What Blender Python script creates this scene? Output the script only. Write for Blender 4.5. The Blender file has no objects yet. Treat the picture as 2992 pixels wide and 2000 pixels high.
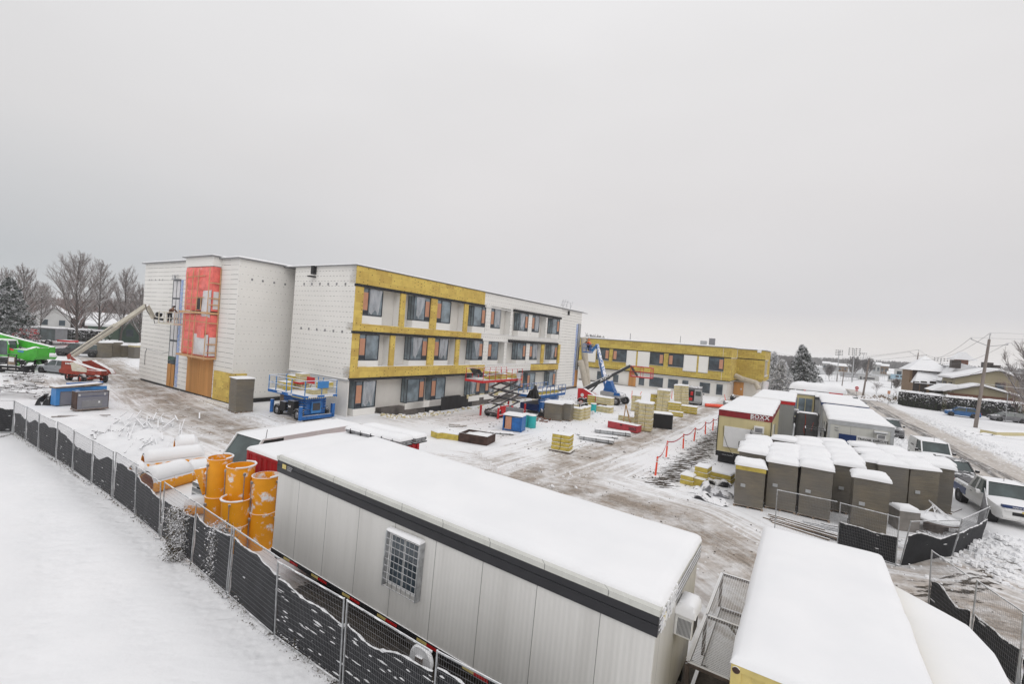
import bpy, math, random
import numpy as np
from mathutils import Vector, Matrix, noise as mnoise
rnd = random.Random(7)
sc = bpy.context.scene
R = math.radians
# ---------------------------------------------------------------- camera
FP, PITCH, ROLL, CAMH = 1341.0, R(.58), R(4.24), 7.2
cd = bpy.data.cameras.new('camera'); cam = bpy.data.objects.new('camera', cd)
sc.collection.objects.link(cam); sc.camera = cam
cd.sensor_width = 36; cd.lens = 36*FP/2992; cd.clip_start = .1; cd.clip_end = 12000
_X = Vector((1, 0, 0)); _F = Vector((0, math.cos(PITCH), -math.sin(PITCH))); _U = Vector((0, math.sin(PITCH), math.cos(PITCH)))
_R = _X*math.cos(ROLL)+_U*math.sin(ROLL); _UP = _U*math.cos(ROLL)-_X*math.sin(ROLL)
cam.matrix_world = Matrix((( _R.x, _UP.x, -_F.x, 0), (_R.y, _UP.y, -_F.y, 0), (_R.z, _UP.z, -_F.z, CAMH), (0, 0, 0, 1)))
CAM = Vector((0, 0, CAMH))
sc.view_settings.view_transform = 'Standard'; sc.view_settings.look = 'None'
sc.view_settings.exposure = 0.16; sc.view_settings.gamma = 1
sc.cycles.max_bounces = 6; sc.cycles.diffuse_bounces = 3; sc.cycles.glossy_bounces = 3
sc.cycles.transparent_max_bounces = 12; sc.cycles.use_denoising = True

# ---------------------------------------------------------------- overcast sky
w = bpy.data.worlds.new('World'); sc.world = w; w.use_nodes = True
nt = w.node_tree; nt.nodes.clear()
def N(nt, t, **k):
    n = nt.nodes.new(t)
    for a, b in k.items():
        if a.startswith('i_'): n.inputs[a[2:].replace('_', ' ')].default_value = b
        else: setattr(n, a, b)
    return n
def ramp(nt, src, pts):
    n = nt.nodes.new('ShaderNodeValToRGB'); nt.links.new(src, n.inputs[0]); e = n.color_ramp.elements
    while len(e) < len(pts): e.new(.5)
    for i, (p, c) in enumerate(pts):
        e[i].position = p; e[i].color = (*((c, c, c) if isinstance(c, (int, float)) else c), 1)
    return n.outputs[0]
def mth(nt, op, a, b=None, c=None, clamp=False):
    n = nt.nodes.new('ShaderNodeMath'); n.operation = op; n.use_clamp = clamp
    for i, x in enumerate((a, b, c)):
        if x is None: continue
        if hasattr(x, 'links'): nt.links.new(x, n.inputs[i])
        else: n.inputs[i].default_value = x
    return n.outputs[0]
def mixc(nt, f, a, b, mode='MIX'):
    n = nt.nodes.new('ShaderNodeMix'); n.data_type = 'RGBA'; n.blend_type = mode
    for s, x in ((0, f), (6, a), (7, b)):
        if hasattr(x, 'links'): nt.links.new(x, n.inputs[s])
        else: n.inputs[s].default_value = (*x, 1) if isinstance(x, tuple) else x
    return n.outputs[2]
tc = N(nt, 'ShaderNodeTexCoord'); sep = N(nt, 'ShaderNodeSeparateXYZ'); nt.links.new(tc.outputs['Generated'], sep.inputs[0])
up = sep.outputs[2]; sx = sep.outputs[0]
grad = ramp(nt, mth(nt, 'MAXIMUM', up, 0), [(0, (.68, .64, .615)), (.04, (.655, .63, .615)), (.085, (.57, .56, .575)), (.15, (.585, .575, .585)), (.28, (.64, .625, .63)), (.5, (.70, .69, .695)), (1, (.92, .92, .94))])
left = ramp(nt, mth(nt, 'MAXIMUM', up, 0), [(0, (.36, .40, .43)), (.05, (.38, .412, .435)), (.12, (.46, .475, .49)), (.3, (.61, .605, .61)), (1, (.92, .92, .94))])
lf = mth(nt, 'MULTIPLY_ADD', sx, -1.25, -.10, clamp=True)
gg = mixc(nt, lf, grad, left)
mp = N(nt, 'ShaderNodeMapping'); mp.inputs['Scale'].default_value = (1.1, 1.1, 3); nt.links.new(tc.outputs['Generated'], mp.inputs[0])
n1 = N(nt, 'ShaderNodeTexNoise'); n1.inputs['Scale'].default_value = 1.6; n1.inputs['Detail'].default_value = 3; n1.inputs['Roughness'].default_value = .5
nt.links.new(mp.outputs[0], n1.inputs[0])
cl = ramp(nt, n1.outputs[0], [(.25, .965), (.75, 1.035)])
gg = mixc(nt, 1.0, gg, cl, 'MULTIPLY')
sky = N(nt, 'ShaderNodeTexSky'); sky.sky_type = 'NISHITA'; sky.sun_disc = False
sky.sun_elevation = R(40); sky.sun_rotation = R(200)
hs = N(nt, 'ShaderNodeHueSaturation'); hs.inputs['Saturation'].default_value = .1; nt.links.new(sky.outputs[0], hs.inputs['Color'])
vs = N(nt, 'ShaderNodeVectorMath', operation='SCALE'); vs.inputs[3].default_value = 10.; nt.links.new(gg, vs.inputs[0])
vk = N(nt, 'ShaderNodeVectorMath', operation='SCALE'); vk.inputs[3].default_value = .03; nt.links.new(hs.outputs[0], vk.inputs[0])
va = N(nt, 'ShaderNodeVectorMath', operation='ADD'); nt.links.new(vs.outputs[0], va.inputs[0]); nt.links.new(vk.outputs[0], va.inputs[1])
bg = N(nt, 'ShaderNodeBackground'); bg.inputs[1].default_value = .1; nt.links.new(va.outputs[0], bg.inputs[0])
ow = N(nt, 'ShaderNodeOutputWorld'); nt.links.new(bg.outputs[0], ow.inputs[0])
sd = bpy.data.lights.new('sun', 'SUN'); sd.energy = .6; sd.angle = R(35); sd.color = (1, .97, .93)
so = bpy.data.objects.new('sun', sd); sc.collection.objects.link(so); so.rotation_euler = (R(50), 0, R(20)); so.location = (0, 0, 60)

# ---------------------------------------------------------------- photo pixel -> ground / plane
def ray(px, py): return _R*((px-1496)/FP)-_UP*((py-1000)/FP)+_F
def G(px, py, z=0.):
    d = ray(px, py); t = (z-CAMH)/d.z; q = CAM+d*t; return Vector((q.x, q.y, z))
PSI = R(32.6)
AX = Vector((math.sin(PSI), math.cos(PSI), 0)); BX = Vector((math.cos(PSI), -math.sin(PSI), 0))
def W(u, v, z=0.): q = BX*u+AX*v; return Vector((q.x, q.y, z))
def UV(p): return (p.x*BX.x+p.y*BX.y, p.x*AX.x+p.y*AX.y)
def onU(p, u0): d = ray(*p); q = CAM+d*(u0/(d.x*BX.x+d.y*BX.y)); return UV(q)[1], q.z
def onV(p, v0): d = ray(*p); q = CAM+d*(v0/(d.x*AX.x+d.y*AX.y)); return UV(q)[0], q.z
def proj(p):
    d = Vector(p)-CAM; k = d.dot(_F); return (1496+FP*d.dot(_R)/k, 1000-FP*d.dot(_UP)/k)
def ZH(py, base):
    lo, hi = -5, 80
    for _ in range(40):
        m = (lo+hi)/2
        if proj((base[0], base[1], m))[1] > py: lo = m
        else: hi = m
    return lo
def Q(ox, oy, s): return lambda a, b: (ox+a*s, oy+b*s)
D = Q(0, 0, 1.27536)
z1 = Q(0, 700, .2679); z2 = Q(400, 720, .3188); z3 = Q(980, 740, .3317); z4 = Q(1340, 820, .2807); z5 = Q(1660, 920, .2728)
z6 = Q(1220, 1100, .2302); z7 = Q(1700, 1080, .2424); z8 = Q(0, 960, .3189)
y1 = Q(2060, 1120, .3973); y2 = Q(2200, 960, .3376); y3 = Q(500, 1220, .324); y4 = Q(500, 1500, .4263); y5 = Q(1500, 1500, .341)
y6 = Q(2100, 1500, .3802); y7 = Q(0, 1200, .5102); y8 = Q(1900, 1280, .1531)
w1 = Q(0, 960, .1449); w2 = Q(760, 1080, .1108); w3 = Q(2300, 1080, .1449); w4 = Q(2640, 1220, .2169); w5 = Q(1680, 1120, .07673)
w6 = Q(1520, 1100, .1148); w7 = Q(2240, 960, .1961); w8 = Q(2620, 960, .1586)

# ---------------------------------------------------------------- materials
M = {}
def newmat(name):
    m = bpy.data.materials.new(name); m.use_nodes = True; t = m.node_tree; t.nodes.clear()
    o = N(t, 'ShaderNodeOutputMaterial'); b = N(t, 'ShaderNodeBsdfPrincipled'); t.links.new(b.outputs[0], o.inputs[0])
    return m, t, b
def noisy(t, coord, scale, detail=4, rough=.55, sc3=None):
    n = N(t, 'ShaderNodeTexNoise'); n.inputs['Scale'].default_value = scale; n.inputs['Detail'].default_value = detail; n.inputs['Roughness'].default_value = rough
    if sc3:
        mp = N(t, 'ShaderNodeMapping'); mp.inputs['Scale'].default_value = sc3; t.links.new(coord, mp.inputs[0]); coord = mp.outputs[0]
    t.links.new(coord, n.inputs[0]); return n.outputs[0]
def bumpn(t, b, h, strength=.3, dist=.02):
    n = N(t, 'ShaderNodeBump'); n.inputs['Strength'].default_value = strength; n.inputs['Distance'].default_value = dist
    t.links.new(h, n.inputs['Height']); t.links.new(n.outputs[0], b.inputs['Normal'])
SNOWC = (.83, .83, .845)
def mat(name, col, rough=.6, metal=0., var=.12, scale=2.5, snow=0., bump=0., bscale=12, col2=None, streak=False, spec=.4, snowth=.72):
    """Painted / raw surface: base colour with noise variation, optional settled snow on faces that look up."""
    m, t, b = newmat(name); g = N(t, 'ShaderNodeTexCoord'); P = g.outputs['Object']
    c2 = col2 or tuple(max(0, x*(1-var)) for x in col); c1 = tuple(min(1, x*(1+var*.5)) for x in col)
    f = noisy(t, P, scale, 5, .6, (1, 1, .12) if streak else None)
    f = ramp(t, f, [(.35, 0.), (.65, 1.)])
    c = mixc(t, f, c1, c2)
    b.inputs['Metallic'].default_value = metal; b.inputs['Specular IOR Level'].default_value = spec
    if snow > 0:
        ge = N(t, 'ShaderNodeNewGeometry'); s = N(t, 'ShaderNodeSeparateXYZ'); t.links.new(ge.outputs['True Normal'], s.inputs[0])
        pn = noisy(t, ge.outputs['Position'], 3.5, 4, .6)
        k = mth(t, 'MULTIPLY_ADD', pn, 1.1, s.outputs[2]); k = mth(t, 'SUBTRACT', k, snowth+1.1*(1-snow)*.62)
        k = mth(t, 'MULTIPLY', k, 9., clamp=True)
        c = mixc(t, k, c, SNOWC)
        r = mth(t, 'MULTIPLY_ADD', k, .95-rough, rough); t.links.new(r, b.inputs['Roughness'])
        if metal: t.links.new(mth(t, 'MULTIPLY', mth(t, 'SUBTRACT', 1., k), metal), b.inputs['Metallic'])
    else: b.inputs['Roughness'].default_value = rough
    if bump: bumpn(t, b, noisy(t, P, bscale, 4), bump)
    t.links.new(c, b.inputs['Base Color']); M[name] = m; return m
def snowmat():
    m, t, b = newmat('snow'); ge = N(t, 'ShaderNodeNewGeometry'); P = ge.outputs['Position']
    f = noisy(t, P, .8, 5); c = mixc(t, ramp(t, f, [(.3, 0.), (.7, 1.)]), (.86, .86, .87), (.81, .815, .83))
    t.links.new(c, b.inputs['Base Color']); b.inputs['Roughness'].default_value = .85; b.inputs['Specular IOR Level'].default_value = .15
    h = mth(t, 'ADD', mth(t, 'MULTIPLY', noisy(t, P, 6, 4), .6), mth(t, 'MULTIPLY', noisy(t, P, 40, 3), .25)); bumpn(t, b, h, .35, .02)
    M['snow'] = m
snowmat()
mat('white_steel', (.60, .59, .57), .45, var=.08, snow=.25); mat('black', (.018, .018, .02), .6, snow=.5); mat('rubber', (.022, .022, .023), .8, snow=.35, bump=.3)
mat('dark_grey', (.07, .07, .075), .5, snow=.6); mat('mid_grey', (.22, .22, .23), .5, snow=.7); mat('light_grey', (.42, .43, .44), .45, snow=.45)
mat('galv', (.42, .43, .44), .4, .6, var=.3, scale=8, snow=.45); mat('galv_dull', (.30, .30, .31), .55, .3, var=.4, scale=9, snow=.6)
mat('blue_paint', (.025, .14, .42), .4, var=.25, snow=.4); mat('light_blue', (.05, .22, .52), .45, snow=.8); mat('dark_blue', (.015, .04, .14), .4)
mat('red_paint', (.55, .025, .03), .4, var=.2, snow=.85); mat('rust_red', (.30, .045, .025), .6, var=.3, snow=.9)
mat('green_paint', (.06, .42, .03), .35, var=.15, snow=.85); mat('cream_paint', (.62, .58, .48), .45, var=.12, snow=.85)
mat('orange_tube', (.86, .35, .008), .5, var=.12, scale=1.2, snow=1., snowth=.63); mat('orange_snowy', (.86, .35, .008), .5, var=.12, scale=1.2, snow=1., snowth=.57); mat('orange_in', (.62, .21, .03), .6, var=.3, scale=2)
mat('wood', (.52, .32, .15), .8, var=.35, scale=3, snow=.8); mat('old_wood', (.25, .19, .14), .85, var=.4, scale=4, snow=.8); mat('plywood', (.55, .27, .09), .8, var=.25, scale=.8, streak=True)
mat('grey_wood', (.20, .16, .14), .85, var=.35, scale=3, snow=.75); mat('bark', (.10, .085, .078), .9, var=.4, scale=6, snow=.9, snowth=.78, bump=.5)
mat('wool', (.56, .44, .10), .9, var=.25, scale=3, snow=.9, bump=.3, bscale=30); mat('wool_pale', (.58, .50, .28), .75, var=.25, scale=3, snow=.9)
mat('wrap', (.165, .145, .115), .42, var=.3, scale=1.2, bump=.5, bscale=6, snow=.7); mat('teal', (.03, .40, .40), .4, var=.1)
mat('plastic_black', (.012, .012, .014), .35, bump=.6, bscale=5, snow=.55); mat('concrete', (.27, .25, .23), .9, var=.3, scale=1.2, bump=.3)
mat('duct', (.52, .47, .39), .6, var=.15, bump=.4, bscale=4); mat('orange_post', (.85, .10, .05), .45, var=.05); mat('reflect', (.75, .72, .70), .3)
mat('asphalt_roll', (.05, .05, .055), .8, snow=.8); mat('rust', (.07, .04, .032), .85, var=.5, scale=2, snow=.6); mat('hiviz', (.8, .13, .03), .7); mat('cloth_brown', (.10, .05, .03), .9); mat('skin', (.45, .26, .18), .6)
mat('carwhite', (.72, .72, .71), .25, var=.05, snow=.55); mat('cardark', (.055, .055, .06), .3, var=.15, snow=.3, snowth=1.06); mat('cargrey', (.16, .16, .17), .3, var=.12, snow=.5, snowth=1.15); mat('carsilver', (.36, .38, .40), .3, .3, var=.1, snow=.5); mat('carblue', (.03, .12, .30), .3, var=.1, snow=.5, snowth=1.12)
mat('paper', (.72, .72, .72), .7, var=.05); mat('bare_white', (.66, .65, .62), .6, var=.06); mat('lamp_glass', (.75, .74, .70), .15); mat('tail_red', (.5, .02, .02), .2)
def wrapmat():
    m, t, b = newmat('wrap'); g = N(t, 'ShaderNodeTexCoord'); P = g.outputs['Object']; ge = N(t, 'ShaderNodeNewGeometry')
    f = noisy(t, P, 1.3, 5, .65, (.8, .8, 3.2)); w_ = noisy(t, P, 1., 5, .7, (1.2, 1.2, 26)); f2 = noisy(t, ge.outputs['Position'], .45, 2)
    c = mixc(t, ramp(t, f, [(.3, 0.), (.7, 1.)]), (.195, .165, .115), (.115, .103, .085)); c = mixc(t, ramp(t, f2, [(.4, 0.), (.62, .5)]), c, (.15, .145, .14)); c = mixc(t, ramp(t, w_, [(.58, 0.), (.72, .4)]), c, (.40, .39, .37))
    t.links.new(c, b.inputs['Base Color']); b.inputs['Roughness'].default_value = .38; bumpn(t, b, mth(t, 'ADD', w_, mth(t, 'MULTIPLY', f, .7)), .7, .03); M['wrap'] = m
wrapmat()
def glassm(name, col=(.03, .045, .05), rough=.08):
    m, t, b = newmat(name); g = N(t, 'ShaderNodeTexCoord'); f = noisy(t, g.outputs['Object'], .9, 3)
    c = mixc(t, ramp(t, f, [(.4, 0.), (.62, 1.)]), col, tuple(x*1.9 for x in col)); t.links.new(c, b.inputs['Base Color'])
    b.inputs['Roughness'].default_value = rough; b.inputs['Specular IOR Level'].default_value = .7; M[name] = m
glassm('glass', (.04, .052, .062)); glassm('glass_pale', (.13, .16, .18), .14); glassm('carglass', (.035, .05, .05), .1)

# ---------------------------------------------------------------- mesh builder
class MB:
    def __init__(s): s.v = []; s.f = []; s.T = None
    def add(s, vs, fs):
        o = len(s.v)
        s.v += [tuple(s.T @ Vector(p)) for p in vs] if s.T is not None else [tuple(p) for p in vs]
        s.f += [tuple(o+i for i in f) for f in fs]; return s
    def box(s, x0, x1, y0, y1, z0, z1):
        return s.add([(x0, y0, z0), (x1, y0, z0), (x1, y1, z0), (x0, y1, z0), (x0, y0, z1), (x1, y0, z1), (x1, y1, z1), (x0, y1, z1)],
                     [(0, 3, 2, 1), (4, 5, 6, 7), (0, 1, 5, 4), (1, 2, 6, 5), (2, 3, 7, 6), (3, 0, 4, 7)])
    def beam(s, a, b, w=.05, h=None, up=(0, 0, 1)):
        a, b = Vector(a), Vector(b); h = h or w; d = (b-a).normalized(); u = Vector(up)
        if abs(d.dot(u)) > .98: u = Vector((0, 1, 0))
        x = d.cross(u).normalized()*w/2; y = x.cross(d).normalized()*h/2
        vs = [p+i*x+j*y for p in (a, b) for i, j in ((-1, -1), (1, -1), (1, 1), (-1, 1))]
        return s.add(vs, [(0, 1, 2, 3), (7, 6, 5, 4), (0, 4, 5, 1), (1, 5, 6, 2), (2, 6, 7, 3), (3, 7, 4, 0)])
    def tube(s, pts, r, n=8, caps=True):
        pts = [Vector(p) for p in pts]; rs = r if isinstance(r, (list, tuple)) else [r]*len(pts); vs = []; fs = []; px = None
        for i, p in enumerate(pts):
            d = (pts[min(i+1, len(pts)-1)]-pts[max(i-1, 0)]).normalized()
            if px is None: px = d.cross(Vector((0, 0, 1)) if abs(d.z) < .9 else Vector((0, 1, 0))).normalized()
            x = (px-d*px.dot(d)).normalized(); px = x; y = d.cross(x)
            vs += [p+(x*math.cos(2*math.pi*k/n)+y*math.sin(2*math.pi*k/n))*rs[i] for k in range(n)]
        for i in range(len(pts)-1):
            for k in range(n): a = i*n+k; b = i*n+(k+1) % n; fs.append((a, b, b+n, a+n))
        if caps: fs += [tuple(range(n-1, -1, -1)), tuple(range((len(pts)-1)*n, len(pts)*n))]
        return s.add(vs, fs)
    def lathe(s, prof, n=20, c=(0, 0, 0), axis='z'):
        vs = []; c = Vector(c)
        for r, h in prof:
            for k in range(n):
                a = 2*math.pi*k/n; x, y = r*math.cos(a), r*math.sin(a)
                vs.append(c+Vector((x, y, h) if axis == 'z' else (x, h, y) if axis == 'y' else (h, x, y)))
        fs = [(i*n+k, i*n+(k+1) % n, (i+1)*n+(k+1) % n, (i+1)*n+k) for i in range(len(prof)-1) for k in range(n)]
        return s.add(vs, fs)
    def prism(s, poly, a, b, axis='y'):
        f = {'y': lambda p, t: (p[0], t, p[1]), 'x': lambda p, t: (t, p[0], p[1]), 'z': lambda p, t: (p[0], p[1], t)}[axis]; n = len(poly)
        vs = [f(p, a) for p in poly]+[f(p, b) for p in poly]
        return s.add(vs, [tuple(range(n)), tuple(range(2*n-1, n-1, -1))]+[(i, (i+1) % n+0, (i+1) % n+n, i+n) for i in range(n)])
    def grid(s, fn, nu, nv):
        vs = [fn(i/nu, j/nv) for j in range(nv+1) for i in range(nu+1)]
        return s.add(vs, [(j*(nu+1)+i, j*(nu+1)+i+1, (j+1)*(nu+1)+i+1, (j+1)*(nu+1)+i) for j in range(nv) for i in range(nu)])
    def snow(s, x0, x1, y0, y1, z, t=.15, over=.02, step=.35, edge=.22, amp=.02):
        """settled snow slab: soft rounded rim, slight swells, closed underneath"""
        x0 -= over; x1 += over; y0 -= over; y1 += over
        edge = min(edge, (x1-x0)*.4, (y1-y0)*.4)
        def axisv(a, b):
            n = max(2, int((b-a-2*edge)/step)); return [a, a+edge*.12, a+edge*.4, a+edge]+[a+edge+(b-a-2*edge)*i/n for i in range(1, n)]+[b-edge, b-edge*.4, b-edge*.12, b]
        xs, ys = axisv(x0, x1), axisv(y0, y1); sd = rnd.random()*99; vs = []; nx, ny = len(xs), len(ys)
        for y in ys:
            for x in xs:
                d = min(x-x0, x1-x, y-y0, y1-y)/edge; d = max(0, min(1, d)); k = math.sqrt(max(0, 1-(1-d)**2))
                w_ = (mnoise.noise(Vector((x*1.1+sd, y*1.1, z)))*.9)*amp*2
                jx = jy = 0
                if d < .15:
                    q = mnoise.noise(Vector((x*2.3+sd, y*2.3, 3)))*over*1.2
                    jx = -q if x-x0 < edge*.15 else (q if x1-x < edge*.15 else 0); jy = -q if y-y0 < edge*.15 else (q if y1-y < edge*.15 else 0)
                vs.append((x+jx, y+jy, z-.015+k*(t+w_)))
        fs = [(j*nx+i, j*nx+i+1, (j+1)*nx+i+1, (j+1)*nx+i) for j in range(ny-1) for i in range(nx-1)]
        b = [i for i in range(nx)]+[j*nx+nx-1 for j in range(1, ny)]+[(ny-1)*nx+i for i in range(nx-2, -1, -1)]+[j*nx for j in range(ny-2, 0, -1)]
        fs.append(tuple(reversed(b)))
        return s.add(vs, fs)
    def build(s, name, m, parent=None, smooth=False, bevel=0., **tags):
        me = bpy.data.meshes.new(name); me.from_pydata(s.v, [], s.f); me.update()
        if m: me.materials.append(M[m] if isinstance(m, str) else m)
        o = bpy.data.objects.new(name, me); sc.collection.objects.link(o)
        if smooth:
            for p in me.polygons: p.use_smooth = True
            me.set_sharp_from_angle(angle=R(40))
        if bevel:
            b = o.modifiers.new('bevel', 'BEVEL'); b.width = bevel; b.segments = 2; b.limit_method = 'ANGLE'; b.angle_limit = R(40)
        if parent: o.parent = parent
        for k, x in tags.items(): o[k] = x
        return o
def thing(name, label, cat, loc=(0, 0, 0), rz=0., group=None, tilt=None):
    o = bpy.data.objects.new(name, None); sc.collection.objects.link(o); o.empty_display_size = .3
    o.location = loc; o.rotation_euler = (tilt[0], tilt[1], rz) if tilt else (0, 0, rz); o['label'] = label; o['category'] = cat
    if group: o['group'] = group
    return o
def tag(o, label, cat, group=None):
    o['label'] = label; o['category'] = cat
    if group: o['group'] = group
    return o
def dup(root, loc, rz, label, group=None, only=None):
    r = root.copy(); sc.collection.objects.link(r); r.location = loc; r.rotation_euler = (0, 0, rz); r['label'] = label
    if group: r['group'] = group
    def kids(src, dst):
        for ch in [c for c in src.children]:
            c = ch.copy(); sc.collection.objects.link(c); c.parent = dst; kids(ch, c)
    kids(root, r); return r
def text(name, s, size, m, parent, loc, rot=(R(90), 0, 0), ext=.004, bold=0., sp=1.):
    cu = bpy.data.curves.new('t', 'FONT'); cu.body = s; cu.size = size; cu.extrude = ext; cu.offset = bold; cu.resolution_u = 2; cu.space_character = sp
    to = bpy.data.objects.new('t', cu); sc.collection.objects.link(to); dg = bpy.context.evaluated_depsgraph_get()
    me = bpy.data.meshes.new_from_object(to.evaluated_get(dg)); bpy.data.objects.remove(to); bpy.data.curves.remove(cu)
    me.name = name; me.materials.clear(); me.materials.append(M[m]); o = bpy.data.objects.new(name, me); sc.collection.objects.link(o)
    o.parent = parent; o.location = loc; o.rotation_euler = rot; return o
def struct(o): o['kind'] = 'structure'; return o
RZ = -PSI
def ang(a, b): return math.atan2(b[1]-a[1], b[0]-a[0])
# ---------------------------------------------------------------- ground: one height field, cut into field, tracks and street
rs = np.random.RandomState(3); _tab = rs.rand(256, 256)
def vn(x, y, s=0):
    x = x+s*17.3; y = y+s*9.1
    xi = np.floor(x).astype(int); yi = np.floor(y).astype(int); fx = x-xi; fy = y-yi; fx = fx*fx*(3-2*fx); fy = fy*fy*(3-2*fy)
    g = lambda a, b: _tab[a % 256, b % 256]
    return (g(xi, yi)*(1-fx)+g(xi+1, yi)*fx)*(1-fy)+(g(xi, yi+1)*(1-fx)+g(xi+1, yi+1)*fx)*fy
def fbm(x, y, s=0, o=4):
    r = 0; a = .5
    for i in range(o): r = r+a*(vn(x*2**i, y*2**i, s+i*3)-.5); a *= .5
    return r
def axisg(lo, hi, step, far_lo, far_hi):
    a = list(np.arange(lo, hi, step)); d = step
    while a[-1] < far_hi: d *= 1.25; a.append(a[-1]+d)
    d = step
    while a[0] > far_lo: d *= 1.25; a.insert(0, a[0]-d)
    return np.array(a)
gx = axisg(-62, 90, .33, -1400, 2400); gy = axisg(2, 108, .33, -60, 2600)
X, Y = np.meshgrid(gx, gy); NX, NY = len(gx), len(gy)
def pdist(pts):
    best = np.full(X.shape, 1e9); S = np.zeros(X.shape); Dn = np.zeros(X.shape); L = 0
    for (ax, ay), (bx, by) in zip(pts[:-1], pts[1:]):
        dx, dy = bx-ax, by-ay; l = math.hypot(dx, dy); t = np.clip(((X-ax)*dx+(Y-ay)*dy)/l/l, 0, 1)
        ex, ey = X-ax-t*dx, Y-ay-t*dy; d = np.hypot(ex, ey); sg = np.sign(dx*ey-dy*ex); k = d < best
        best = np.where(k, d, best); S = np.where(k, L+t*l, S); Dn = np.where(k, d*sg, Dn); L += l
    return best, S, Dn
def gp(*pp): return [tuple(G(*D(*p)).xy) for p in pp]
T1 = gp((215, 822), (300, 868), (400, 930), (520, 978), (700, 1040), (1050, 1090), (1350, 1130), (1560, 1190), (1700, 1275), (1830, 1360), (2080, 1385), (2346, 1440))
T2 = gp((1700, 910), (1600, 948), (1480, 1000), (1330, 1050), (1180, 1100), (1150, 1130))
SA = G(*D(2030, 945)); SB = G(*D(2346, 1120)); sdir = (SB-SA).normalized(); SN = Vector((-sdir.y, sdir.x, 0))
STREET = [tuple((SA-sdir*60).xy), tuple(SA.xy), tuple(SB.xy), tuple((SB+sdir*60).xy)]
d1, s1, n1_ = pdist(T1); d2, s2, n2_ = pdist(T2); d3, s3, n3_ = pdist(STREET)
soil = gp((1690, 955), (1600, 1040), (1515, 1110)); d4, s4, n4_ = pdist(soil)
F1 = gp((-40, 958), (0, 985), (150, 1068), (287, 1150), (470, 1280), (585, 1440), (735, 1545), (900, 1680)); d5, s5, n5_ = pdist(F1)
SCR = gp((2060, 1385), (2200, 1345), (2346, 1290)); d6, s6, n6_ = pdist(SCR)
e = fbm(X*.35, Y*.35, 1)
mud = np.clip(1.1-d1/(3.9+3*fbm(X*.2, Y*.2, 5))-.0, 0, 1)*.95
mud = np.maximum(mud, np.clip(1.05-d2/(2.5+2*fbm(X*.2, Y*.2, 8)), 0, 1)*.9)
for (cx, cy), r, k in ((gp((1330, 1120))[0], 8.5, .72), (gp((330, 850))[0], 6, .35), (gp((1650, 1330))[0], 3.5, .6), (gp((2250, 1370))[0], 5, .6), (gp((700, 960))[0], 2.5, .9), (gp((1000, 955))[0], 6, .45), (gp((150, 875))[0], 4, .6), (gp((1845, 960))[0], 4, 1.0), (gp((1120, 990))[0], 5, .3), (gp((690, 1345))[0], 1.0, .9)):
    mud = np.maximum(mud, np.clip(1.2-np.hypot(X-cx, Y-cy)/r+1.2*fbm(X*.25, Y*.25, 11), 0, 1)*k)
asph = np.clip((3.2+.8*fbm(X*.3, Y*.3, 2)-d3)/.8, 0, 1)
soilm = np.clip(.8-d4/(2.4+1.5*e), 0, .62); soilm = np.maximum(soilm, np.clip(1.0-d6/1.2+e, 0, 1)*.55)
ux, uy = X*BX.x+Y*BX.y, X*AX.x+Y*AX.y
soilm = np.maximum(soilm, np.clip(1.3*np.minimum(np.minimum(ux+11, -.5-ux), np.minimum(uy-5.9, 11.5-uy))+.6+1.5*e, 0, 1)*(n5_ > .15))
side = n5_ < 0   # camera side of the left fence: open snow field
ux, uy = X*BX.x+Y*BX.y, X*AX.x+Y*AX.y
rough = fbm(X*.9, Y*.9, 3, 4)
Hh = fbm(X*.12, Y*.12, 4, 3)*.12
lump = np.where((X < -4) & (Y < 45) & (d5 > .8) & (n5_ > 0) & (d1 > 3), 1., 0.)
from_d = np.clip((d1-3)/2, 0, 1)*np.clip((d5-.6)/1.5, 0, 1)
dc = gp((300, 1010))[0]
Hh += lump*from_d*np.clip(1.4-np.hypot(X-dc[0], Y-dc[1])/9, 0, 1)*np.abs(fbm(X*.8, Y*.8, 7, 4))*1.6
Hh += .03*rough*(1-asph)
tr = np.minimum(d1, d2)
Hh += -.05*np.clip(1-tr/3, 0, 1)+.05*np.sin(np.minimum(np.abs(n1_), 3)*2.2+fbm(X*.3, Y*.3, 9)*4)*np.clip(1-d1/3.6, 0, 1)
bank = np.exp(-((d3-4.2)/.6)**2)*(.16+.25*np.maximum(0, rough)); Hh += bank*np.where(n3_ > 0, 1, .3)
Hh += np.where(d3 < 3.2, -.04, 0)
BANKC = gp((2180, 1310), (2290, 1240)); b0, _, _ = pdist(BANKC); Hh += np.exp(-(b0/1.1)**2)*(.28+.5*np.maximum(0, rough))
# footprints trail in the snow field
ft = gp((120, 1050), (240, 1160), (380, 1290), (520, 1420), (700, 1600)); d7, s7, n7_ = pdist(ft)
Hh += np.where(side, -.05*np.exp(-(d7/.16)**2)*(np.sin(s7*9) > 0)-.03*np.exp(-(d7/.5)**2), 0)
ft2 = gp((90, 1190), (130, 1330), (60, 1500), (120, 1650)); d8, s8, _ = pdist(ft2); Hh += np.where(side, -.05*np.exp(-(d8/.5)**2)*(1+.5*np.sin(s8*3)), 0)
Hh += -.55*np.clip((-25.6-ux)/3.6, 0, 1)*np.clip((uy-26.5)/3, 0, 1)*np.clip((64-uy)/8, 0, 1)*(ux > -34)
far = np.hypot(X, Y)
Hh = np.where(far > 150, Hh*0-.0, Hh)
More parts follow.
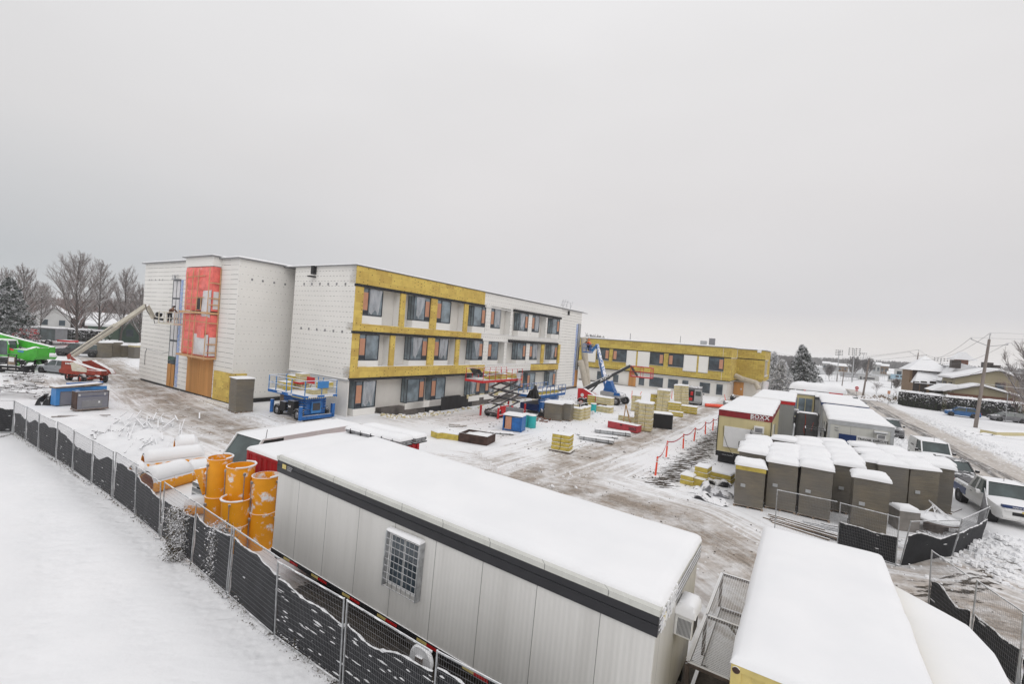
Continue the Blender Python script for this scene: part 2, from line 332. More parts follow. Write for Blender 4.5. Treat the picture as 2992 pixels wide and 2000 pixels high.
# the ground rises gently away from the flat river plain
def terr(x, y): return 0*x
asphS = np.where(n3_ < 0, 1, .8)
cols = np.zeros((NX*NY, 4), np.float32); cols[:, 0] = mud.ravel(); cols[:, 1] = (asph*1.0).ravel(); cols[:, 2] = soilm.ravel(); cols[:, 3] = (np.where(side, 1, 0)*np.clip(np.exp(-(d7/.32)**2)+.6*np.exp(-(d8/.5)**2)+.5*np.exp(-((d7-1.3)/.3)**2), 0, 1)).ravel()
use2 = d2 < d1; SS = np.where(asph > .02, s3, np.where(use2, s2, s1)); DD = np.where(asph > .02, n3_, np.where(use2, n2_, n1_))
sco = np.stack([SS.ravel(), DD.ravel(), np.zeros(NX*NY)], 1).astype(np.float32)
co = np.stack([X.ravel(), Y.ravel(), Hh.ravel()], 1).astype(np.float32)
ii, jj = np.meshgrid(np.arange(NX-1), np.arange(NY-1)); a0 = (jj*NX+ii).ravel()
faces = np.stack([a0, a0+1, a0+1+NX, a0+NX], 1)
fm = ((mud.ravel()[faces].max(1) > .30)*1); fm[asph.ravel()[faces].min(1) > .4] = 2
def groundmat():
    m, t, b = newmat('ground_snow'); at = N(t, 'ShaderNodeAttribute', attribute_name='msk'); sp = N(t, 'ShaderNodeSeparateColor'); t.links.new(at.outputs['Color'], sp.inputs[0])
    sa = N(t, 'ShaderNodeAttribute', attribute_name='sco'); ge = N(t, 'ShaderNodeNewGeometry'); P = ge.outputs['Position']; S = sa.outputs['Vector']
    mu, asf, so_ = sp.outputs[0], sp.outputs[1], sp.outputs[2]
    st = noisy(t, S, 1., 5, .62, (.16, 2.6, 1)); st2 = noisy(t, S, 1., 4, .6, (.8, 9, 1)); nb = noisy(t, P, .35, 5, .6); nf = noisy(t, P, 3.2, 5, .68); ng = noisy(t, P, 22, 3, .7)
    snow = mixc(t, ramp(t, nb, [(.35, 0.), (.65, 1.)]), (.85, .85, .862), (.80, .805, .82))
    # churned brown slush
    k = mth(t, 'ADD', mth(t, 'MULTIPLY', mth(t, 'MULTIPLY_ADD', st, 1.9, -.45), 1.0), mth(t, 'MULTIPLY', nf, .6)); k = mth(t, 'ADD', k, mth(t, 'MULTIPLY', ng, .35)); k = mth(t, 'ADD', k, mu)
    kk = ramp(t, mth(t, 'MULTIPLY', k, .5), [(.60, 0.), (.78, .62), (.98, .96)])
    mudc = mixc(t, ramp(t, nf, [(.3, 0.), (.7, 1.)]), (.42, .35, .29), (.25, .205, .165))
    k3 = ramp(t, mth(t, 'MULTIPLY', mth(t, 'ADD', mth(t, 'ADD', mth(t, 'MULTIPLY', st2, .7), ng), mu), .5), [(.86, 0.), (1.0, .8)])
    gate = mth(t, 'MULTIPLY', ramp(t, mu, [(.02, 0.), (.25, 1.)]), ramp(t, noisy(t, P, .6, 5, .7), [(.34, .3), (.54, 1.)]))
    c = mixc(t, mth(t, 'MULTIPLY', kk, gate), snow, mudc); c = mixc(t, mth(t, 'MULTIPLY', k3, gate), c, (.15, .135, .12))
    # a little grit scattered on all trampled snow
    gr = ramp(t, mth(t, 'ADD', mth(t, 'MULTIPLY', nf, .6), mth(t, 'MULTIPLY', ng, .5)), [(.66, 0.), (.74, .5)]); g2 = ramp(t, mth(t, 'ADD', nb, mth(t, 'MULTIPLY', mu, .6)), [(.52, 0.), (.7, 1.)])
    c = mixc(t, mth(t, 'MULTIPLY', gr, g2), c, (.42, .37, .33))
    # street: tan packed snow, dark wheel lanes
    tan = mixc(t, ramp(t, st, [(.3, 0.), (.7, 1.)]), (.56, .52, .48), (.42, .38, .345))
    dn = N(t, 'ShaderNodeSeparateXYZ'); t.links.new(S, dn.inputs[0])
    lane = ramp(t, mth(t, "MULTIPLY_ADD", dn.outputs[1], .14, .5), [(.0, .5), (.12, .75), (.36, .5), (.42, 1.), (.56, .9), (.62, .35), (.74, .3), (.82, .42), (.9, .0)])
    dk = mth(t, 'ADD', mth(t, 'MULTIPLY', st, .9), mth(t, 'MULTIPLY', lane, .36)); dk = ramp(t, dk, [(.68, 0.), (.84, .85)])
    rc = mixc(t, dk, tan, (.085, .08, .08)); rc = mixc(t, ramp(t, mth(t, 'ADD', nf, mth(t, 'MULTIPLY', nb, .4)), [(.72, 0.), (.86, .7)]), rc, snow)
    c = mixc(t, asf, c, rc)
    # bare soil streaks
    ns = noisy(t, P, 1., 5, .65, (1.6, 5, 1)); ks = ramp(t, mth(t, 'ADD', mth(t, 'MULTIPLY', ns, .75), mth(t, 'MULTIPLY', so_, .4)), [(.565, 0.), (.62, 1.)])
    c = mixc(t, mth(t, 'MULTIPLY', ks, ramp(t, so_, [(.02, 0.), (.3, 1.)])), c, mixc(t, ramp(t, nf, [(.4, 0.), (.6, 1.)]), (.085, .07, .055), (.045, .038, .032)))
    t.links.new(c, b.inputs['Base Color']); b.inputs['Roughness'].default_value = .85; b.inputs['Specular IOR Level'].default_value = .2
    h = mth(t, 'ADD', mth(t, 'MULTIPLY', nf, .5), mth(t, 'MULTIPLY', ng, mth(t, 'MULTIPLY_ADD', mu, .5, .08))); h = mth(t, 'ADD', h, mth(t, 'MULTIPLY', mth(t, 'MULTIPLY', st2, mu), 2.2)); h = mth(t, 'ADD', h, mth(t, 'MULTIPLY', noisy(t, P, 1.3, 3), 1.0)); h = mth(t, 'ADD', h, mth(t, 'MULTIPLY', mth(t, 'SUBTRACT', noisy(t, P, 3.4, 1), 1.), mth(t, 'MULTIPLY', at.outputs['Alpha'], 2.6)))
    bumpn(t, b, h, .55, .05); M['ground'] = m
groundmat()
for idx, nm in ((0, 'ground'), (1, 'dirt_track'), (2, 'street')):
    fs = faces[fm == idx]; u, inv = np.unique(fs.ravel(), return_inverse=True); me = bpy.data.meshes.new(nm)
    me.vertices.add(len(u)); me.vertices.foreach_set('co', co[u].ravel()); n = len(fs)
    me.loops.add(n*4); me.loops.foreach_set('vertex_index', inv.astype(np.int32)); me.polygons.add(n)
    me.polygons.foreach_set('loop_start', np.arange(0, n*4, 4, dtype=np.int32)); me.polygons.foreach_set('use_smooth', np.ones(n, bool)); me.update(calc_edges=True)
    ca = me.attributes.new('msk', 'FLOAT_COLOR', 'POINT'); ca.data.foreach_set('color', cols[u].ravel())
    va_ = me.attributes.new('sco', 'FLOAT_VECTOR', 'POINT'); va_.data.foreach_set('vector', sco[u].ravel())
    me.materials.append(M['ground']); o = bpy.data.objects.new(nm, me); sc.collection.objects.link(o); struct(o)
# ---------------------------------------------------------------- cladding materials
def dashmat(name, base=(.82, .805, .77), row=.41, per=.41, duty=.55, thick=.035, dark=(.25, .245, .235), wob=.02, off=0.):
    m, t, b = newmat(name); g = N(t, 'ShaderNodeTexCoord'); s = N(t, 'ShaderNodeSeparateXYZ'); t.links.new(g.outputs['Object'], s.inputs[0])
    h = mth(t, 'ADD', s.outputs[0], s.outputs[1]); z = s.outputs[2]
    wb = noisy(t, g.outputs['Object'], 1.3, 3); z = mth(t, 'ADD', z, mth(t, 'MULTIPLY', mth(t, 'SUBTRACT', wb, .5), wob*2))
    zz = mth(t, 'DIVIDE', mth(t, 'ADD', z, 50.), row); fz = mth(t, 'FRACT', zz); rowi = mth(t, 'FLOOR', zz)
    hh = mth(t, 'ADD', mth(t, 'DIVIDE', mth(t, 'ADD', h, 200.), per), mth(t, 'MULTIPLY', rowi, off)); fh = mth(t, 'FRACT', hh)
    k = mth(t, 'MULTIPLY', mth(t, 'LESS_THAN', fz, thick/row), mth(t, 'LESS_THAN', fh, duty))
    cell = N(t, 'ShaderNodeCombineXYZ'); t.links.new(mth(t, 'FLOOR', hh), cell.inputs[0]); t.links.new(rowi, cell.inputs[1])
    wn = N(t, 'ShaderNodeTexWhiteNoise'); t.links.new(cell.outputs[0], wn.inputs[0])
    k = mth(t, 'MULTIPLY', k, mth(t, 'MULTIPLY_ADD', wn.outputs[0], .7, .45), clamp=True)
    f = noisy(t, g.outputs['Object'], .35, 5); bc = mixc(t, ramp(t, f, [(.35, 0.), (.7, 1.)]), base, tuple(x*.93 for x in base))
    # board joints
    jz = mth(t, 'LESS_THAN', mth(t, 'FRACT', mth(t, 'DIVIDE', mth(t, 'ADD', s.outputs[2], 50.02), 1.22)), .012); bc = mixc(t, mth(t, 'MULTIPLY', jz, .22), bc, (.3, .3, .29))
    t.links.new(mixc(t, k, bc, dark), b.inputs['Base Color']); b.inputs['Roughness'].default_value = .7; M[name] = m
dashmat('clad_long', duty=.93, per=1.3, thick=.04); dashmat('clad_short', duty=.5, per=.42, off=.37); dashmat('clad_dots', row=.62, per=.42, duty=.16, thick=.05, off=.5, dark=(.3, .29, .28))
dashmat('clad_plain', duty=0., per=1.)
def woolmat(name, c=(.63, .475, .12), pw=1.22, ph=.61):
    m, t, b = newmat(name); g = N(t, 'ShaderNodeTexCoord'); s = N(t, 'ShaderNodeSeparateXYZ'); t.links.new(g.outputs['Object'], s.inputs[0])
    h = mth(t, 'ADD', mth(t, 'ADD', s.outputs[0], s.outputs[1]), 200.); z = mth(t, 'ADD', s.outputs[2], 50.1)
    ri = mth(t, 'FLOOR', mth(t, 'DIVIDE', z, ph)); hh = mth(t, 'ADD', mth(t, 'DIVIDE', h, pw), mth(t, 'MULTIPLY', ri, .37))
    cell = N(t, 'ShaderNodeCombineXYZ'); t.links.new(mth(t, 'FLOOR', hh), cell.inputs[0]); t.links.new(ri, cell.inputs[1])
    wn = N(t, 'ShaderNodeTexWhiteNoise'); t.links.new(cell.outputs[0], wn.inputs[0])
    k = mth(t, 'MULTIPLY_ADD', wn.outputs[0], .45, mth(t, 'MULTIPLY', noisy(t, g.outputs['Object'], 2.2, 4), .7))
    col = mixc(t, ramp(t, k, [(.25, 0.), (.85, 1.)]), tuple(x*1.16 for x in c), (c[0]*.82, c[1]*.74, c[2]*.75))
    jo = mth(t, 'MAXIMUM', mth(t, 'LESS_THAN', mth(t, 'FRACT', hh), .012), mth(t, 'LESS_THAN', mth(t, 'FRACT', mth(t, 'DIVIDE', z, ph)), .025)); col = mixc(t, mth(t, 'MULTIPLY', jo, .4), col, (.2, .15, .05))
    fx = mth(t, 'SUBTRACT', mth(t, 'FRACT', mth(t, 'DIVIDE', h, .4)), .5); fz = mth(t, 'SUBTRACT', mth(t, 'FRACT', mth(t, 'ADD', mth(t, 'DIVIDE', z, .31), mth(t, 'MULTIPLY', mth(t, 'FLOOR', mth(t, 'DIVIDE', h, .4)), .41))), .5)
    d = mth(t, 'SQRT', mth(t, 'ADD', mth(t, 'POWER', mth(t, 'MULTIPLY', fx, .4), 2), mth(t, 'POWER', mth(t, 'MULTIPLY', fz, .31), 2)))
    c2 = N(t, 'ShaderNodeCombineXYZ'); t.links.new(mth(t, 'FLOOR', mth(t, 'DIVIDE', h, .4)), c2.inputs[0]); t.links.new(mth(t, 'FLOOR', mth(t, 'DIVIDE', z, .31)), c2.inputs[1]); w2_ = N(t, 'ShaderNodeTexWhiteNoise'); t.links.new(c2.outputs[0], w2_.inputs[0])
    dot = mth(t, 'MULTIPLY', mth(t, 'LESS_THAN', d, .04), mth(t, 'LESS_THAN', w2_.outputs[0], .42)); col = mixc(t, dot, col, (.05, .04, .02))
    t.links.new(col, b.inputs['Base Color']); b.inputs['Roughness'].default_value = .95; bumpn(t, b, noisy(t, g.outputs['Object'], 9, 4), .3); M[name] = m
woolmat('wool_panels'); woolmat('wool_fine', (.54, .425, .10), 1.22, .41)
mat('parapet', (.30, .30, .31), .4, .4, snow=1.); mat('membrane', (.72, .70, .66), .7, var=.06, scale=.6); mat('mesh_black', (.03, .03, .033), .7, var=.7, scale=7)
mat('orange_panel', (.52, .26, .165), .7, var=.1, snow=0); mat('frame_dark', (.035, .04, .05), .4); mat('blue_tape', (.10, .22, .55), .5, var=.3, scale=6, col2=(.6, .62, .66)); mat('tar', (.02, .02, .022), .5, var=.5, streak=True); mat('base_conc', (.16, .145, .135), .9, var=.5, scale=.7)
mat('tarp_red', (.88, .19, .16), .42, var=.2, bump=.8, bscale=2.2, snow=.3); mat('poly_white', (.68, .67, .68), .35, var=.1, bump=.6, bscale=4); mat('pine_stud', (.60, .36, .19), .75, var=.15)
mat('brick', (.20, .095, .065), .9, var=.35, scale=9)
def sheetmat():
    m, t, b = newmat('plastic_sheet'); g = N(t, 'ShaderNodeTexCoord'); f = noisy(t, g.outputs['Object'], 1.4, 3, .5, (2, 2, .6))
    b.inputs['Base Color'].default_value = (.62, .63, .66, 1); b.inputs['Roughness'].default_value = .25
    t.links.new(ramp(t, f, [(.35, .35), (.7, .62)]), b.inputs['Alpha']); bumpn(t, b, f, .8, .05); M['plastic_sheet'] = m
sheetmat()

# ---------------------------------------------------------------- three-storey building
bu, bv = -45., 30.
main = thing('unfinished_building', 'three-storey unfinished white building with yellow insulation bands, red tarps and dark bay windows', 'building', W(bu, bv), RZ)
def mb(u0=bu, v0=bv): b = MB(); b.T = Matrix.Translation((-u0, -v0, 0)); return b
UF, DEP, VA = -29.8, .78, 19.5
# block with the red tarps
mb().box(-58.3, -39.5, VA, 36, .05, 12.0).build('wall', 'clad_long', main)
b = mb(); b.box(-39.5, -39.46, VA+.0, 35, .35, 11.98); b.build('side_cladding', 'clad_dots', main)
b = mb(); b.box(-39.46, -39.3, 20.4, 34, .0, .34); b.box(-57.5, -39.5, VA-.1, VA, 0, .12); b.build('foundation', 'tar', main)
mb().box(-47.5, -42.4, VA-.68, VA, 11.36, 12.15).build('fascia_box', 'clad_plain', main)
b = mb(); b.box(-58.6, -47.7, VA-.25, 36.2, 12.0, 12.1); b.box(-47.7, -42.2, VA-.9, VA+1.5, 12.16, 12.26); b.box(-42.4, -39.2, VA-.25, 36.2, 12.0, 12.1); b.box(-47.7, -42.4, VA+1.6, 36.2, 12.0, 12.1); b.build('parapet', 'parapet', main)
b = mb(); b.snow(-58.55, -39.25, VA-.2, 36, 12.1, .14, .02, 1.2); b.snow(-47.65, -42.25, VA-.85, VA+1.6, 12.26, .1, .02, .8); b.build('roof_snow', 'snow', main, smooth=True)
# bulging tarps with stud frames
def bulge(u0, u1, z0, z1, d, sd_, nx=26, nz=22, vb=VA-.5, hole=None):
    def f(i, j):
        u = u0+(u1-u0)*i; z = z0+(z1-z0)*j; k = (1-abs(2*i-1)**6)*(1-abs(2*j-1)**6)
        p = d*k*(.55+.6*mnoise.noise(Vector((u*.7+sd_, z*.7, 0)))+.35*abs(math.sin(u*2.4+sd_))*abs(math.sin(z*1.3+1)))
        return (u, vb-p, z)
    return mb().grid(f, nx, nz)
def studs(segs, vb=VA-.98):
    b = mb()
    for (x0, z0, x1, z1) in segs: b.beam((x0, vb, z0), (x1, vb, z1), .06, .05, (0, 1, 0))
    return b
UL, UR_ = -47.35, -42.42
b = mb(); b.box(UL, UR_, VA-.62, VA-.01, 7.5, 11.32); b.build('tarp_backing', 'tarp_red', main, bevel=.05)
b = mb(); b.box(UL-.1, UR_, VA-.62, VA-.01, 3.6, 7.22); b.build('tarp_backing', 'tarp_red', main, bevel=.05)
bulge(UL, -45.3, 9.3, 11.3, .22, 3, 20, 16, VA-.62).build('red_tarp', 'tarp_red', main, smooth=True); bulge(-45.4, UR_, 9.2, 11.25, .26, 11, 20, 16, VA-.62).build('red_tarp', 'tarp_red', main, smooth=True)
bulge(UL, -44.9, 7.6, 9.35, .2, 6, 20, 14, VA-.62).build('red_tarp', 'tarp_red', main, smooth=True); bulge(UL-.1, UR_, 5.6, 7.2, .22, 14, 26, 14, VA-.62).build('red_tarp', 'tarp_red', main, smooth=True); bulge(UL-.1, -45.4, 3.65, 5.6, .18, 17, 16, 14, VA-.62).build('red_tarp', 'tarp_red', main, smooth=True)
bulge(-43.9, UR_, 6.95, 9.3, .22, 5, 14, 14, VA-.66).build('torn_poly', 'poly_white', main, smooth=True); bulge(-45.0, UR_, 3.7, 5.5, .14, 21, 16, 12, VA-.68).build('torn_poly', 'poly_white', main, smooth=True)
b = mb(); b.box(-42.42, -42.36, VA-.5, VA-.05, 7.7, 9.2); b.build('torn_poly', 'poly_white', main); b = mb(); b.box(-42.42, -42.36, VA-.6, VA-.05, 3.7, 5.3); b.build('torn_poly', 'poly_white', main)
b = mb(); b.prism([(-44.2, VA-.8), (-43.2, VA-.9), (-42.9, VA-.78)], 5.2, 6.2, 'z'); b.build('tarp_flap', 'tarp_red', main)
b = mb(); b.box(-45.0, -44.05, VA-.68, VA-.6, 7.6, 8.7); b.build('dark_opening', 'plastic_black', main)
SX = lambda u: u+2.08
studs([(SX(a_), b_, SX(c_), d_) for a_, b_, c_, d_ in ((-48.5, 7.4, -48.5, 10.9), (-47.5, 7.4, -47.4, 11.1), (-46.5, 7.3, -46.35, 11.1), (-44.5, 7.2, -44.45, 11.2), (-48.5, 10.4, -45.2, 10.5), (-48.5, 8.55, -45.2, 8.65), (-48.5, 8.0, -46.4, 8.0), (-45.7, 7.6, -45.7, 8.6))], VA-.9).build('stud_frame', 'pine_stud', main)
studs([(SX(a_), b_, SX(c_), d_) for a_, b_, c_, d_ in ((-48.6, 3.5, -48.5, 7.1), (-47.5, 3.3, -47.5, 7.1), (-46.7, 3.3, -46.6, 7.1), (-44.55, 3.3, -44.5, 7.1), (-48.6, 6.6, -44.4, 6.55), (-48.6, 4.9, -46.6, 4.85), (-48.6, 4.25, -46.6, 4.2))], VA-.9).build('stud_frame', 'pine_stud', main)
b = mb(); [b.beam((-42.3, VA-.85, z), (-42.3, VA-.02, z), .06, .09) for z in (9.9, 8.6, 8.05, 6.5, 4.7, 4.0)]; b.beam((-42.3, VA-.08, 3.5), (-42.3, VA-.08, 11.2), .07); b.build('stud_frame', 'pine_stud', main)
b = mb(); b.box(-47.5, -42.3, VA-.95, VA, 7.25, 7.42); b.box(-47.6, -42.3, VA-.95, VA, 3.42, 3.58); b.build('ledge', 'pine_stud', main)
b = mb(); [b.box(-47.45+i*1.19, -46.28+i*1.19, VA-.05-.006*(i % 2), VA-.001, -.02, 3.38) for i in range(4)]; b.build('plywood_hoarding', 'plywood', main)
# tall window slot beside the boom lift
b = mb(); b.box(-51.5, -49.95, VA-.03, VA+.01, .3, 10.3); b.build('window_slot', 'frame_dark', main)
b = mb(); [b.box(-51.3+i*.75, -50.7+i*.75, VA-.045, VA-.02, z0, z0+h) for i in range(2) for z0, h in ((8.6, 1.6), (6.7, 1.75), (4.6, 1.9), (3.0, 1.4))]; b.build('window_pane', 'poly_white', main)
b = mb(); b.box(-51.5, -50.0, VA-.06, VA-.03, 2.3, 2.95); b.build('dark_panel', 'glass', main)
b = mb(); b.box(-51.5, -50.75, VA-.07, VA-.03, .1, 2.25); b.box(-50.6, -50.0, VA-.07, VA-.03, .1, 2.25); b.build('plywood_door', 'plywood', main)
b = mb(); b.box(-49.85, -49.35, VA-.025, VA, .2, 10.3); b.build('tape_strip', 'blue_tape', main)
b = mb(); b.box(-51.1, -49.8, VA-.35, VA-.05, 10.3, 10.36); b.tube([(-51, VA-.3, 10.36), (-51, VA-.3, 10.75), (-49.9, VA-.3, 10.75), (-49.9, VA-.3, 10.36)], .025, 5); b.tube([(-50.5, VA-.3, 10.36), (-50.5, VA-.3, 10.7)], .1, 6); b.build('window_cap', 'galv', main)
b = mb(); b.tube([(-56.9, VA-.03, 1.6), (-56.95, VA-.03, 2.8), (-56.6, VA-.03, 3.3), (-53, VA-.03, 3.1), (-51.6, VA-.03, 3.3)], .02, 4); b.build('cable', 'black', main)
b = mb(); b.box(-42.2, -39.3, VA-.16, VA, .12, 2.5); b.box(-39.5, -39.28, VA-.16, 20.6, .12, 2.5); b.build('insulation', 'wool_panels', main)
b = mb()
for uu in (-57.2, -56.6, -55.7, -54.8, -54): b.box(uu, uu+.12, VA-.02, VA, 10.25, 10.4)
for vv in (20.5, 21.4, 22.4, 23.4, 24.4): b.box(-39.47, -39.43, vv, vv+.14, 10.35, 10.52)
b.build('anchor_plate', 'mid_grey', main)

# block with the bay windows; the core sits a recess depth behind the facade plane
V0, V1, VE = 23.42, 59.2, 66.3
mb().box(-37.85, UF-DEP, V0+.05, VE-.02, -.5, 11.8).build('wall', 'membrane', main)
b = mb(); b.box(-37.9, UF, V0, V0+.06, 2.95, 11.9); b.build('end_cladding', 'clad_short', main)
b = mb(); b.box(-37.6, UF-.02, V0+.02, V0+.07, -.3, 2.85); b.build('end_wall', 'clad_plain', main)
b = mb(); b.box(-38, UF+.05, V0-.12, V0+.02, 2.84, 2.96); b.build('flashing', 'light_grey', main)
b = mb()
for zz, n_ in ((10.35, 6), (6.55, 6)):
    for i in range(n_): b.box(-36.6+i*1.1, -36.42+i*1.1, V0-.02, V0, zz, zz+.2)
b.build('anchor_plate', 'mid_grey', main)
mb().box(-39.5, UF-.0, V1+.02, VE, .35, 11.9).build('end_block', 'clad_long', main)
mb().box(UF-2, UF-.1, 27, VE+.3, -.6, .33).build('foundation', 'base_conc', main)
mb().box(UF-2.2, UF-.3, V0+.1, 27.5, -.6, -.02).build('foundation', 'base_conc', main)
b = mb(); b.box(UF-.3, UF-.05, 32.4, 39.6, -.6, .62); b.box(UF-.32, UF+.0, 34.5, 37.5, -.6, .8); b.build('waterproofing', 'tar', main)
b = mb(); b.box(UF-.1, UF-.04, 38.6, 45.9, .33, .75); b.build('insulation_strip', 'wool_pale', main)
VY = 40.35   # yellow insulation ends here
PR = .05
def band(z0, z1, v0, v1, m, nm, pr=PR): mb().box(UF-DEP+.01, UF+pr, v0, v1, z0, z1).build(nm, m, main)
band(10.52, 11.88, V0+.0, VY, 'wool_panels', 'insulation_band', .12); band(10.52, 11.86, VY, V1, 'clad_short', 'cladding_band')
band(6.82, 7.40, V0, VY-.2, 'wool_panels', 'insulation_band', .12); band(6.66, 7.40, VY-.2, V1, 'clad_short', 'cladding_band')
band(3.08, 3.95, V0, 41.2, 'wool_panels', 'insulation_band', .12); band(3.0, 3.95, 41.2, 51.4, 'clad_short', 'cladding_band'); band(3.08, 3.85, 51.4, V1, 'wool_panels', 'insulation_band', .12)
b = mb(); b.box(UF-.1, UF+.16, V0-.02, VY+.1, 10.3, 10.5); b.box(UF-.1, UF+.16, V0-.02, VY+.1, 6.6, 6.8); b.box(UF-.1, UF+.16, V0-.02, 41.3, 2.86, 3.06); b.build('mesh_strip', 'mesh_black', main)
b = mb(); b.tube([(UF+.14, 46.3, 10.45), (UF+.14, 58.9, 10.42)], .17, 6); b.tube([(UF+.14, 45.6, 6.75), (UF+.14, 58.4, 6.72)], .19, 6); b.tube([(UF+.1, 48.5, 3.0), (UF+.1, 58.0, 2.98)], .12, 6); b.build('mesh_roll', 'mesh_black', main)
b = mb(); b.box(UF+.05, UF+.12, VY+.1, 46, 10.28, 10.36); b.box(UF+.05, UF+.12, VY+.1, 45.6, 6.58, 6.66); b.build('drip_edge', 'carwhite', main)
b = mb(); b.box(-39.6, UF+.2, V0-.18, VE+.1, 11.9, 11.98); b.box(UF, UF+.2, V1, 68, 11.82, 11.9); b.build('parapet', 'parapet', main)
mb().snow(-39.5, UF+.15, V0-.1, VE, 11.98, .12, .02, 1.2).build('roof_snow', 'snow', main, smooth=True)
# windows, floor by floor, read off the facade plane
F = lambda q, a, b_: onU(q(a, b_), UF)
floors = [
 (10.28, 8.12, 7.40, [(z3, 240, 308, 410, 555, 0, 0), (z3, 683, 592, 835, 500, 1, 1), (z3, 893, 500, 1018, 500, 0, 0), (z3, 1212, 637, 1322, 560, 1, 1), (z4, 334, 400, 438, 400, 0, 0), (z4, 630, 440, 723, 440, 1, 1), (z4, 764, 450, 841, 450, 0, 0), (z4, 976, 480, 1049, 480, 1, 1)]),
 (6.58, 4.5, 3.95, [(z3, 204, 840, 383, 840, 0, 0), (z3, 660, 850, 809, 850, 1, 1), (z3, 869, 860, 993, 860, 0, 0), (z3, 1200, 860, 1298, 860, 1, 1), (z4, 305, 740, 411, 740, 0, 0), (z4, 609, 740, 698, 740, 1, 1), (z4, 738, 750, 820, 750, 0, 0), (z4, 955, 750, 1024, 750, 1, 1)]),
 (2.80, .62, -.0, [(z3, 174, 1240, 356, 1240, 0, 0), (z3, 631, 1210, 783, 1210, 1, 1), (z3, 843, 1200, 967, 1200, 0, 0), (z3, 1185, 1170, 1275, 1170, 1, 1), (z4, 277, 1110, 372, 1110, 0, 0), (z4, 592, 1060, 674, 1060, 1, 1), (z4, 712, 1050, 795, 1050, 0, 0), (z4, 938, 1030, 1004, 1030, 1, 1)])]
pil = [[(155, 236, z3, 450, 'y'), (565, 608, z3, 500, 'y'), (832, 888, z3, 540, 'y'), (1128, 1162, z3, 570, 'y'), (281, 332, z4, 400, 'w'), (535, 558, z4, 440, 'w'), (724, 762, z4, 450, 'w'), (905, 921, z4, 480, 'w'), (1052, 1080, z4, 480, 'w')],
       [(128, 200, z3, 840, 'y'), (472, 514, z3, 870, 'y'), (806, 864, z3, 880, 'y'), (1052, 1085, z3, 880, 'y'), (252, 303, z4, 740, 'w'), (472, 495, z4, 740, 'w'), (700, 736, z4, 750, 'w'), (852, 880, z4, 800, 'y'), (1026, 1046, z4, 800, 'y')], []]
k_ = 0
for fl, (zt, zb, zf, ws) in enumerate(floors):
    for q, xa, ya, xb, yb, sideg, oright in ws:
        va, vb = F(q, xa, ya)[0], F(q, xb, yb)[0]; va = round(va, 2); vb = round(vb, 2)
        # bay box: spandrel below the window, head above
        b = mb(); b.box(UF-DEP+.01, UF-.02, va-.06, vb+.04, zf+.003, zb-.06); b.build('spandrel', 'clad_plain', main); b = mb(); b.box(UF-DEP+.01, UF-.03, va-.04, vb+.04, zt, zt+.2); b.build('window_head', 'clad_plain', main)
        wn_ = mb(); wn_.box(UF-DEP+.02, UF-.045, va+.003, vb, zb-.06, zt); wn_ = wn_.build('window', 'glass_pale', main)
        fr = mb(); t_ = .06; uo = UF-.0
        for a_, c_ in ((va, va+t_), (vb-t_, vb)): fr.box(uo-.05, uo, a_, c_, zb, zt)
        oa, ob = (vb-.62, vb-.1) if oright else (va+.1, va+.62)
        mid = oa-.08 if oright else ob+.02
        fr.box(uo-.05, uo-.002, va+t_, vb-t_, zb, zb+t_); fr.box(uo-.05, uo-.002, va+t_, vb-t_, zt-t_, zt); fr.box(uo-.048, uo-.004, mid, mid+.06, zb+t_, zt-t_)
        if sideg:
            for uu in (uo-DEP+.03, uo-DEP*.5): fr.box(uu, uu+.05, va-.01, va+.01, zb, zt)
            fr.box(uo-DEP+.03, uo-.05, va-.012, va+.004, zb-.05, zb+.03)
        fr.build('frame', 'frame_dark', wn_)
        p = mb(); p.box(uo-.046, uo-.02, oa, ob, zb+.4, zt-.35); p.build('orange_panel', 'orange_panel', wn_)
        p = mb(); p.box(uo-.046, uo-.03, min(oa, mid)+.02, max(ob, mid)-.0, zb+.08, zb+.36); p.build('vent_panel', 'frame_dark', wn_)
        if (k_*7) % 5 in (0, 2, 3):
            gl = vb-.75 if oright else va+.75
            x0, x1 = (va+.25, gl+.1) if oright else (gl, vb-.12)
            sd_ = k_*3.1; dr = rnd.choice((-1, 1))
            def fs(i, j):
                z = zt-.02-(zt-zb-.1)*(1-j)*(.9+.1*math.sin(i*9+sd_)); ww = .35+.65*j if k_ % 2 else 1-.3*(1-j)*i
                y = x0+(x1-x0)*(i*ww+(.5-.5*ww)*(1+dr*.8))
                return (UF+.02+.05*abs(math.sin(i*11+j*2+sd_))*(1.3-j), y, z)
            mb().grid(fs, 14, 8).build('plastic_sheet', 'plastic_sheet', wn_, smooth=True)
        k_ += 1
    for xa, xb, q, yy, kind in pil[fl]:
        va, vb = max(V0+.003, F(q, xa, yy)[0]), F(q, xb, yy)[0]; z0 = zf; z1_ = 10.52 if fl == 0 else 6.82 if kind == 'y' and va < VY else 6.66
        mb().box(UF-DEP+.015, UF-.06, va+.03, vb-.03, z0, z1_).build('partition', 'clad_plain', main); mb().box(UF-.06, UF+(.1 if kind == 'y' else .03), va, vb, z0-.0, z1_-.0).build('pilaster', 'wool_panels' if kind == 'y' else 'clad_short', main)
    if fl < 2:  # recess floors carry a little snow
        b = mb(); b.box(UF-DEP+.05, UF+.1, 25, V1-.3, zf, zf+.03); b.build('sill_snow', 'snow', main)
mb().box(UF-DEP+.01, UF-.02, 29.9, 35.6, 0.0, .62).build('spandrel', 'clad_plain', main)
for a_, b2_ in ((39.5, 42.6), (44.5, 49.), (50.5, 53.), (55.5, V1)): mb().box(UF-DEP+.01, UF-.03, a_, b2_, 0.3, .62).build('spandrel', 'clad_plain', main)
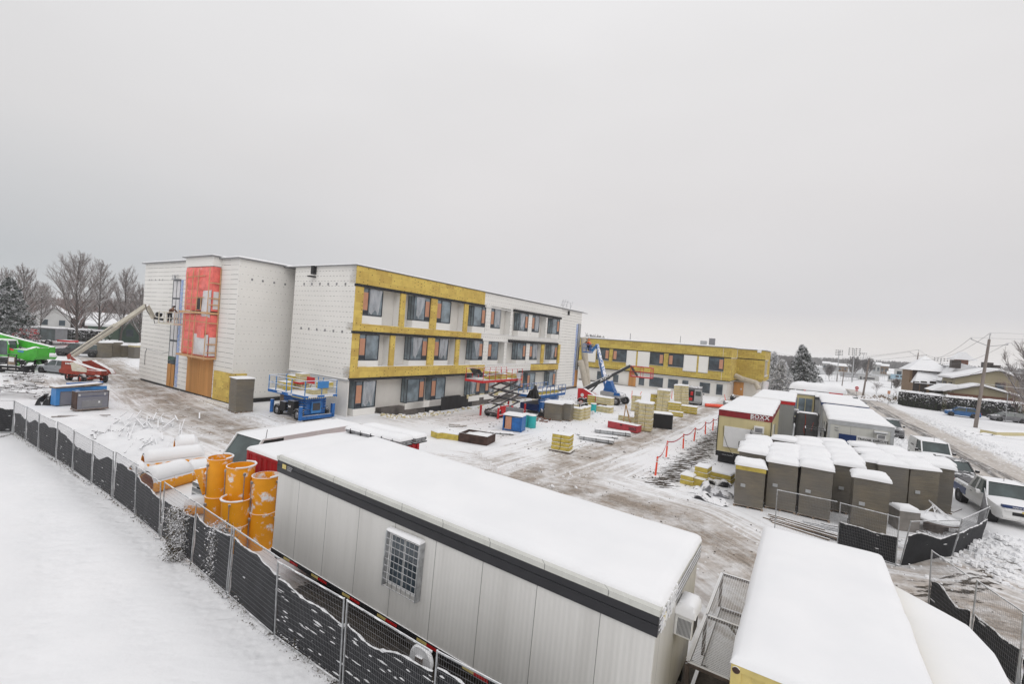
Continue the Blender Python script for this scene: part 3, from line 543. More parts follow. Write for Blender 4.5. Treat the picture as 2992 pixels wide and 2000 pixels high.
b = mb(); b.box(UF, UF+.03, 64.6, 65.2, .5, 10.0); b.build('tape_strip', 'blue_tape', main)
b = mb(); b.box(UF, UF+.04, 65.25, 66.2, 2.9, 10.05); b.build('window_slot', 'frame_dark', main)
b = mb(); b.box(UF+.04, UF+.05, 65.35, 65.75, 3, 10); b.box(UF+.04, UF+.05, 65.82, 66.1, 6.5, 10); b.build('window_pane', 'light_grey', main)
b = mb(); b.box(UF, UF+.05, 65.2, 66.25, .3, 2.85); b.build('plywood_door', 'plywood', main)
# wall light, roof guard rail
b = mb(); b.box(-35.25, -34.9, V0-.3, V0, 11.25, 11.95); b.box(-35.4, -34.9, V0-.5, V0-.02, 11.0, 11.1); b.build('scupper', 'black', main)
b = mb(); b.box(UF, UF+.2, 61.2, 61.5, 11.1, 11.7); b.build('scupper', 'black', main)
b = mb()
for vv in (60.2, 61, 61.8, 63.5): b.tube([(UF-.8, vv, 11.95), (UF-.8, vv+.9, 13.4)], .03, 5)
for vv in (61.0, 62.4, 63.6): b.tube([(UF-.8, vv, 11.95), (UF-.8, vv, 13.1)], .03, 5)
b.tube([(UF-.8, 60.4, 12.4), (UF-.8, 62.3, 12.75)], .03, 5); b.tube([(UF-.8, 60.8, 13.1), (UF-.8, 63.7, 13.1)], .03, 5); b.build('guard_rail', 'galv', main)

# ---------------------------------------------------------------- two-storey yellow wing
VW = 81.
yw = thing('insulated_wing', 'long two-storey wing covered in yellow insulation above a white ground floor', 'building', W(-20, VW), RZ)
def yb(): return mb(-20, VW)
UR = -9.98
yb().box(-46, UR-.3, VW+.3, 100, 0-.6, 2.7).build('ground_wall', 'membrane', yw)
b = yb(); b.box(-46, UR-.25, VW+.2, VW+.35, -.6, -.1); b.box(-46, UR-15, VW+.1, VW+.32, -.6, .05); b.build('foundation', 'base_conc', yw)
b = yb(); b.prism([(-36, .25), (-28, .1), (-20.5, -.45), (-20.5, -.9), (-36, -.9)], VW-.1, VW+.2); b.build('foundation_wrap', 'base_conc', yw)
b = yb(); b.box(-46, UR, VW, 100, 2.72, 8.05); b.box(UR, UR+.02, VW+.05, 88.6, 2.72, 8.05); b.build('insulation', 'wool_fine', yw)
u2a = onV(z5(2115, 390), 88.6)[0]
b = yb(); b.box(UR-.5, u2a, 88.6, 103, 2.75, 8.05); b.build('insulation', 'wool_fine', yw)
b = yb(); b.box(UR-.5, u2a-.9, 89.3, 103, -.7, 2.75); b.build('ground_wall', 'membrane', yw)
b = yb(); b.box(-46.2, UR+.12, VW-.12, 100.2, 8.05, 8.2); b.box(UR-.4, u2a+.12, 88.5, 103.2, 8.05, 8.18); b.build('parapet', 'parapet', yw)
b = yb(); b.snow(-46.1, UR, VW-.05, 100, 8.2, .16, .02, 1.5); b.snow(UR-.3, u2a, 88.6, 103, 8.18, .14, .02, 1.5); b.build('roof_snow', 'snow', yw, smooth=True)
b = yb(); b.box(-46, UR+.05, VW-.06, VW, 6.42, 6.55); b.box(-46, UR+.05, VW-.06, VW, 2.6, 2.74); b.box(UR+.02, UR+.07, VW, 88.6, 2.6, 2.72); b.box(UR+.02, u2a+.05, 88.53, 88.6, 6.42, 6.55); b.box(UR, u2a-3, 88.53, 88.6, 2.6, 2.75); b.build('black_strip', 'mesh_black', yw)  # black mesh strips over the windows and along the lower insulation edge
b = yb(); b.box(UR+.02, UR+.1, VW, 88.5, 6.38, 6.5); b.box(UR+.02, UR+.1, VW, 88.5, 2.5, 2.62); b.box(-24, UR+.1, VW-.02, VW+.02, 2.5, 2.6); b.box(UR+.02, UR+.06, 88.2, 88.6, 6.5, 8.05); b.box(-11.2, -11.16, VW-.03, VW, 2.7, 8); b.build('flashing', 'carwhite', yw)
for (xa, ya, xb, yb_, side_) in ((310, 360, 435, 490, 1), (485, 372, 622, 508, 0), (880, 405, 1018, 548, 1), (1080, 420, 1232, 568, 0), (1510, 455, 1662, 610, 1)):
    ua, ub = onV(z5(xa, ya), VW)[0], onV(z5(xb, yb_), VW)[0]
    wn_ = yb().box(ua, ub, VW-.03, VW+.1, 4.25, 6.4).build('window', 'glass', yw); t_ = .07
    fr = yb(); fr.box(ua, ua+t_, VW-.06, VW-.03, 4.25, 6.4); fr.box(ub-t_, ub, VW-.06, VW-.03, 4.25, 6.4); fr.box(ua+t_, ub-t_, VW-.06, VW-.03, 4.25, 4.33); fr.box(ua+t_, ub-t_, VW-.06, VW-.03, 6.3, 6.4); fr.build('frame', 'frame_dark', wn_)
    oa, ob = (ub-.68, ub-.12) if side_ else (ua+.12, ua+.68); yb().box(oa, ob, VW-.055, VW-.032, 4.6, 6.1).build('orange_panel', 'orange_panel', wn_)
    yb().box(ua-.05, ub+.05, VW-.12, VW, 4.17, 4.24).build('sill', 'light_grey', wn_)
for (ua, ub) in ((-35.1, -33), (-27.1, -25.35), (-25.05, -22.9), (-17.25, -15.1), (-14.8, -13.3)):
    b = yb(); b.box(ua, ub, VW-.02, VW+.05, 3.75, 6.4); b.build('balcony_panel', 'clad_plain', yw); b = yb(); b.box(ua, ub, VW-.08, VW, 3.65, 3.74); b.build('sill', 'light_grey', yw)
for (ua, z1_, ub, z0) in ((-32.54, 2.11, -30.99, .5), (-29.38, 1.8, -28.38, .37), (-24.61, 1.72, -23.63, .39), (-22.74, 2.09, -20.38, .41), (-19.53, 2.07, -17.89, .47), (-17.19, 2.1, -16.21, .37), (-14.42, 2.07, -12.79, .37), (-11.84, 2.06, -10.88, .36)):
    wn_ = yb().box(ua, ub, VW+.22, VW+.35, z0, z1_).build('window', 'glass', yw)
    fr = yb(); fr.box(ua-.05, ua, VW+.2, VW+.3, z0-.05, z1_+.05); fr.box(ub, ub+.05, VW+.2, VW+.3, z0-.05, z1_+.05); fr.box(ua, ub, VW+.2, VW+.3, z0-.05, z0); fr.box(ua, ub, VW+.2, VW+.3, z1_, z1_+.05); fr.build('frame', 'carwhite', wn_)
yb().box(-26.47, -25.18, VW+.2, VW+.3, -.3, 2.6).build('plywood_door', 'plywood', yw)
d0, d1_ = onV(z5(1780, 690), 89.2), onV(z5(1870, 880), 89.2)
dr = yb().box(d0[0], d1_[0], 89.15, 89.3, -.4, 2.3).build('door', 'plywood', yw); yb().box(d0[0]+1.1, d0[0]+1.3, 89.13, 89.15, 1.0, 1.3).build('notice', 'paper', dr)
# slim window strip at the far end
b = yb(); [b.box(u2a, u2a+.02, vv, vv+.7, 3.9, 6.3) for vv in (90, 91.2, 92.4, 93.6)]; b.build('window', 'glass', yw)
b = yb(); [b.box(u2a+.02, u2a+.06, vv, vv+.12, 3.8, 6.4) for vv in (89.8, 91, 92.2, 93.4, 94.6)]; b.box(u2a, u2a+.2, 89.6, 95, 6.35, 6.5); b.box(u2a, u2a+.25, 89.6, 95, 3.6, 3.8); b.build('window_frame', 'carwhite', yw)
b = yb(); b.box(u2a-1.2, u2a-.6, 88.4, 88.7, 7.7, 8.2); b.build('scupper', 'snow', yw)
b = yb(); b.box(-15.9, -14.9, 87, 88, 8.2, 9.1); b.build('roof_unit', 'light_grey', yw); b = yb(); b.box(-14.3, -13.3, 86, 86.1, 8.3, 9.6); b.build('roof_frame', 'mid_grey', yw)
b = yb(); b.tube([(-28, 85, 8.2), (-28, 85, 9.6)], .06); b.tube([(-20, 90, 8.2), (-20, 90, 9.8)], .05); b.build('vent_pipe', 'mid_grey', yw)
# ---------------------------------------------------------------- foreground: trailers, containers, fences, tubes
def st(name, label, cat, u, v, off=0., group=None, z=0., tilt=None): return thing(name, label, cat, W(u, v, z), RZ+off, group, tilt)
def ribmat(name, col, per=.28, depth=.6, var=.1, streakc=None, line=0.):
    m, t, b = newmat(name); g = N(t, 'ShaderNodeTexCoord'); s = N(t, 'ShaderNodeSeparateXYZ'); t.links.new(g.outputs['Object'], s.inputs[0])
    h = mth(t, 'ADD', s.outputs[0], s.outputs[1]); f = noisy(t, g.outputs['Object'], 1.1, 5, .6, (2.2, 2.2, .12)); c = mixc(t, ramp(t, f, [(.4, 0.), (.7, 1.)]), col, streakc or tuple(x*(1-var) for x in col))
    if line:
        k = mth(t, 'LESS_THAN', mth(t, 'FRACT', mth(t, 'DIVIDE', mth(t, 'ADD', h, 60.), line)), .010/line*1.4); c = mixc(t, mth(t, 'MULTIPLY', k, .8), c, (.12, .12, .12))
    w_ = N(t, 'ShaderNodeMath', operation='SINE'); t.links.new(mth(t, 'MULTIPLY', h, 6.2832/per), w_.inputs[0]); bumpn(t, b, w_.outputs[0], depth, .01)
    t.links.new(c, b.inputs['Base Color']); b.inputs['Roughness'].default_value = .42; M[name] = m
ribmat('trailer_side', (.67, .66, .635), per=.10, depth=.16, streakc=(.59, .58, .555), line=1.22); ribmat('cream_side', (.58, .50, .27), per=.1, depth=.2, var=.12); ribmat('grey_side', (.27, .275, .27), per=.15, depth=.3); ribmat('white_side', (.58, .58, .54), per=.12, depth=.2, line=1.2)
mat('band_dark', (.022, .022, .026), .4, var=.15); mat('band_red', (.24, .015, .02), .4, var=.2); mat('cont_red', (.46, .015, .022), .42, var=.25, streak=True); mat('cont_yellow', (.62, .50, .18), .5, var=.15)
mat('white_paint', (.74, .74, .73), .4, var=.05)
def corrug(b, u0, u1, y, z0, z1, per=.28, d=.036, axis='x', out=-1):
    n = int((u1-u0)/per); pts = []
    for i in range(n):
        a = u0+(u1-u0)*i/n; w_ = (u1-u0)/n; pts += [(a, 0), (a+w_*.36, 0), (a+w_*.5, d), (a+w_*.86, d)]
    pts.append((u1, 0)); vs = []
    for (a, q) in pts:
        for z in (z0, z1): vs.append((a, y-out*q, z) if axis == 'x' else (y-out*q, a, z))
    b.add(vs, [(2*i, 2*i+2, 2*i+3, 2*i+1) for i in range(len(pts)-1)])
# --- near site office trailer
OF = st('office_trailer', 'long grey-white site office trailer with black fascia, barred window and snowy roof in the foreground', 'trailer', -12.2, 7.4, z=.29, tilt=(0, R(1.58)))
TL_, TW = 10.46, 3.35; zb, zt = .52, 3.06
MB().box(0, TL_, 0, TW, zb, zt).build('wall', 'trailer_side', OF)
b = MB(); b.box(-.03, TL_+.03, -.035, 0, zt-.36, zt-.02); b.box(-.035, -.0, 0, TW, zt-.36, zt-.02); b.box(-.03, TL_+.03, -.05, -.035, zt-.2, zt-.17); b.build('fascia', 'band_dark', OF)
b = MB(); b.box(TL_, TL_+.035, 0, TW+.03, zt-.34, zt-.02); [b.box(TL_+.035, TL_+.05, 0, TW, zt-.30+i*.09, zt-.26+i*.09) for i in range(3)]; b.build('end_fascia', 'galv_dull', OF)
b = MB(); b.box(-.05, TL_+.04, -.055, .1, zt-.02, zt+.08); b.box(TL_-.1, TL_+.04, .1, TW+.03, zt-.02, zt+.05)
for i in range(30): b.box(.3+i*.36, .32+i*.36, -.062, -.05, zt+.025, zt+.045)
b.build('roof_trim', 'white_side', OF)
MB().snow(.02, TL_+.03, .06, TW, zt+.05, .17, .01, .5, .25, .012).build('roof_snow', 'snow', OF, smooth=True)
b = MB(); b.box(-.02, TL_, -.02, 0, zb-.1, zb+.02); b.box(0, .1, .1, TW, .2, zb); b.box(0, TL_, .3, .45, .35, zb); b.box(0, TL_, TW-.45, TW-.3, .2, zb); b.build('chassis', 'black', OF)
for i in range(8):
    b = MB(); b.box(.9+i*1.25, 1.25+i*1.25, -.03, -.0+.0, zb-.075, zb-.02); b.build('reflector', 'tail_red', OF); b = MB(); b.box(.62+i*1.25, .9+i*1.25, -.03, 0, zb-.075, zb-.02); b.build('reflector', 'cont_yellow', OF)
for xx in (8.0, 9.0):
    wl = MB(); wl.lathe([(.12, .25), (.36, .25), (.4, .3), (.4, .48), (.36, .52), (.1, .52)], 20, (xx, 0, .4), 'y'); wl.build('wheel', 'rubber', OF, smooth=True)
for xx in (1.2, 5.0, 9.8):
    b = MB(); b.box(xx, xx+.4, .3, .7, 0, .15); b.box(xx+.05, xx+.35, .35, .65, .15, .35); b.build('support_block', 'concrete', OF)
def frontpt(p): a = onV(p, 7.4); return a[0]+12.2, a[1]-.29+.0276*(a[0]+12.2)
wa, wb_, wc_, wd_ = frontpt(y4(1500, 110)), frontpt(y4(1718, 200)), frontpt(y4(1690, 585)), frontpt(y4(1475, 460))
x0, x1, z0, z1w = (wa[0]+wd_[0])/2, (wb_[0]+wc_[0])/2, (wd_[1]+wc_[1])/2, (wa[1]+wb_[1])/2
WN = MB().box(x0, x1, -.05, -.0, z0, z1w).build('window', 'white_paint', OF)
xm = (x0+x1)/2
b = MB(); b.box(x0+.1, xm-.03, -.056, -.05, z0+.08, z1w-.08); b.box(xm+.03, x1-.1, -.056, -.05, z0+.08, z1w-.08); b.build('pane', 'glass', WN)
b = MB(); nb = 7
for i in range(nb+1): b.box(x0+(x1-x0)*i/nb-.005, x0+(x1-x0)*i/nb+.005, -.14, -.124, z0-.03, z1w+.03)
for i in range(9): zz = z0-.02+(z1w-z0+.03)*i/8; b.box(x0-.02, x1+.02, -.15, -.14, zz-.005, zz+.005)
for xx in (x0-.03, x1+.01): b.box(xx, xx+.03, -.15, 0, z0-.04, z1w+.04)
b.build('security_grille', 'galv', WN); MB().snow(x0-.02, x1+.02, -.15, -.01, z1w+.04, .06, .01, .1, .06).build('sill_snow', 'snow', WN, smooth=True)
ac0 = 1.42
AC = MB().box(TL_+.0, TL_+.32, ac0, ac0+.52, 2.0, 2.42).build('air_conditioner', 'white_paint', OF, bevel=.02)
b = MB(); [b.box(TL_+.06+i*.022, TL_+.07+i*.022, ac0-.006, ac0, 2.04, 2.34) for i in range(11)]; [b.box(TL_+.32, TL_+.326, ac0+.05+i*.032, ac0+.063+i*.032, 2.06, 2.36) for i in range(13)]; b.build('vent_slot', 'dark_grey', AC)
MB().snow(TL_+.0, TL_+.34, ac0-.01, ac0+.54, 2.42, .22, .02, .1, .2).build('snow_cap', 'snow', AC, smooth=True)
b = MB(); b.box(.25, .42, -.06, -.05, zt-.2, zt-.08); b.build('emblem', 'cont_yellow', OF)
b = MB(); [b.box(.46, .72-.03*i, -.056, -.05, zt-.12-i*.045, zt-.095-i*.045) for i in range(3)]; b.build('lettering', 'mid_grey', OF)
b = MB(); b.box(TL_+.05, TL_+.056, .18, .34, zt-.26, zt-.1); b.build('emblem', 'cont_yellow', OF)
b = MB()
for i in range(60): yy = .05+rnd.random()*1.0; zz = zt-.34+rnd.random()*.3; s_ = .015+rnd.random()*.03; b.box(TL_+.036, TL_+.055+s_*.3, yy, yy+s_, zz, zz+s_*2.5)
b.build('ice_crust', 'snow', OF)

# --- red shipping container
RC = st('shipping_container', 'red corrugated shipping container under snow, wedged behind the long office trailer', 'container', -16.25, 8.7)
CW, CL, CH = 2.44, 6.06, 2.59
b = MB(); b.box(.06, CW-.06, .06, CL-.06, .15, CH-.05); corrug(b, .1, CW-.1, .03, .15, CH-.1); corrug(b, .1, CL-.1, CW-.03, .15, CH-.1, axis='y', out=1); corrug(b, .1, CL-.1, .03, .15, CH-.1, axis='y', out=-1); b.build('wall', 'cont_red', RC)
b = MB()
for x in (0, CW-.12):
    for y in (0, CL-.12): b.box(x, x+.12, y, y+.12, 0, CH)
b.box(.12, CW-.12, 0, .06, CH-.12, CH); b.box(0, .06, .12, CL-.12, CH-.1, CH); b.box(CW-.06, CW, .12, CL-.12, CH-.1, CH); b.box(.12, CW-.12, 0, .06, 0, .15); b.box(CW-.06, CW, .12, CL-.12, 0, .15); b.box(.12, CW-.12, CL-.06, CL, CH-.12, CH); b.build('frame', 'cont_red', RC)
MB().snow(0, CW, 0, CL, CH, .15, .015, .4, .2).build('roof_snow', 'snow', RC, smooth=True)
# --- cream container in the lower right and its lower neighbour
def container(u, v, w_, l, h, m, label, t=.16, name='storage_container'):
    c = st(name, label, 'container', u, v); b = MB(); b.box(.05, w_-.05, .05, l-.05, .1, h-.05); corrug(b, .14, w_-.14, .03, .12, h-.12); corrug(b, .14, l-.14, .03, .12, h-.12, axis='y', out=-1); corrug(b, .14, l-.14, w_-.03, .12, h-.12, axis='y', out=1); b.build('wall', m, c)
    b = MB()
    for x in (0, w_-.14):
        for y in (0, l-.14): b.box(x, x+.14, y, y+.14, 0, h)
    b.box(.14, w_-.14, 0, .05, h-.12, h); b.box(0, .05, .14, l-.14, h-.12, h); b.box(w_-.05, w_, .14, l-.14, h-.12, h); b.box(.14, w_-.14, 0, .05, 0, .14); b.build('frame', m, c)
    MB().snow(0, w_, 0, l, h, t, .02, .4, .3, .02).build('roof_snow', 'snow', c, smooth=True)
    b = MB(); b.lathe([(.0, -.012), (.05, -.012), (.055, 0)], 14, (.07, 0, h-.1), 'y'); b.build('corner_hole', 'rust', c); return c
container(-.62, 7.72, 2.5, 6.4, 2.59, 'cont_yellow', 'cream-yellow corrugated container with thick snow, nearest to the camera at lower right')
sc2 = st('storage_box', 'lower snow-covered box pressed against the right side of the cream container', 'container', 1.92, 8.2)
b = MB(); pg = [(0, 0), (1.05, 0), (1.25, 3.4), (1.1, 4.3), (.1, 5.4), (0, 5.4)]; b.prism(pg, .1, 2.1, 'z'); b.build('wall', 'cream_side', sc2)
def pts_in(i, j):
    y = 5.4*j; xr = 1.05+.2*y/3.4 if y < 3.4 else (1.25-.15*(y-3.4)/.9 if y < 4.3 else 1.1-.95*(y-4.3)); x = i*max(.08, xr+.04); e_ = min(1, min(x*12, (xr-x+.05)*11, y*9+.1, (5.4-y)*9)); return (x, y, 2.09+.17*math.sqrt(max(0, 1-(1-max(0, e_))**2)))
MB().grid(pts_in, 26, 70).build('roof_snow', 'snow', sc2, smooth=True)
# --- wire cage
CG = st('wire_cage', 'low wooden cage covered in wire mesh beside the end of the office trailer', 'cage', -1.55, 9.75, 0)
L_, W_, H_ = 4.5, .78, 1.0
b = MB()
for x in (0, W_):
    for y in (0, 2.0, L_): b.box(x-.035, x+.035, y-.035, y+.035, 0, H_)
for z in (.04, H_): b.beam((0, 0, z), (W_, 0, z), .07); b.beam((0, L_, z), (W_, L_, z), .07); b.beam((0, 0, z), (0, L_, z), .07); b.beam((W_, 0, z), (W_, L_, z), .07)
b.beam((0, 2.0, H_), (W_, 2.0, H_), .07); b.beam((W_-.02, 2.0, .75), (W_-.3, 2.0, H_), .05); b.beam((W_, 1.9, .7), (W_, 1.2, H_), .05); b.build('frame', 'grey_wood', CG)
b = MB()
for i in range(int(L_/.055)): y = i*.055; b.beam((0, y, H_+.03), (W_, y, H_+.03), .006); b.beam((W_+.03, y, 0), (W_+.03, y, H_), .006)
for i in range(int(W_/.055)): x = i*.055; b.beam((x, 0, H_+.034), (x, L_, H_+.034), .006)
for i in range(int(H_/.055)): z = i*.055; b.beam((W_+.034, 0, z), (W_+.034, L_, z), .006)
b.build('wire_mesh', 'galv_dull', CG)

# --- left boundary fence: top rail traced at 1.8 m
tops = [G(*p, 1.8) for p in (D(-60, 905), D(0, 925), z8(140, 660), z8(365, 780), z8(590, 880), z8(755, 970), z8(1150, 1185), y3(90, 690), y3(430, 910), y3(830, 1205), y4(1110, 520), y4(1715, 890), y4(2250, 1173))]
poly = [Vector((p.x, p.y, 0)) for p in tops]; last = poly[-1]+(poly[-1]-poly[-2]).normalized()*3; poly.append(last)
mat('wire', (.26, .26, .27), .5, .3); mat('screen', (.016, .017, .02), .75, var=.3, bump=.5, bscale=14)
def walk(poly, step):
    out = [poly[0].copy()]; need = step
    for a, b_ in zip(poly[:-1], poly[1:]):
        L = (b_-a).length; d = (b_-a)/L; t = need
        while t <= L: out.append(a+d*t); t += step
        need = t-L
    return out
def fence(name, label, poly, step, H=1.8, scr=None, lean=0., cell=(.052, .11), front=False):
    f = thing(name, label, 'fence', poly[0]); o = poly[0]; pp = walk(poly, step) if step else poly
    for i, (a, b_) in enumerate(zip(pp[:-1], pp[1:])):
        a, b_ = a-o, b_-o; L = (b_-a).length; d = (b_-a)/L; nrm = Vector((-d.y, d.x, 0)); q = rnd.uniform(-.03, .03)+lean; up_ = (Vector((0, 0, 1))+nrm*q+d*rnd.uniform(-.02, .02)).normalized()
        fr = MB(); e_ = .045; A0, B0 = a+d*e_, b_-d*e_
        fr.tube([A0, A0+up_*(H+.0)], .019, 7); (fr.tube([B0, B0+up_*H], .019, 7) if i % 2 else None); fr.tube([A0+up_*(H-.02), B0+up_*(H-.02)], .018, 6); fr.tube([A0+up_*.08, B0+up_*.08], .016, 6); pass
        fr.box(*sorted((A0.x-.12, A0.x+.02)), A0.y-.06, A0.y+.06, 0, .03); fr.build('panel_frame', 'galv', f)
        wm = MB(); n = int(L/cell[0]); w_ = .0024
        for k in range(1, n):
            p = A0+(B0-A0)*k/n; pts = [p+up_*.08, p+up_*(H*.45)+nrm*0, p+up_*H]
            wm.beam(pts[0], pts[2], w_)
        for k in range(1, int(H/cell[1])): z = k*cell[1]+.04; wm.beam(A0+up_*z, B0+up_*z, w_*1.1)
        wm.build('wire_mesh', 'wire', f)
        if scr:
            h0, h1 = scr(i/(len(pp)-1), i), scr((i+1)/(len(pp)-1), i+.9)
            if h0 > 0:
                sd_ = i*7.7
                def fs(s, t):
                    ht = (h0+(h1-h0)*s)+.22*mnoise.noise(Vector((s*2.2+sd_, 0, 0)))-.04*math.sin(s*math.pi)
                    p = A0+(B0-A0)*s-nrm*(-.03)*0; off = (-1 if front else 1)*(.03+.05*abs(mnoise.noise(Vector((s*4+sd_, t*3, 1)))))
                    return p+up_*(ht*t+.03)+nrm*off
                MB().grid(fs, 22, 7).build('privacy_screen', 'screen', f, smooth=True)
                sb = MB(); tp = [fs(k/24, 1.0)+Vector((0, 0, .012)) for k in range(25)]
                rs_ = [max(.006, .03*mnoise.noise(Vector((k*.6+sd_, 5, 0)))+.016) for k in range(25)]; sb.tube(tp, rs_, 6)
                for _ in range((rnd.choice((1, 2, 4, 6)) if i < len(pp)*.72 else 34) if 'long silver' in label else 2): s_ = rnd.random(); t_ = rnd.random(); p = fs(s_, t_); w2 = .04+.1*rnd.random(); sb.tube([p-d*w2, p+nrm*.01, p+d*w2], [.006, .022, .006], 5)
                sb.build('snow_crust', 'snow', f, smooth=True, kind='stuff')
    return f
fence('construction_fence', 'long silver wire fence with black privacy screen crossing the snow at lower left', poly, 2.38, scr=lambda t, i: 1.24+.12*t+.16*math.sin(i*1.7))
# --- right corner fence round the pallets
pr_ = [G(*y1(500, 1105)), G(*y1(960, 1215)), G(*y1(1412, 1355))]
fence('pallet_yard_fence', 'snow-topped wire fence in front of the tall wrapped insulation pallets', pr_, None, 1.8, scr=lambda t, i: 1.0 if i >= .9 else 0)
pr2 = [G(*y1(1425, 1345)), G(*y1(1795, 1325)), G(*y1(2010, 1200)), W(7.4, 30.6)]
fence('yard_corner_fence', 'bent wire fence with solid black sheeting curving round the cable reel', pr2, None, 1.75, scr=lambda t, i: 1.15, lean=-.12, front=True)
pr3 = [G(*y1(1975, 850)), W(8.3, 33.6), W(8.0, 37.3)]
bt = G(*y6(1600, 745)); p31 = G(*y6(2346, 770), 1.8); p31.z = 0
fence('gate_fence', 'wire fence with low black sheeting at the lower right edge', [bt, bt+(p31-bt)*.52, p31, p31+(p31-bt)*.5], None, 1.8, scr=lambda t, i: .85, cell=(.06, .11))

# --- orange debris chutes standing by the red container
def chute(loc, r, H, secs, label, cap=True, tiltv=(0, 0)):
    c = thing('debris_chute', label, 'chute', loc, rnd.random()*6, 'orange rubbish chute sections', tiltv); zz = 0
    for k in range(secs):
        h = H/secs; b = MB(); r0, r1 = r*.965, r*1.01; n = 28; pr = [(r0, zz), (r0+.01, zz+h*.3), (r1, zz+h-.04), (r1+.02, zz+h-.03), (r1+.02, zz+h), (r1-.015, zz+h), (r0-.02, zz+.02)]
        b.lathe(pr, n); b.build('section', 'orange_snowy' if 'plastered' in label else 'orange_tube', c, smooth=True); zz += h*.98
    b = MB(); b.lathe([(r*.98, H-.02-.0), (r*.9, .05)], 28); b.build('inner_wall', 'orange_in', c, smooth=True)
    for a in (.6, 2.7, 4.8):
        b = MB()
        for k in range(secs): z0_ = H/secs*k+.1; x, y = (r+.035)*math.cos(a), (r+.035)*math.sin(a); b.beam((x, y, z0_), (x*1.03, y*1.03, z0_+H/secs*.8), .02); b.box(x-.03, x+.03, y-.03, y+.03, z0_+H/secs*.72, z0_+H/secs*.78)
        b.build('hanging_chain', 'galv_dull', c)
    b = MB(); pts = [((r*1.05)*math.cos(a/16*math.pi*2), (r*1.05)*math.sin(a/16*math.pi*2), H+.0) for a in range(int(3+rnd.random()*8))]
    if len(pts) > 2: b.tube(pts, [.02+.02*rnd.random() for _ in pts], 6); b.build('rim_snow', 'snow', c, smooth=True)
    return c
chute(G(*y3(560, 1190)), .40, 1.62, 2, 'shortest standing orange chute, closest to the wire fence')
c1_ = G(*y3(812, 1165)); chute(c1_, .38, 2.3, 2, 'standing orange chute plastered with snow against the red container')
chute(Vector((-8.35, 14.65, 0)), .40, 2.5, 2, 'middle orange chute with snow crusted rim, between two taller-looking ones')
hc = chute(Vector((-9.35, 15.15, 0)), .36, 2.55, 2, 'standing orange chute with a tipped side hopper, farthest from the red container')
b = MB(); b.prism([(-.36, 1.25), (-1.0, 1.95), (-.36, 2.15)], -.3, .3); b.build('hopper', 'orange_tube', hc); MB().snow(-.85, -.3, -.28, .28, 1.95, .14, .0, .1, .12).build('snow_cap', 'snow', hc, smooth=True)
b = G(*y3(330, 860)); c5 = thing('debris_chute', 'low orange chute lying half buried behind the shortest standing chute', 'chute', b, R(30), 'orange rubbish chute sections')
mm = MB(); mm.lathe([(.34, -.7), (.36, .7), (.3, .7), (.3, -.7)], 20, (0, 0, .33), 'x'); mm.build('section', 'orange_tube', c5, smooth=True)
MB().snow(-.6, .6, -.25, .25, .58, .12, .0, .2, .2).build('snow_cap', 'snow', c5, smooth=True)
def lying(pa, pb, r, label, z=0., open_=True, snowt=.2):
    a, b_ = G(*pa, z), G(*pb, z); L = (b_-a).length; c = thing('chute_tube', label, 'tube', (a.x, a.y, z), ang(a, b_), 'orange chute tubes lying in the snow')
    m = MB(); m.lathe([(r*.86, .02), (r*.96, 0), (r, .03), (r, L*.5), (r*1.03, L*.5), (r*1.03, L*.53), (r, L*.53), (r, L), (0, L)], 28, (0, 0, r), 'x'); m.build('section', 'orange_tube', c, smooth=True)
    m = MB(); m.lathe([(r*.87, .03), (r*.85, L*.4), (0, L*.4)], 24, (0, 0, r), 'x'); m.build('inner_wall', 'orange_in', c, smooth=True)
    def f(i, j):
        t = (i-.5)*2; x = .02+(L-.04)*j; aa = t*1.15; k = math.sqrt(max(0, 1-t*t*.98)); e_ = min(1, j*L*5+.25, (1-j)*L*5+.25)
        rr = r*1.01+snowt*k*e_*(1+.12*mnoise.noise(Vector((x*1.5, t, r)))); return (x, rr*math.sin(aa), r+rr*math.cos(aa))
    m = MB(); m.grid(f, 14, 24); m.build('snow_cap', 'snow', c, smooth=True); return c
lying(z8(1300, 1335), z8(1850, 1260), .42, 'longest lying orange tube with an open end, farthest row')
lying(z8(1330, 1530), z8(1700, 1425), .44, 'short lying orange tube with open rusty end behind the wire fence')
lying(z8(1700, 1420), z8(2060, 1370), .40, 'lying orange tube running towards the grey van nose', snowt=.16)
lying(z8(1190, 1445), z8(1330, 1420), .38, 'snow-buried orange tube left of the open rusty end')
lying(z8(1590, 1180), z8(1800, 1160), .42, 'fully snow-covered tube behind the longest orange tube', snowt=.24)
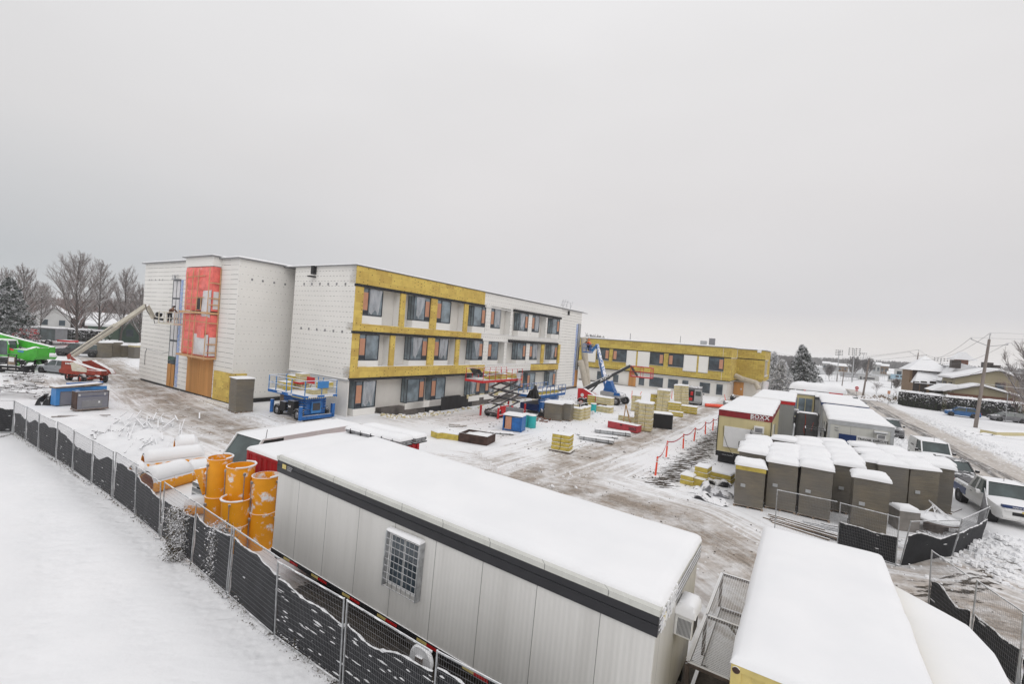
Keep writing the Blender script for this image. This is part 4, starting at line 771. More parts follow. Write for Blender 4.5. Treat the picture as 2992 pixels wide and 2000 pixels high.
# ---------------------------------------------------------------- wrapped insulation pallets
def pallet_stack(loc, rz, w_=1.2, d_=1.2, H=2.25, label='', group=None, m='wrap', base=True, capm=None, t=.22, sn=True, layers=0, name='wrapped_pallet', cat='pallet', lean=(0, 0)):
    p = thing(name, label, cat, loc, rz, group, lean); z0 = .13 if base else 0
    sd_ = rnd.random()*50; b = MB(); nx, nz = 7, 12
    ring = []
    for (xa, ya, xb, yb_) in ((0, 0, w_, 0), (w_, 0, w_, d_), (w_, d_, 0, d_), (0, d_, 0, 0)):
        for k in range(nx): ring.append((xa+(xb-xa)*k/nx, ya+(yb_-ya)*k/nx))
    vs = []; n = len(ring)
    for j in range(nz+1):
        z = z0+(H-z0)*j/nz
        for (x, y) in ring:
            q = .035*mnoise.noise(Vector((x*1.5+sd_, y*1.5, z*1.1)))-.012*abs(math.sin(z*math.pi/.6)); cx, cy = x-w_/2, y-d_/2; l = math.hypot(cx, cy)
            cr = 1-.03*(abs(cx) > w_*.49 and abs(cy) > d_*.49); vs.append((w_/2+cx*(1+q/l)*cr, d_/2+cy*(1+q/l)*cr, z))
    b.add(vs, [(j*n+k, j*n+(k+1) % n, (j+1)*n+(k+1) % n, (j+1)*n+k) for j in range(nz) for k in range(n)]+[tuple(nz*n+k for k in range(n))]); b.build('wrapped_load', m, p, smooth=True)
    if base:
        b = MB(); [b.box(0, w_, y, y+.1, .09, .125) for y in (0, d_*.3, d_*.6, d_-.1)]; [b.box(x, x+.09, 0, d_, 0, .09) for x in (0, w_/2-.05, w_-.09)]; b.build('pallet_base', 'old_wood', p)
    if capm: MB().box(-.005, w_+.005, -.005, d_+.005, H-.22, H-.0).build('exposed_wool', capm, p)
    if sn: MB().snow(-.01, w_+.01, -.01, d_+.01, H, t, .05, .22, .26, .045).build('snow_cap', 'snow', p, smooth=True)
    return p
PG = 'tall shrink-wrapped insulation pallets'
big = [(-2.4, 24.2, .1, 1.99, 'front-left wrapped pallet with a bare yellow wool strip under its snow cap', 'wool'),
 (-1.13, 24.95, .08, 2.25, 'tall wrapped pallet second from the left in the front row', None), (.17, 25.0, 0, 2.3, 'tall wrapped pallet third from the left, plastic tag on its face', None),
 (1.5, 26.9, .12, 2.3, 'wrapped pallet set back in shadow behind the front standing pallet', None), (2.1, 24.75, 0, 2.3, 'single wrapped pallet standing forward, just behind the wire fence', None),
 (3.35, 28.7, .2, 2.35, 'wrapped pallet left of the rightmost one, touching it', None), (4.6, 29.0, .36, 2.35, 'rightmost big wrapped pallet beside the dark parked car', None),
 (-2.5, 26.0, 0, 2.3, 'wrapped pallet directly behind the one with the yellow strip', None)]
for u, v, r, H, lb, cm in big:
    p = pallet_stack(W(u, v), RZ+r, 1.25, 1.25, H, lb, PG, capm=cm)
    b = MB(); b.box(.25, .45, -.05, -.03, H*.5, H*.5+.14); b.build('paper_tag', 'light_grey', p)
proto = pallet_stack(W(-1.2, 26.4), RZ, 1.3, 1.32, 2.28, 'snow-capped wrapped pallet in the rows behind, second column from the left', PG)
for u, v in ((-2.6, 27.4), (-2.6, 28.8), (-1.25, 27.8), (-1.3, 29.2), (-1.4, 31.6), (.1, 26.4), (.05, 27.8), (0, 29.3), (-.1, 32.6), (1.45, 28.4), (1.4, 29.9), (1.3, 31.5), (3.0, 30.2), (2.8, 31.8), (4.35, 30.7), (4.1, 32.3), (5.35, 31.3), (5.0, 33.2), (2.6, 33.6), (1.1, 33.6), (2.8, 28.9), (-2.6, 30.3), (-.05, 30.8), (5.6, 32.6), (3.9, 33.6)):
    dup(proto, W(u, v, rnd.uniform(-.06, .06)), RZ+rnd.uniform(-.12, .12), 'snow-capped wrapped pallet in the rows behind, '+('leftmost column' if u < -2 else 'second column from the left' if u < -.7 else 'third column from the left' if u < .8 else 'middle column' if u < 2 else 'second column from the right' if u < 3.5 else 'rightmost column by the street'))
# concrete block, cable reel, lumber in the pallet yard
cb = thing('concrete_block', 'square concrete block topped with snow beside the cable reel', 'block', G(*y1(1420, 1088)), RZ+.35)
MB().box(0, .8, 0, .8, 0, .9).build('block', 'concrete', cb, bevel=.03); MB().snow(0, .8, 0, .8, .9, .2, .02, .2, .25).build('snow_cap', 'snow', cb, smooth=True)
cr = thing('cable_reel', 'round wooden cable reel lying flat under snow inside the bent fence', 'reel', G(*y1(1740, 1120))+Vector((0, .3, 0)))
MB().lathe([(0, 0), (.8, 0), (.8, .07), (.42, .07), (.42, .5), (.8, .5), (.8, .57), (0, .57)], 30).build('drum', 'grey_wood', cr, smooth=True)
MB().lathe([(.8, .56), (.79, .64), (.7, .70), (.3, .71), (0, .70)], 30).build('snow_cap', 'snow', cr, smooth=True)
b = MB()
for k in range(7): b.tube([(.5*math.cos(k), .5*math.sin(k), .7), (.9, .9+k*.08, .75+.04*k), (1.3, .7, .1)], .02, 5)
b.build('cable_end', 'snow', cr)
def planks(loc, rz, n, L, label, m='old_wood', spread=.9, name='lumber_pile', cat='lumber', sz=(.09, .05), group=None):
    p = thing(name, label, cat, loc, rz, group)
    for k in range(n):
        b = MB(); l = L*rnd.uniform(.6, 1); x = rnd.uniform(0, L-l*.8); y = k/n*spread; a = rnd.uniform(-.06, .06); z = .03+(k % 3)*sz[1]*.8
        b.beam((x, y, z), (x+l*math.cos(a), y+l*math.sin(a), z+rnd.uniform(0, .04)), sz[0], sz[1]); b.build('plank', m, p)
    return p
planks(G(*y1(400, 1000)), ang(G(*y1(400, 1000)), G(*y1(900, 1150))), 9, 3.4, 'snowy boards lying behind the pallet yard fence', spread=.8)
planks(G(*y1(700, 1040)), ang(G(*y1(700, 1040)), G(*y1(1170, 1130))), 8, 3.0, 'thin metal studs lying in snow at the foot of the front pallets', 'galv', .6, 'stud_bundle', 'studs', (.06, .03))
planks(G(*y1(1800, 960)), ang(G(*y1(1800, 960)), G(*y1(1960, 880))), 1, 1.6, 'dark plank propped against the bent yard fence', 'grey_wood', .1, 'leaning_plank', 'plank', (.16, .04))

# ---------------------------------------------------------------- office trailers on the right
def otrailer(u, v, w_, l, zt, wall, bandm, label, zb=.45, side=None, bh=.42, name='office_trailer'):
    o = st(name, label, 'trailer', u, v)
    MB().box(0, w_, 0, l, zb, zt).build('wall', wall, o)
    b = MB(); b.box(-.03, w_+.03, -.04, 0, zt-bh, zt); b.box(w_, w_+.04, 0, l, zt-bh, zt); b.box(-.04, 0, 0, l, zt-bh, zt); b.build('fascia', bandm, o)
    b = MB(); b.box(.1, w_-.1, .1, l-.1, .05, zb); b.build('undercarriage', 'black', o)
    MB().snow(-.03, w_+.03, -.03, l, zt, .17, .03, .7, .28, .02).build('roof_snow', 'snow', o, smooth=True); return o
bx = otrailer(-4.5, 33., 3.0, 11.2, 3.5, 'cream_side', 'band_red', 'cream office trailer with red band reading BOXX MODULAR and a white sign board')
MB().box(-.03, 3.03, -.05, -.0, .45, .78).build('skirt', 'black', bx); MB().box(-.045, -.03+.03, -.045, 0, .45, 3.1).build('corner_trim', 'black', bx); b = MB(); b.box(3.0, 3.04, -.045, .03, .45, 3.1); b.build('corner_trim', 'black', bx)
text('lettering', 'BOXX', .36, 'paper', bx, (1.82, -.06, 3.2), bold=.008, sp=1.1); text('lettering', 'M O D U L A R', .115, 'paper', bx, (1.84, -.06, 3.1), bold=.003)
sg = MB().box(.38, 2.5, -.06, -.0, 1.1, 2.45).build('sign_board', 'paper', bx)
b = MB()
for k in range(2): b.beam((1.65+.28*k*0, -.075, 1.75), (1.95, -.075, 2.25), .05, .02, (0, 1, 0))
b.beam((1.95, -.075, 2.25), (2.25, -.075, 1.75), .05, .02, (0, 1, 0)); b.beam((1.3, -.075, 1.6), (1.3, -.075, 1.25), .05, .02, (0, 1, 0)); b.beam((1.3, -.075, 1.6), (1.5, -.075, 1.4), .05, .02, (0, 1, 0)); b.beam((1.5, -.075, 1.4), (1.7, -.075, 1.6), .05, .02, (0, 1, 0)); b.build('emblem', 'band_dark', sg)
b = MB(); b.beam((1.8, -.075, 1.85), (1.95, -.075, 1.98), .04, .02, (0, 1, 0)); b.beam((1.95, -.075, 1.98), (2.1, -.075, 1.85), .04, .02, (0, 1, 0)); b.build('emblem', 'red_paint', sg)
acb = MB().box(2.1, 2.65, -.4, .0, 2.35, 2.75).build('air_conditioner', 'white_paint', bx); MB().box(2.16, 2.58, -.41, -.4, 2.4, 2.68).build('vent_slot', 'mid_grey', acb)
b = MB(); b.tube([(.3, -.07, 2.45), (.35, -.07, 1.9), (.62, -.07, 1.2), (.9, -.07, .8), (1.1, -.1, .6)], .012, 5); b.tube([(2.1, -.1, 2.6), (1.95, -.1, 2.5), (1.85, -.1, 2.0)], .012, 5); b.build('cable', 'black', bx)
b = MB(); b.box(3.0, 3.03, 2.2, 3.2, 1.0, 2.6); b.build('door', 'white_paint', bx); b = MB(); b.box(3.0, 3.02, 4.6, 5.4, 1.6, 2.4); b.build('window', 'glass_pale', bx)
text('lettering', 'www.modular', .12, 'light_grey', bx, (.35, -.055, .55))
g2_ = otrailer(-3.7, 46.4, 3.2, 10.8, 3.45, 'grey_side', 'red_paint', 'grey ribbed trailer with red and blue stripe right behind the cream one', bh=.3)
b = MB(); b.box(3.2, 3.23, 0, 10.8, 3.0, 3.14); b.build('stripe', 'blue_paint', g2_); b = MB(); b.box(3.2, 3.55, 1.0, 1.9, 2.2, 2.7); b.box(3.2, 3.5, 1.2, 1.9, 1.5, 2.0); b.build('air_conditioner', 'light_grey', g2_)
tv = otrailer(1.63, 37.65, 3.4, 11.2, 3.3, 'white_side', 'light_grey', 'white office trailer with grey edge and a TRAVAIL EXÉCUTÉ sign behind the pallets', bh=.3)
b = MB(); b.box(-.04, .1, -.03, 0, .45, 3.0); b.box(3.25, 3.44, -.03, 0, .45, 3.0); b.build('corner_trim', 'light_grey', tv)
s1 = MB().box(.60, 1.53, -.05, 0, 1.8, 2.43).build('blue_sign', 'band_dark', tv); s1.data.materials[0] = M['dark_blue']
s2_ = MB().box(1.55, 3.12, -.05, 0, 2.08, 2.45).build('sign_board', 'paper', tv); text('lettering', 'TRAVAIL EXÉCUTÉ', .19, 'band_dark', s2_, (1.60, -.06, 2.2), bold=.004)
acb = MB().box(2.55, 3.0, -.35, 0, 2.48, 2.76).build('air_conditioner', 'white_paint', tv); MB().box(2.6, 2.95, -.36, -.35, 2.51, 2.72).build('vent_slot', 'mid_grey', acb); b = MB(); b.box(2.4, 3.1, -.4, 0, 2.82, 2.9); b.build('awning', 'light_grey', tv)
b = MB(); b.box(.35, .55, -.06, 0, 2.78, 2.83); b.box(.35, .55, -.06, 0, 2.6, 2.65); b.build('wall_vent', 'mid_grey', tv)
b = MB(); b.tube([(-.06, .3, 3), (-.08, .5, 2), (-.06, .8, 1.5), (-.1, 1.2, .8)], .02, 5); b.tube([(-.06, 1.3, 3), (-.08, 1.4, 2), (-.06, 1.8, .8)], .02, 5); b.build('cable', 'black', tv)
b = MB(); b.box(-.03, 0, 2.6, 3.5, .6, 2.6); b.build('door', 'light_grey', tv); b = MB(); b.box(-.03, 0, 6, 6.8, 1.5, 2.4); b.build('window', 'glass_pale', tv)
t3 = otrailer(1.6, 51.9, 3.5, 8.2, 3.3, 'grey_side', 'dark_blue', 'grey trailer with a dark blue edge behind the white one with the sign', bh=.3)
t4 = otrailer(1.3, 61.5, 3.6, 6, 3.1, 'grey_side', 'dark_grey', 'farthest snow-roofed trailer of the right-hand row', bh=.3)
# stair landing between the trailers
sr = st('metal_stairs', 'black metal stair landing at the left side of the white trailer with the sign', 'stairs', .35, 38.4)
b = MB()
for x in (0, 1.15):
    for y in (0, 1.2): b.beam((x, y, 0), (x, y, 2.35), .05)
    b.beam((x, 0, 2.35), (x, 1.2, 2.35), .04)
b.beam((0, 0, 2.35), (1.15, 0, 2.35), .04); b.beam((0, 1.2, 2.35), (1.15, 1.2, 2.35), .04); b.beam((0, 0, 1.75), (1.15, 0, 1.75), .04); b.build('railing', 'black', sr)
MB().box(0, 1.15, 0, 1.2, 1.15, 1.22).build('landing', 'galv_dull', sr)
b = MB(); [b.box(.1, 1.05, -.3*k-.3, -.3*k, 1.0-.25*k, 1.04-.25*k) for k in range(4)]; b.build('tread', 'black', sr)
wp = st('wrapped_bundle', 'tall bundle wrapped in crumpled grey plastic with orange straps between the trailers', 'bundle', -.35, 46.5)
b = MB(); b.grid(lambda i, j: (.85+(.85+.05*mnoise.noise(Vector((i*12, j*9, 2))))*math.copysign(abs(math.cos(i*6.283))**.5, math.cos(i*6.283)), .7+(.7+.05*mnoise.noise(Vector((i*12, j*9, 7))))*math.copysign(abs(math.sin(i*6.283))**.5, math.sin(i*6.283)), 2.6*j), 36, 20)
mat('grey_plastic', (.10, .10, .105), .35, bump=1., bscale=5, snow=.4); b.build('wrapping', 'grey_plastic', wp, smooth=True); MB().snow(.05, 1.6, .05, 1.3, 2.55, .12, .0, .3, .3).build('snow_cap', 'snow', wp, smooth=True)
b = MB(); b.tube([(.7, -.03, 2.5), (.75, -.06, 1.8), (.65, -.05, 1.2), (.8, -.03, .6)], .03, 5); b.tube([(1.3, -.03, 1.9), (1.2, -.06, 1.2)], .03, 5); b.build('strap', 'rust_red', wp)
def cabin(p0, p1, z, d_, m, label, name='site_cabin', dark=None, H=None):
    a, b_ = G(*p0, z), G(*p1, z); wv = (b_-a).length; c = thing(name, label, 'cabin', (a.x, a.y, 0), RZ)
    MB().box(0, wv, 0, d_, .15, z-.1).build('wall', m, c); b = MB(); b.box(-.06, wv+.06, -.06, d_, z-.1, z); b.build('roof', 'mid_grey', c); MB().snow(-.05, wv+.05, -.05, d_, z, .18, .02, .4, .25).build('roof_snow', 'snow', c, smooth=True)
    if dark: b = MB(); [b.box(wv*x, wv*(x+.25), -.03, 0, z*.3, z*.85) for x in (.1, .4, .68)]; b.build('window', dark, c)
    return c
cabin(w3(40, 470), w3(370, 485), 3.1, 4, 'cream_side', 'beige site cabin with lattice windows left of the dark cabin', dark='glass_pale')
cabin(w3(385, 470), w3(655, 480), 3.0, 4, 'dark_grey', 'dark grey site cabin between the trailer rows', dark='glass')
cabin(w3(345, 320), w3(500, 330), 3.3, 5, 'red_paint', 'far snow-roofed trailer with a red and cream end wall below the conifer', 'far_trailer')
cabin(w3(500, 360), w3(850, 375), 2.6, 4, 'red_paint', 'far red object buried in snow right of the red and cream trailer', 'far_trailer')
hp = thing('snow_covered_load', 'white snow-covered load on the beige site cabin roof', 'load', G(*w3(50, 380), 3.25), RZ); MB().snow(0, 6, 0, 2.5, 0, 1.0, .1, .5, 1.0, .15).build('heap', 'snow', hp, smooth=True)

# ---------------------------------------------------------------- wool boxes with torn plastic near the cream trailer
def wbox(loc, rz, w_, d_, h, label, m='wool', top='wool_pale', name='insulation_bale', cat='bale', group='yellow insulation bales', t=.07, z=0.):
    o = thing(name, label, cat, (loc[0], loc[1], z), rz, group)
    n = max(1, round(h/.28)); 
    for k in range(n): MB().box(.012*(k % 2), w_-.01*(k % 2), 0, d_, h*k/n+.004, h*(k+1)/n-.006).build('wool_slab', m, o, bevel=.02)
    if t: MB().snow(0, w_, 0, d_, h, t, .01, .2, .1).build('snow_cap', 'snow', o, smooth=True)
    return o
wbox(G(*y8(562, 870)), RZ-.1, .68, .9, .5, 'left yellow bale of the small heap near the cream trailer')
wbox(G(*y8(785, 905)), RZ-.1, .66, .6, .42, 'lowest yellow bale of the small heap near the cream trailer', t=.03)
wbox(G(*y8(820, 880)), RZ-.1, .68, .9, .55, 'upper yellow bale of the small heap, standing on the low one', z=.44)
wbox(G(*y8(1060, 790)), RZ-.12, 1.3, .9, .5, 'longer yellow bale at the right of the small heap')
def crumple(loc, rz, w_, d_, h, label, m, name='crumpled_plastic', cat='plastic sheet', sd_=0, th=.02):
    o = thing(name, label, cat, loc, rz)
    def f(i, j):
        x, y = w_*(i-.5), d_*(j-.5); e_ = max(0, 1-(2*i-1)**4)*max(0, 1-(2*j-1)**4)
        n1_ = abs(mnoise.noise(Vector((x*1.6+sd_, y*1.6, 0)))); n2_ = mnoise.noise(Vector((x*5+sd_, y*5, 3)))
        return (x+.1*n2_, y+.1*mnoise.noise(Vector((x*4, y*4+sd_, 9))), .02+h*e_*(.25+1.3*n1_)+.05*n2_*e_)
    MB().grid(f, 40, 30).build('sheet', m, o, smooth=False); return o
mat('film_grey', (.22, .22, .235), .3, bump=1., bscale=6, snow=.75, snowth=.85); mat('film_black', (.03, .03, .035), .35, bump=1., bscale=6, snow=.7, snowth=.8)
crumple(G(*y8(1200, 1060)), RZ, 1.9, 1.0, .5, 'heap of grey crumpled plastic film in front of the small yellow bales', 'film_grey', sd_=2)
crumple(G(*y8(1250, 880)), RZ, 1.5, .8, .45, 'black crumpled sheeting beside the longer yellow bale', 'film_black', sd_=8)
crumple(G(*y8(1150, 1210)), RZ-.2, 1.6, .7, .4, 'black snow-dusted bag at the front of the plastic heap', 'film_black', sd_=12)
crumple(G(*y8(880, 1050)), RZ, .7, .6, .25, 'flat white board under snow left of the plastic heap', 'snow', sd_=20, name='snowy_board', cat='board')

# ---------------------------------------------------------------- delineator posts with tape
posts = [G(*q) for q in (z7(885, 1290), z7(1015, 1068), z7(1220, 965), z7(1350, 872), z7(1488, 790), z7(1577, 745), z7(1650, 700))]
PL = ['nearest orange post, on a black base, start of the tape line', 'second orange post of the tape line from the camera', 'third orange post of the tape line', 'fourth orange post of the tape line', 'fifth orange post of the tape line, thinner looking', 'sixth orange post of the tape line near the cream trailer', 'last orange post of the tape line beside the cream trailer']
def post(loc, lb, tilt=(0, 0), g='orange delineator posts'):
    p = thing('delineator_post', lb, 'post', loc, 0, g, tilt); b = MB(); b.tube([(0, 0, .03), (0, 0, 1.05)], .055, 10); b.tube([(0, 0, 1.05), (0, 0, 1.13)], .035, 8); b.build('post', 'orange_post', p, smooth=True)
    b = MB(); b.tube([(0, 0, .80), (0, 0, .88)], .058, 10); b.build('reflective_band', 'reflect', p); b = MB(); b.tube([(0, 0, .95), (0, 0, 1.0)], .058, 10); b.build('reflective_band', 'reflect', p); b = MB(); b.lathe([(0, .05), (.2, .05), (.24, 0), (0, 0)], 12); b.build('base', 'black', p); return p
for p_, lb in zip(posts, PL): post(p_, lb, (rnd.uniform(-.06, .06), rnd.uniform(-.06, .06)))
mat('tape_red', (.55, .06, .10), .5); b = MB()
for a, c in zip(posts[:-1], posts[1:]):
    pts = [a.lerp(c, k/10)+Vector((0, 0, 1.06-.32*math.sin(math.pi*k/10)*(1 if (c-a).length > 4 else .6))) for k in range(11)]
    for p_, q_ in zip(pts[:-1], pts[1:]): b.beam(p_, q_, .012, .07)
tag(b.build('barrier_tape', 'tape_red'), 'sagging red and white tape strung between the orange posts', 'tape')
post(G(*z7(600, 358)), 'orange post left of the van by the two-storey wing', g='orange posts by the wing'); post(G(*z7(683, 362)), 'leaning orange post by the wing wall', (.0, .3), 'orange posts by the wing'); post(G(*z7(1082, 358)), 'orange post directly left of the tall far bale stack', g='orange posts by the wing'); post(G(*z7(1735, 395)), 'leaning orange post right of the grey van', (0, -.25), 'orange posts by the wing')

# ---------------------------------------------------------------- loose material in the middle of the site
def bstack(p, off, w_, d_, H, lb, layers, m='wool_pale', t=.12, lean=(0, 0), group='stacks of beige insulation packs'):
    o = thing('insulation_stack', lb, 'stack', G(*p), RZ+off, group, lean); b = MB(); n = layers
    for k in range(n):
        z0_, z1_ = H*k/n+.05, H*(k+1)/n+.05; j = rnd.uniform(-.02, .02)
        for q in range(2): MB().box(j+w_*q/2+.01, j+w_*(q+1)/2-.01, 0, d_, z0_+.008, z1_-.008).build('pack', m, o, bevel=.025)
    MB().box(0, w_, .02, d_, 0, .06).build('pallet_base', 'old_wood', o); MB().snow(0, w_, 0, d_, H+.05, t, .03, .2, .15).build('snow_cap', 'snow', o, smooth=True); return o
bstack(z7(665, 738), .15, 1.15, 1.2, 2.35, 'tall beige pack stack standing closest, right of the red crate', 7)
bstack(z7(618, 690), .1, .9, 1.2, 2.2, 'beige pack stack half hidden behind the closest tall stack', 7)
bstack(z7(588, 500), .1, .9, .9, 1.7, 'beige pack stack behind and left of the closest tall stack', 5)
bstack(z7(1108, 445), .15, 1.7, 1.2, 2.6, 'leaning tall beige stack just left of the grey van', 8, lean=(0, -.06))
bstack(z7(890, 520), .1, 1.3, 1.2, 2.5, 'tall beige pack stack in the middle of the cluster', 6)
bstack(z7(815, 500), .1, 1.3, 1.0, 1.9, 'yellow stack just left of the cluster middle', 4, 'wool')
wbox(G(*z7(870, 510)), RZ, 1.1, .9, 1.5, 'yellow stack of slabs in front of the tall beige one', group='yellow slabs in the middle cluster')
wbox(G(*z7(1028, 540)), RZ+.1, 1.3, .9, 1.35, 'yellow slab pile right of the middle cluster', group='yellow slabs in the middle cluster')
wbox(G(*z7(1040, 553)), RZ+.1, 1.5, .5, .45, 'low yellow slab lying in front of the right-hand pile', group='yellow slabs in the middle cluster')
wbox(G(*z7(1190, 520)), RZ+.1, 1.7, 1.0, .8, 'low slab pile on a pallet at the right end of the cluster', group='yellow slabs in the middle cluster')
wbox(G(*z7(435, 610)), RZ-.1, 2.2, .7, .5, 'long low beige slab bundle behind the wooden bracket', 'wool_pale', group='beige bundles')
bc = thing('black_box', 'open black box topped with snow right of the closest tall stack', 'box', G(*z7(850, 700)), RZ+.35); MB().box(0, 1.7, .0, 1.2, 0, 1.25).build('box', 'black', bc); b = MB(); [b.beam((x, -.02, 0), (x, -.02, 1.3), .05) for x in (0, 1.7)]; b.beam((0, -.02, 1.28), (1.7, -.02, 1.28), .05); b.build('frame', 'galv_dull', bc); MB().snow(0, 1.7, 0, 1.2, 1.3, .1).build('snow_cap', 'snow', bc, smooth=True)
rc_ = thing('red_crate', 'long red lumber pack with black print, lying right of the pipe bundles', 'crate', G(*z7(308, 705)), RZ-.12); mat('crate_red', (.42, .05, .06), .6, var=.2, snow=.35)
MB().box(0, 2.7, 0, .9, .04, .62).build('crate', 'crate_red', rc_, bevel=.02); b = MB(); [b.box(1.95, 2.6, -.012, 0, .2+k*.09, .25+k*.09) for k in range(3)]; b.box(1.15, 1.35, -.012, 0, .42, .54); b.build('print', 'black', rc_); MB().snow(0, 2.6, .1, .9, .62, .04).build('snow_cap', 'snow', rc_, smooth=True)
br = thing('wood_bracket', 'upright triangular bracket of pale wood behind the red crate', 'bracket', G(*z7(500, 640)), RZ)
b = MB(); b.beam((0, 0, 0), (.12, 0, 1.75), .07); b.beam((.12, 0, 1.75), (.75, 0, 0), .12, .05); b.beam((.12, 0, 1.65), (.5, .4, 0), .1, .04); b.build('frame', 'wood', br)
def pipes(pa, pb, n, r, lb, m='galv', name='pipe_bundle', rows=2):
    a, b_ = G(*pa), G(*pb); L = (b_-a).length; o = thing(name, lb, 'pipes', a, ang(a, b_), 'metal bundles on the snow')
    for k in range(n):
        for j in range(rows): b = MB(); b.tube([(rnd.uniform(0, .08), k*r*2.1, r+.03+j*r*1.9), (L, k*r*2.1, r+.03+j*r*1.9)], r, 8); b.build('pipe', m, o, smooth=True)
    b = MB(); [b.box(L*q, L*q+.04, -r*1.3, (n-.4)*r*2.1, 0, rows*r*2+.04) for q in (.15, .5, .85)]; b.build('strap', 'dark_grey', o); MB().snow(.05, L-.05, -r*.8, (n-.5)*r*2.05, rows*r*1.95+.03, .07, .01, .3, .07).build('snow_cap', 'snow', o, smooth=True); return o
pipes(z7(150, 765), z7(590, 815), 4, .07, 'pipe bundle lying just in front of the red crate')
pipes(z7(-40, 845), z7(380, 905), 5, .06, 'nearest snow-covered pipe bundle on the open snow'); pipes(z7(-60, 800), z7(438, 840), 3, .05, 'grey channel bundle between the two snow-covered pipe bundles', rows=1)
pipes(z6(870, 725), z6(1220, 752), 3, .05, 'thin pipes running right from the rusty steel bin', rows=1)
# rusty bin with scrap, bales beside it
rb = thing('rusty_bin', 'rusty dark steel bin full of scrap and snow in the middle foreground', 'bin', G(*z6(520, 830)), RZ+.22)
b = MB(); b.box(0, 2.05, 0, .05, .02, .6); b.box(0, 2.05, 1.4, 1.45, .02, .6); b.box(0, .05, .05, 1.4, .02, .6); b.box(2.0, 2.05, .05, 1.4, .02, .6); b.box(.05, 2.0, .05, 1.4, .02, .07); b.build('bin', 'rust', rb); MB().snow(.06, 1.99, .06, 1.39, .35, .2, .0, .2, .2, .08).build('snow_fill', 'snow', rb, smooth=True)
crumple(G(*z6(470, 790))+Vector((0, .3, 0)), RZ+.4, 1.2, 1.4, .55, 'folded brown tarp hanging over the left end of the rusty bin', 'rust', 'brown_tarp', 'tarp', 4)
planks(G(*z6(560, 705)), RZ-.3, 5, 2.4, 'loose yellow slabs and pale boards tossed behind the rusty bin', 'wool_pale', 1.0, 'scrap_boards', 'boards', (.4, .06))
planks(G(*z6(400, 640)), RZ+.8, 3, 1.2, 'broken wood offcuts on top of the low yellow slab stack', 'old_wood', .6, 'wood_offcuts', 'offcuts', (.25, .05))
wbox(G(*z6(290, 790)), RZ+.25, 1.3, 1.3, .42, 'low yellow slab stack left of the rusty bin', group='slabs by the rusty bin', t=.1); wbox(G(*z6(165, 765)), RZ-.25, .85, 1.7, .42, 'long side of the low yellow slab stack, farthest left', group='slabs by the rusty bin', t=.1)
# four-pack bales
fb = [((0, 0), 'lower left bale of the four yellow bales'), ((1, 0), 'lower right bale of the four yellow bales'), ((0, 1), 'upper left bale of the four yellow bales'), ((1, 1), 'upper right bale of the four yellow bales')]
o4 = G(*z6(1690, 940))
for (i, j), lb in fb:
    q = o4+Vector((math.cos(RZ+.15), math.sin(RZ+.15), 0))*(.62*i+.02*j); wbox(q, RZ+.15+.02*i, .6, .95, .5, lb, t=.05 if j else 0, z=.1+.52*j, group='four stacked yellow bales')
pl_ = thing('wooden_pallet', 'flat dark pallet under the four yellow bales', 'pallet', o4-Vector((.05, .03, 0)), RZ+.15); b = MB(); b.box(-.05, 1.4, -.1, 1, .05, .09); [b.box(-.05, 1.4, y, y+.1, 0, .05) for y in (-.1, .4, .9)]; b.build('board', 'grey_wood', pl_)
# blue crate with orange door, teal barrels
bcx = thing('tool_crate', 'open blue crate with an orange door panel in the middle of the site', 'crate', G(*z6(1075, 685)), RZ+.25)
b = MB(); [b.box(x, x+.08, y, y+.08, 0, 1.25) for x in (0, 1.45) for y in (0, 1.0)]; b.box(0, 1.53, 0, 1.08, .06, .14); b.box(0.08, 1.45, 1.04, 1.08, .1, 1.2); b.box(0, .04, .08, 1.0, .1, 1.2); b.box(1.49, 1.53, .08, 1., .1, 1.2); b.build('frame', 'blue_paint', bcx); MB().box(.2, .7, -.02, .05, .15, 1.1).build('panel', 'orange_panel', bcx); MB().box(.74, 1.44, -.02, .04, .15, 1.1).build('panel', 'blue_paint', bcx)
MB().snow(.0, 1.53, .0, 1.08, 1.2, .16, .02, .2, .15, .04).build('snow_cap', 'snow', bcx, smooth=True)
bd = thing('grey_panel', 'grey panel standing behind the blue crate', 'panel', G(*z6(1085, 655))+Vector((.1, 1.2, 0)), RZ+.2); MB().box(0, 1.5, 0, .08, 0, 1.5).build('panel', 'mid_grey', bd)
for q, lb in ((z6(1372, 640), 'left teal barrel of the pair by the blue crate'), (z6(1445, 655), 'right teal barrel of the pair, nearer the camera')):
    o = thing('barrel', lb, 'barrel', G(*q), 0, 'teal barrels'); MB().lathe([(0, 0), (.33, 0), (.35, .04), (.35, .98), (.33, 1.0), (0, 1.0)], 20).build('drum', 'teal', o, smooth=True); MB().lathe([(.345, .97), (.34, 1.06), (.2, 1.1), (0, 1.1)], 16).build('snow_cap', 'snow', o, smooth=True)
for q, lb in ((w5(480, 1190), 'far teal barrel left of its twin, by the boom lifts'), (w5(690, 1105), 'far teal barrel right of its twin, by the boom lifts')):
    o = thing('barrel', lb, 'barrel', G(*q), 0, 'teal barrels'); MB().lathe([(0, 0), (.3, 0), (.31, .85), (0, .85)], 16).build('drum', 'teal', o, smooth=True); MB().lathe([(.32, .84), (.3, .93), (0, .95)], 16).build('snow_cap', 'snow', o, smooth=True)
for q, lb in ((w5(590, 1215), 'left white bucket in front of the far teal barrels'), (w5(680, 1200), 'right white bucket in front of the far teal barrels')):
    o = thing('bucket', lb, 'bucket', G(*q), 0, 'white buckets'); MB().lathe([(0, 0), (.13, 0), (.15, .36), (0, .36)], 12).build('pail', 'paper', o, smooth=True)
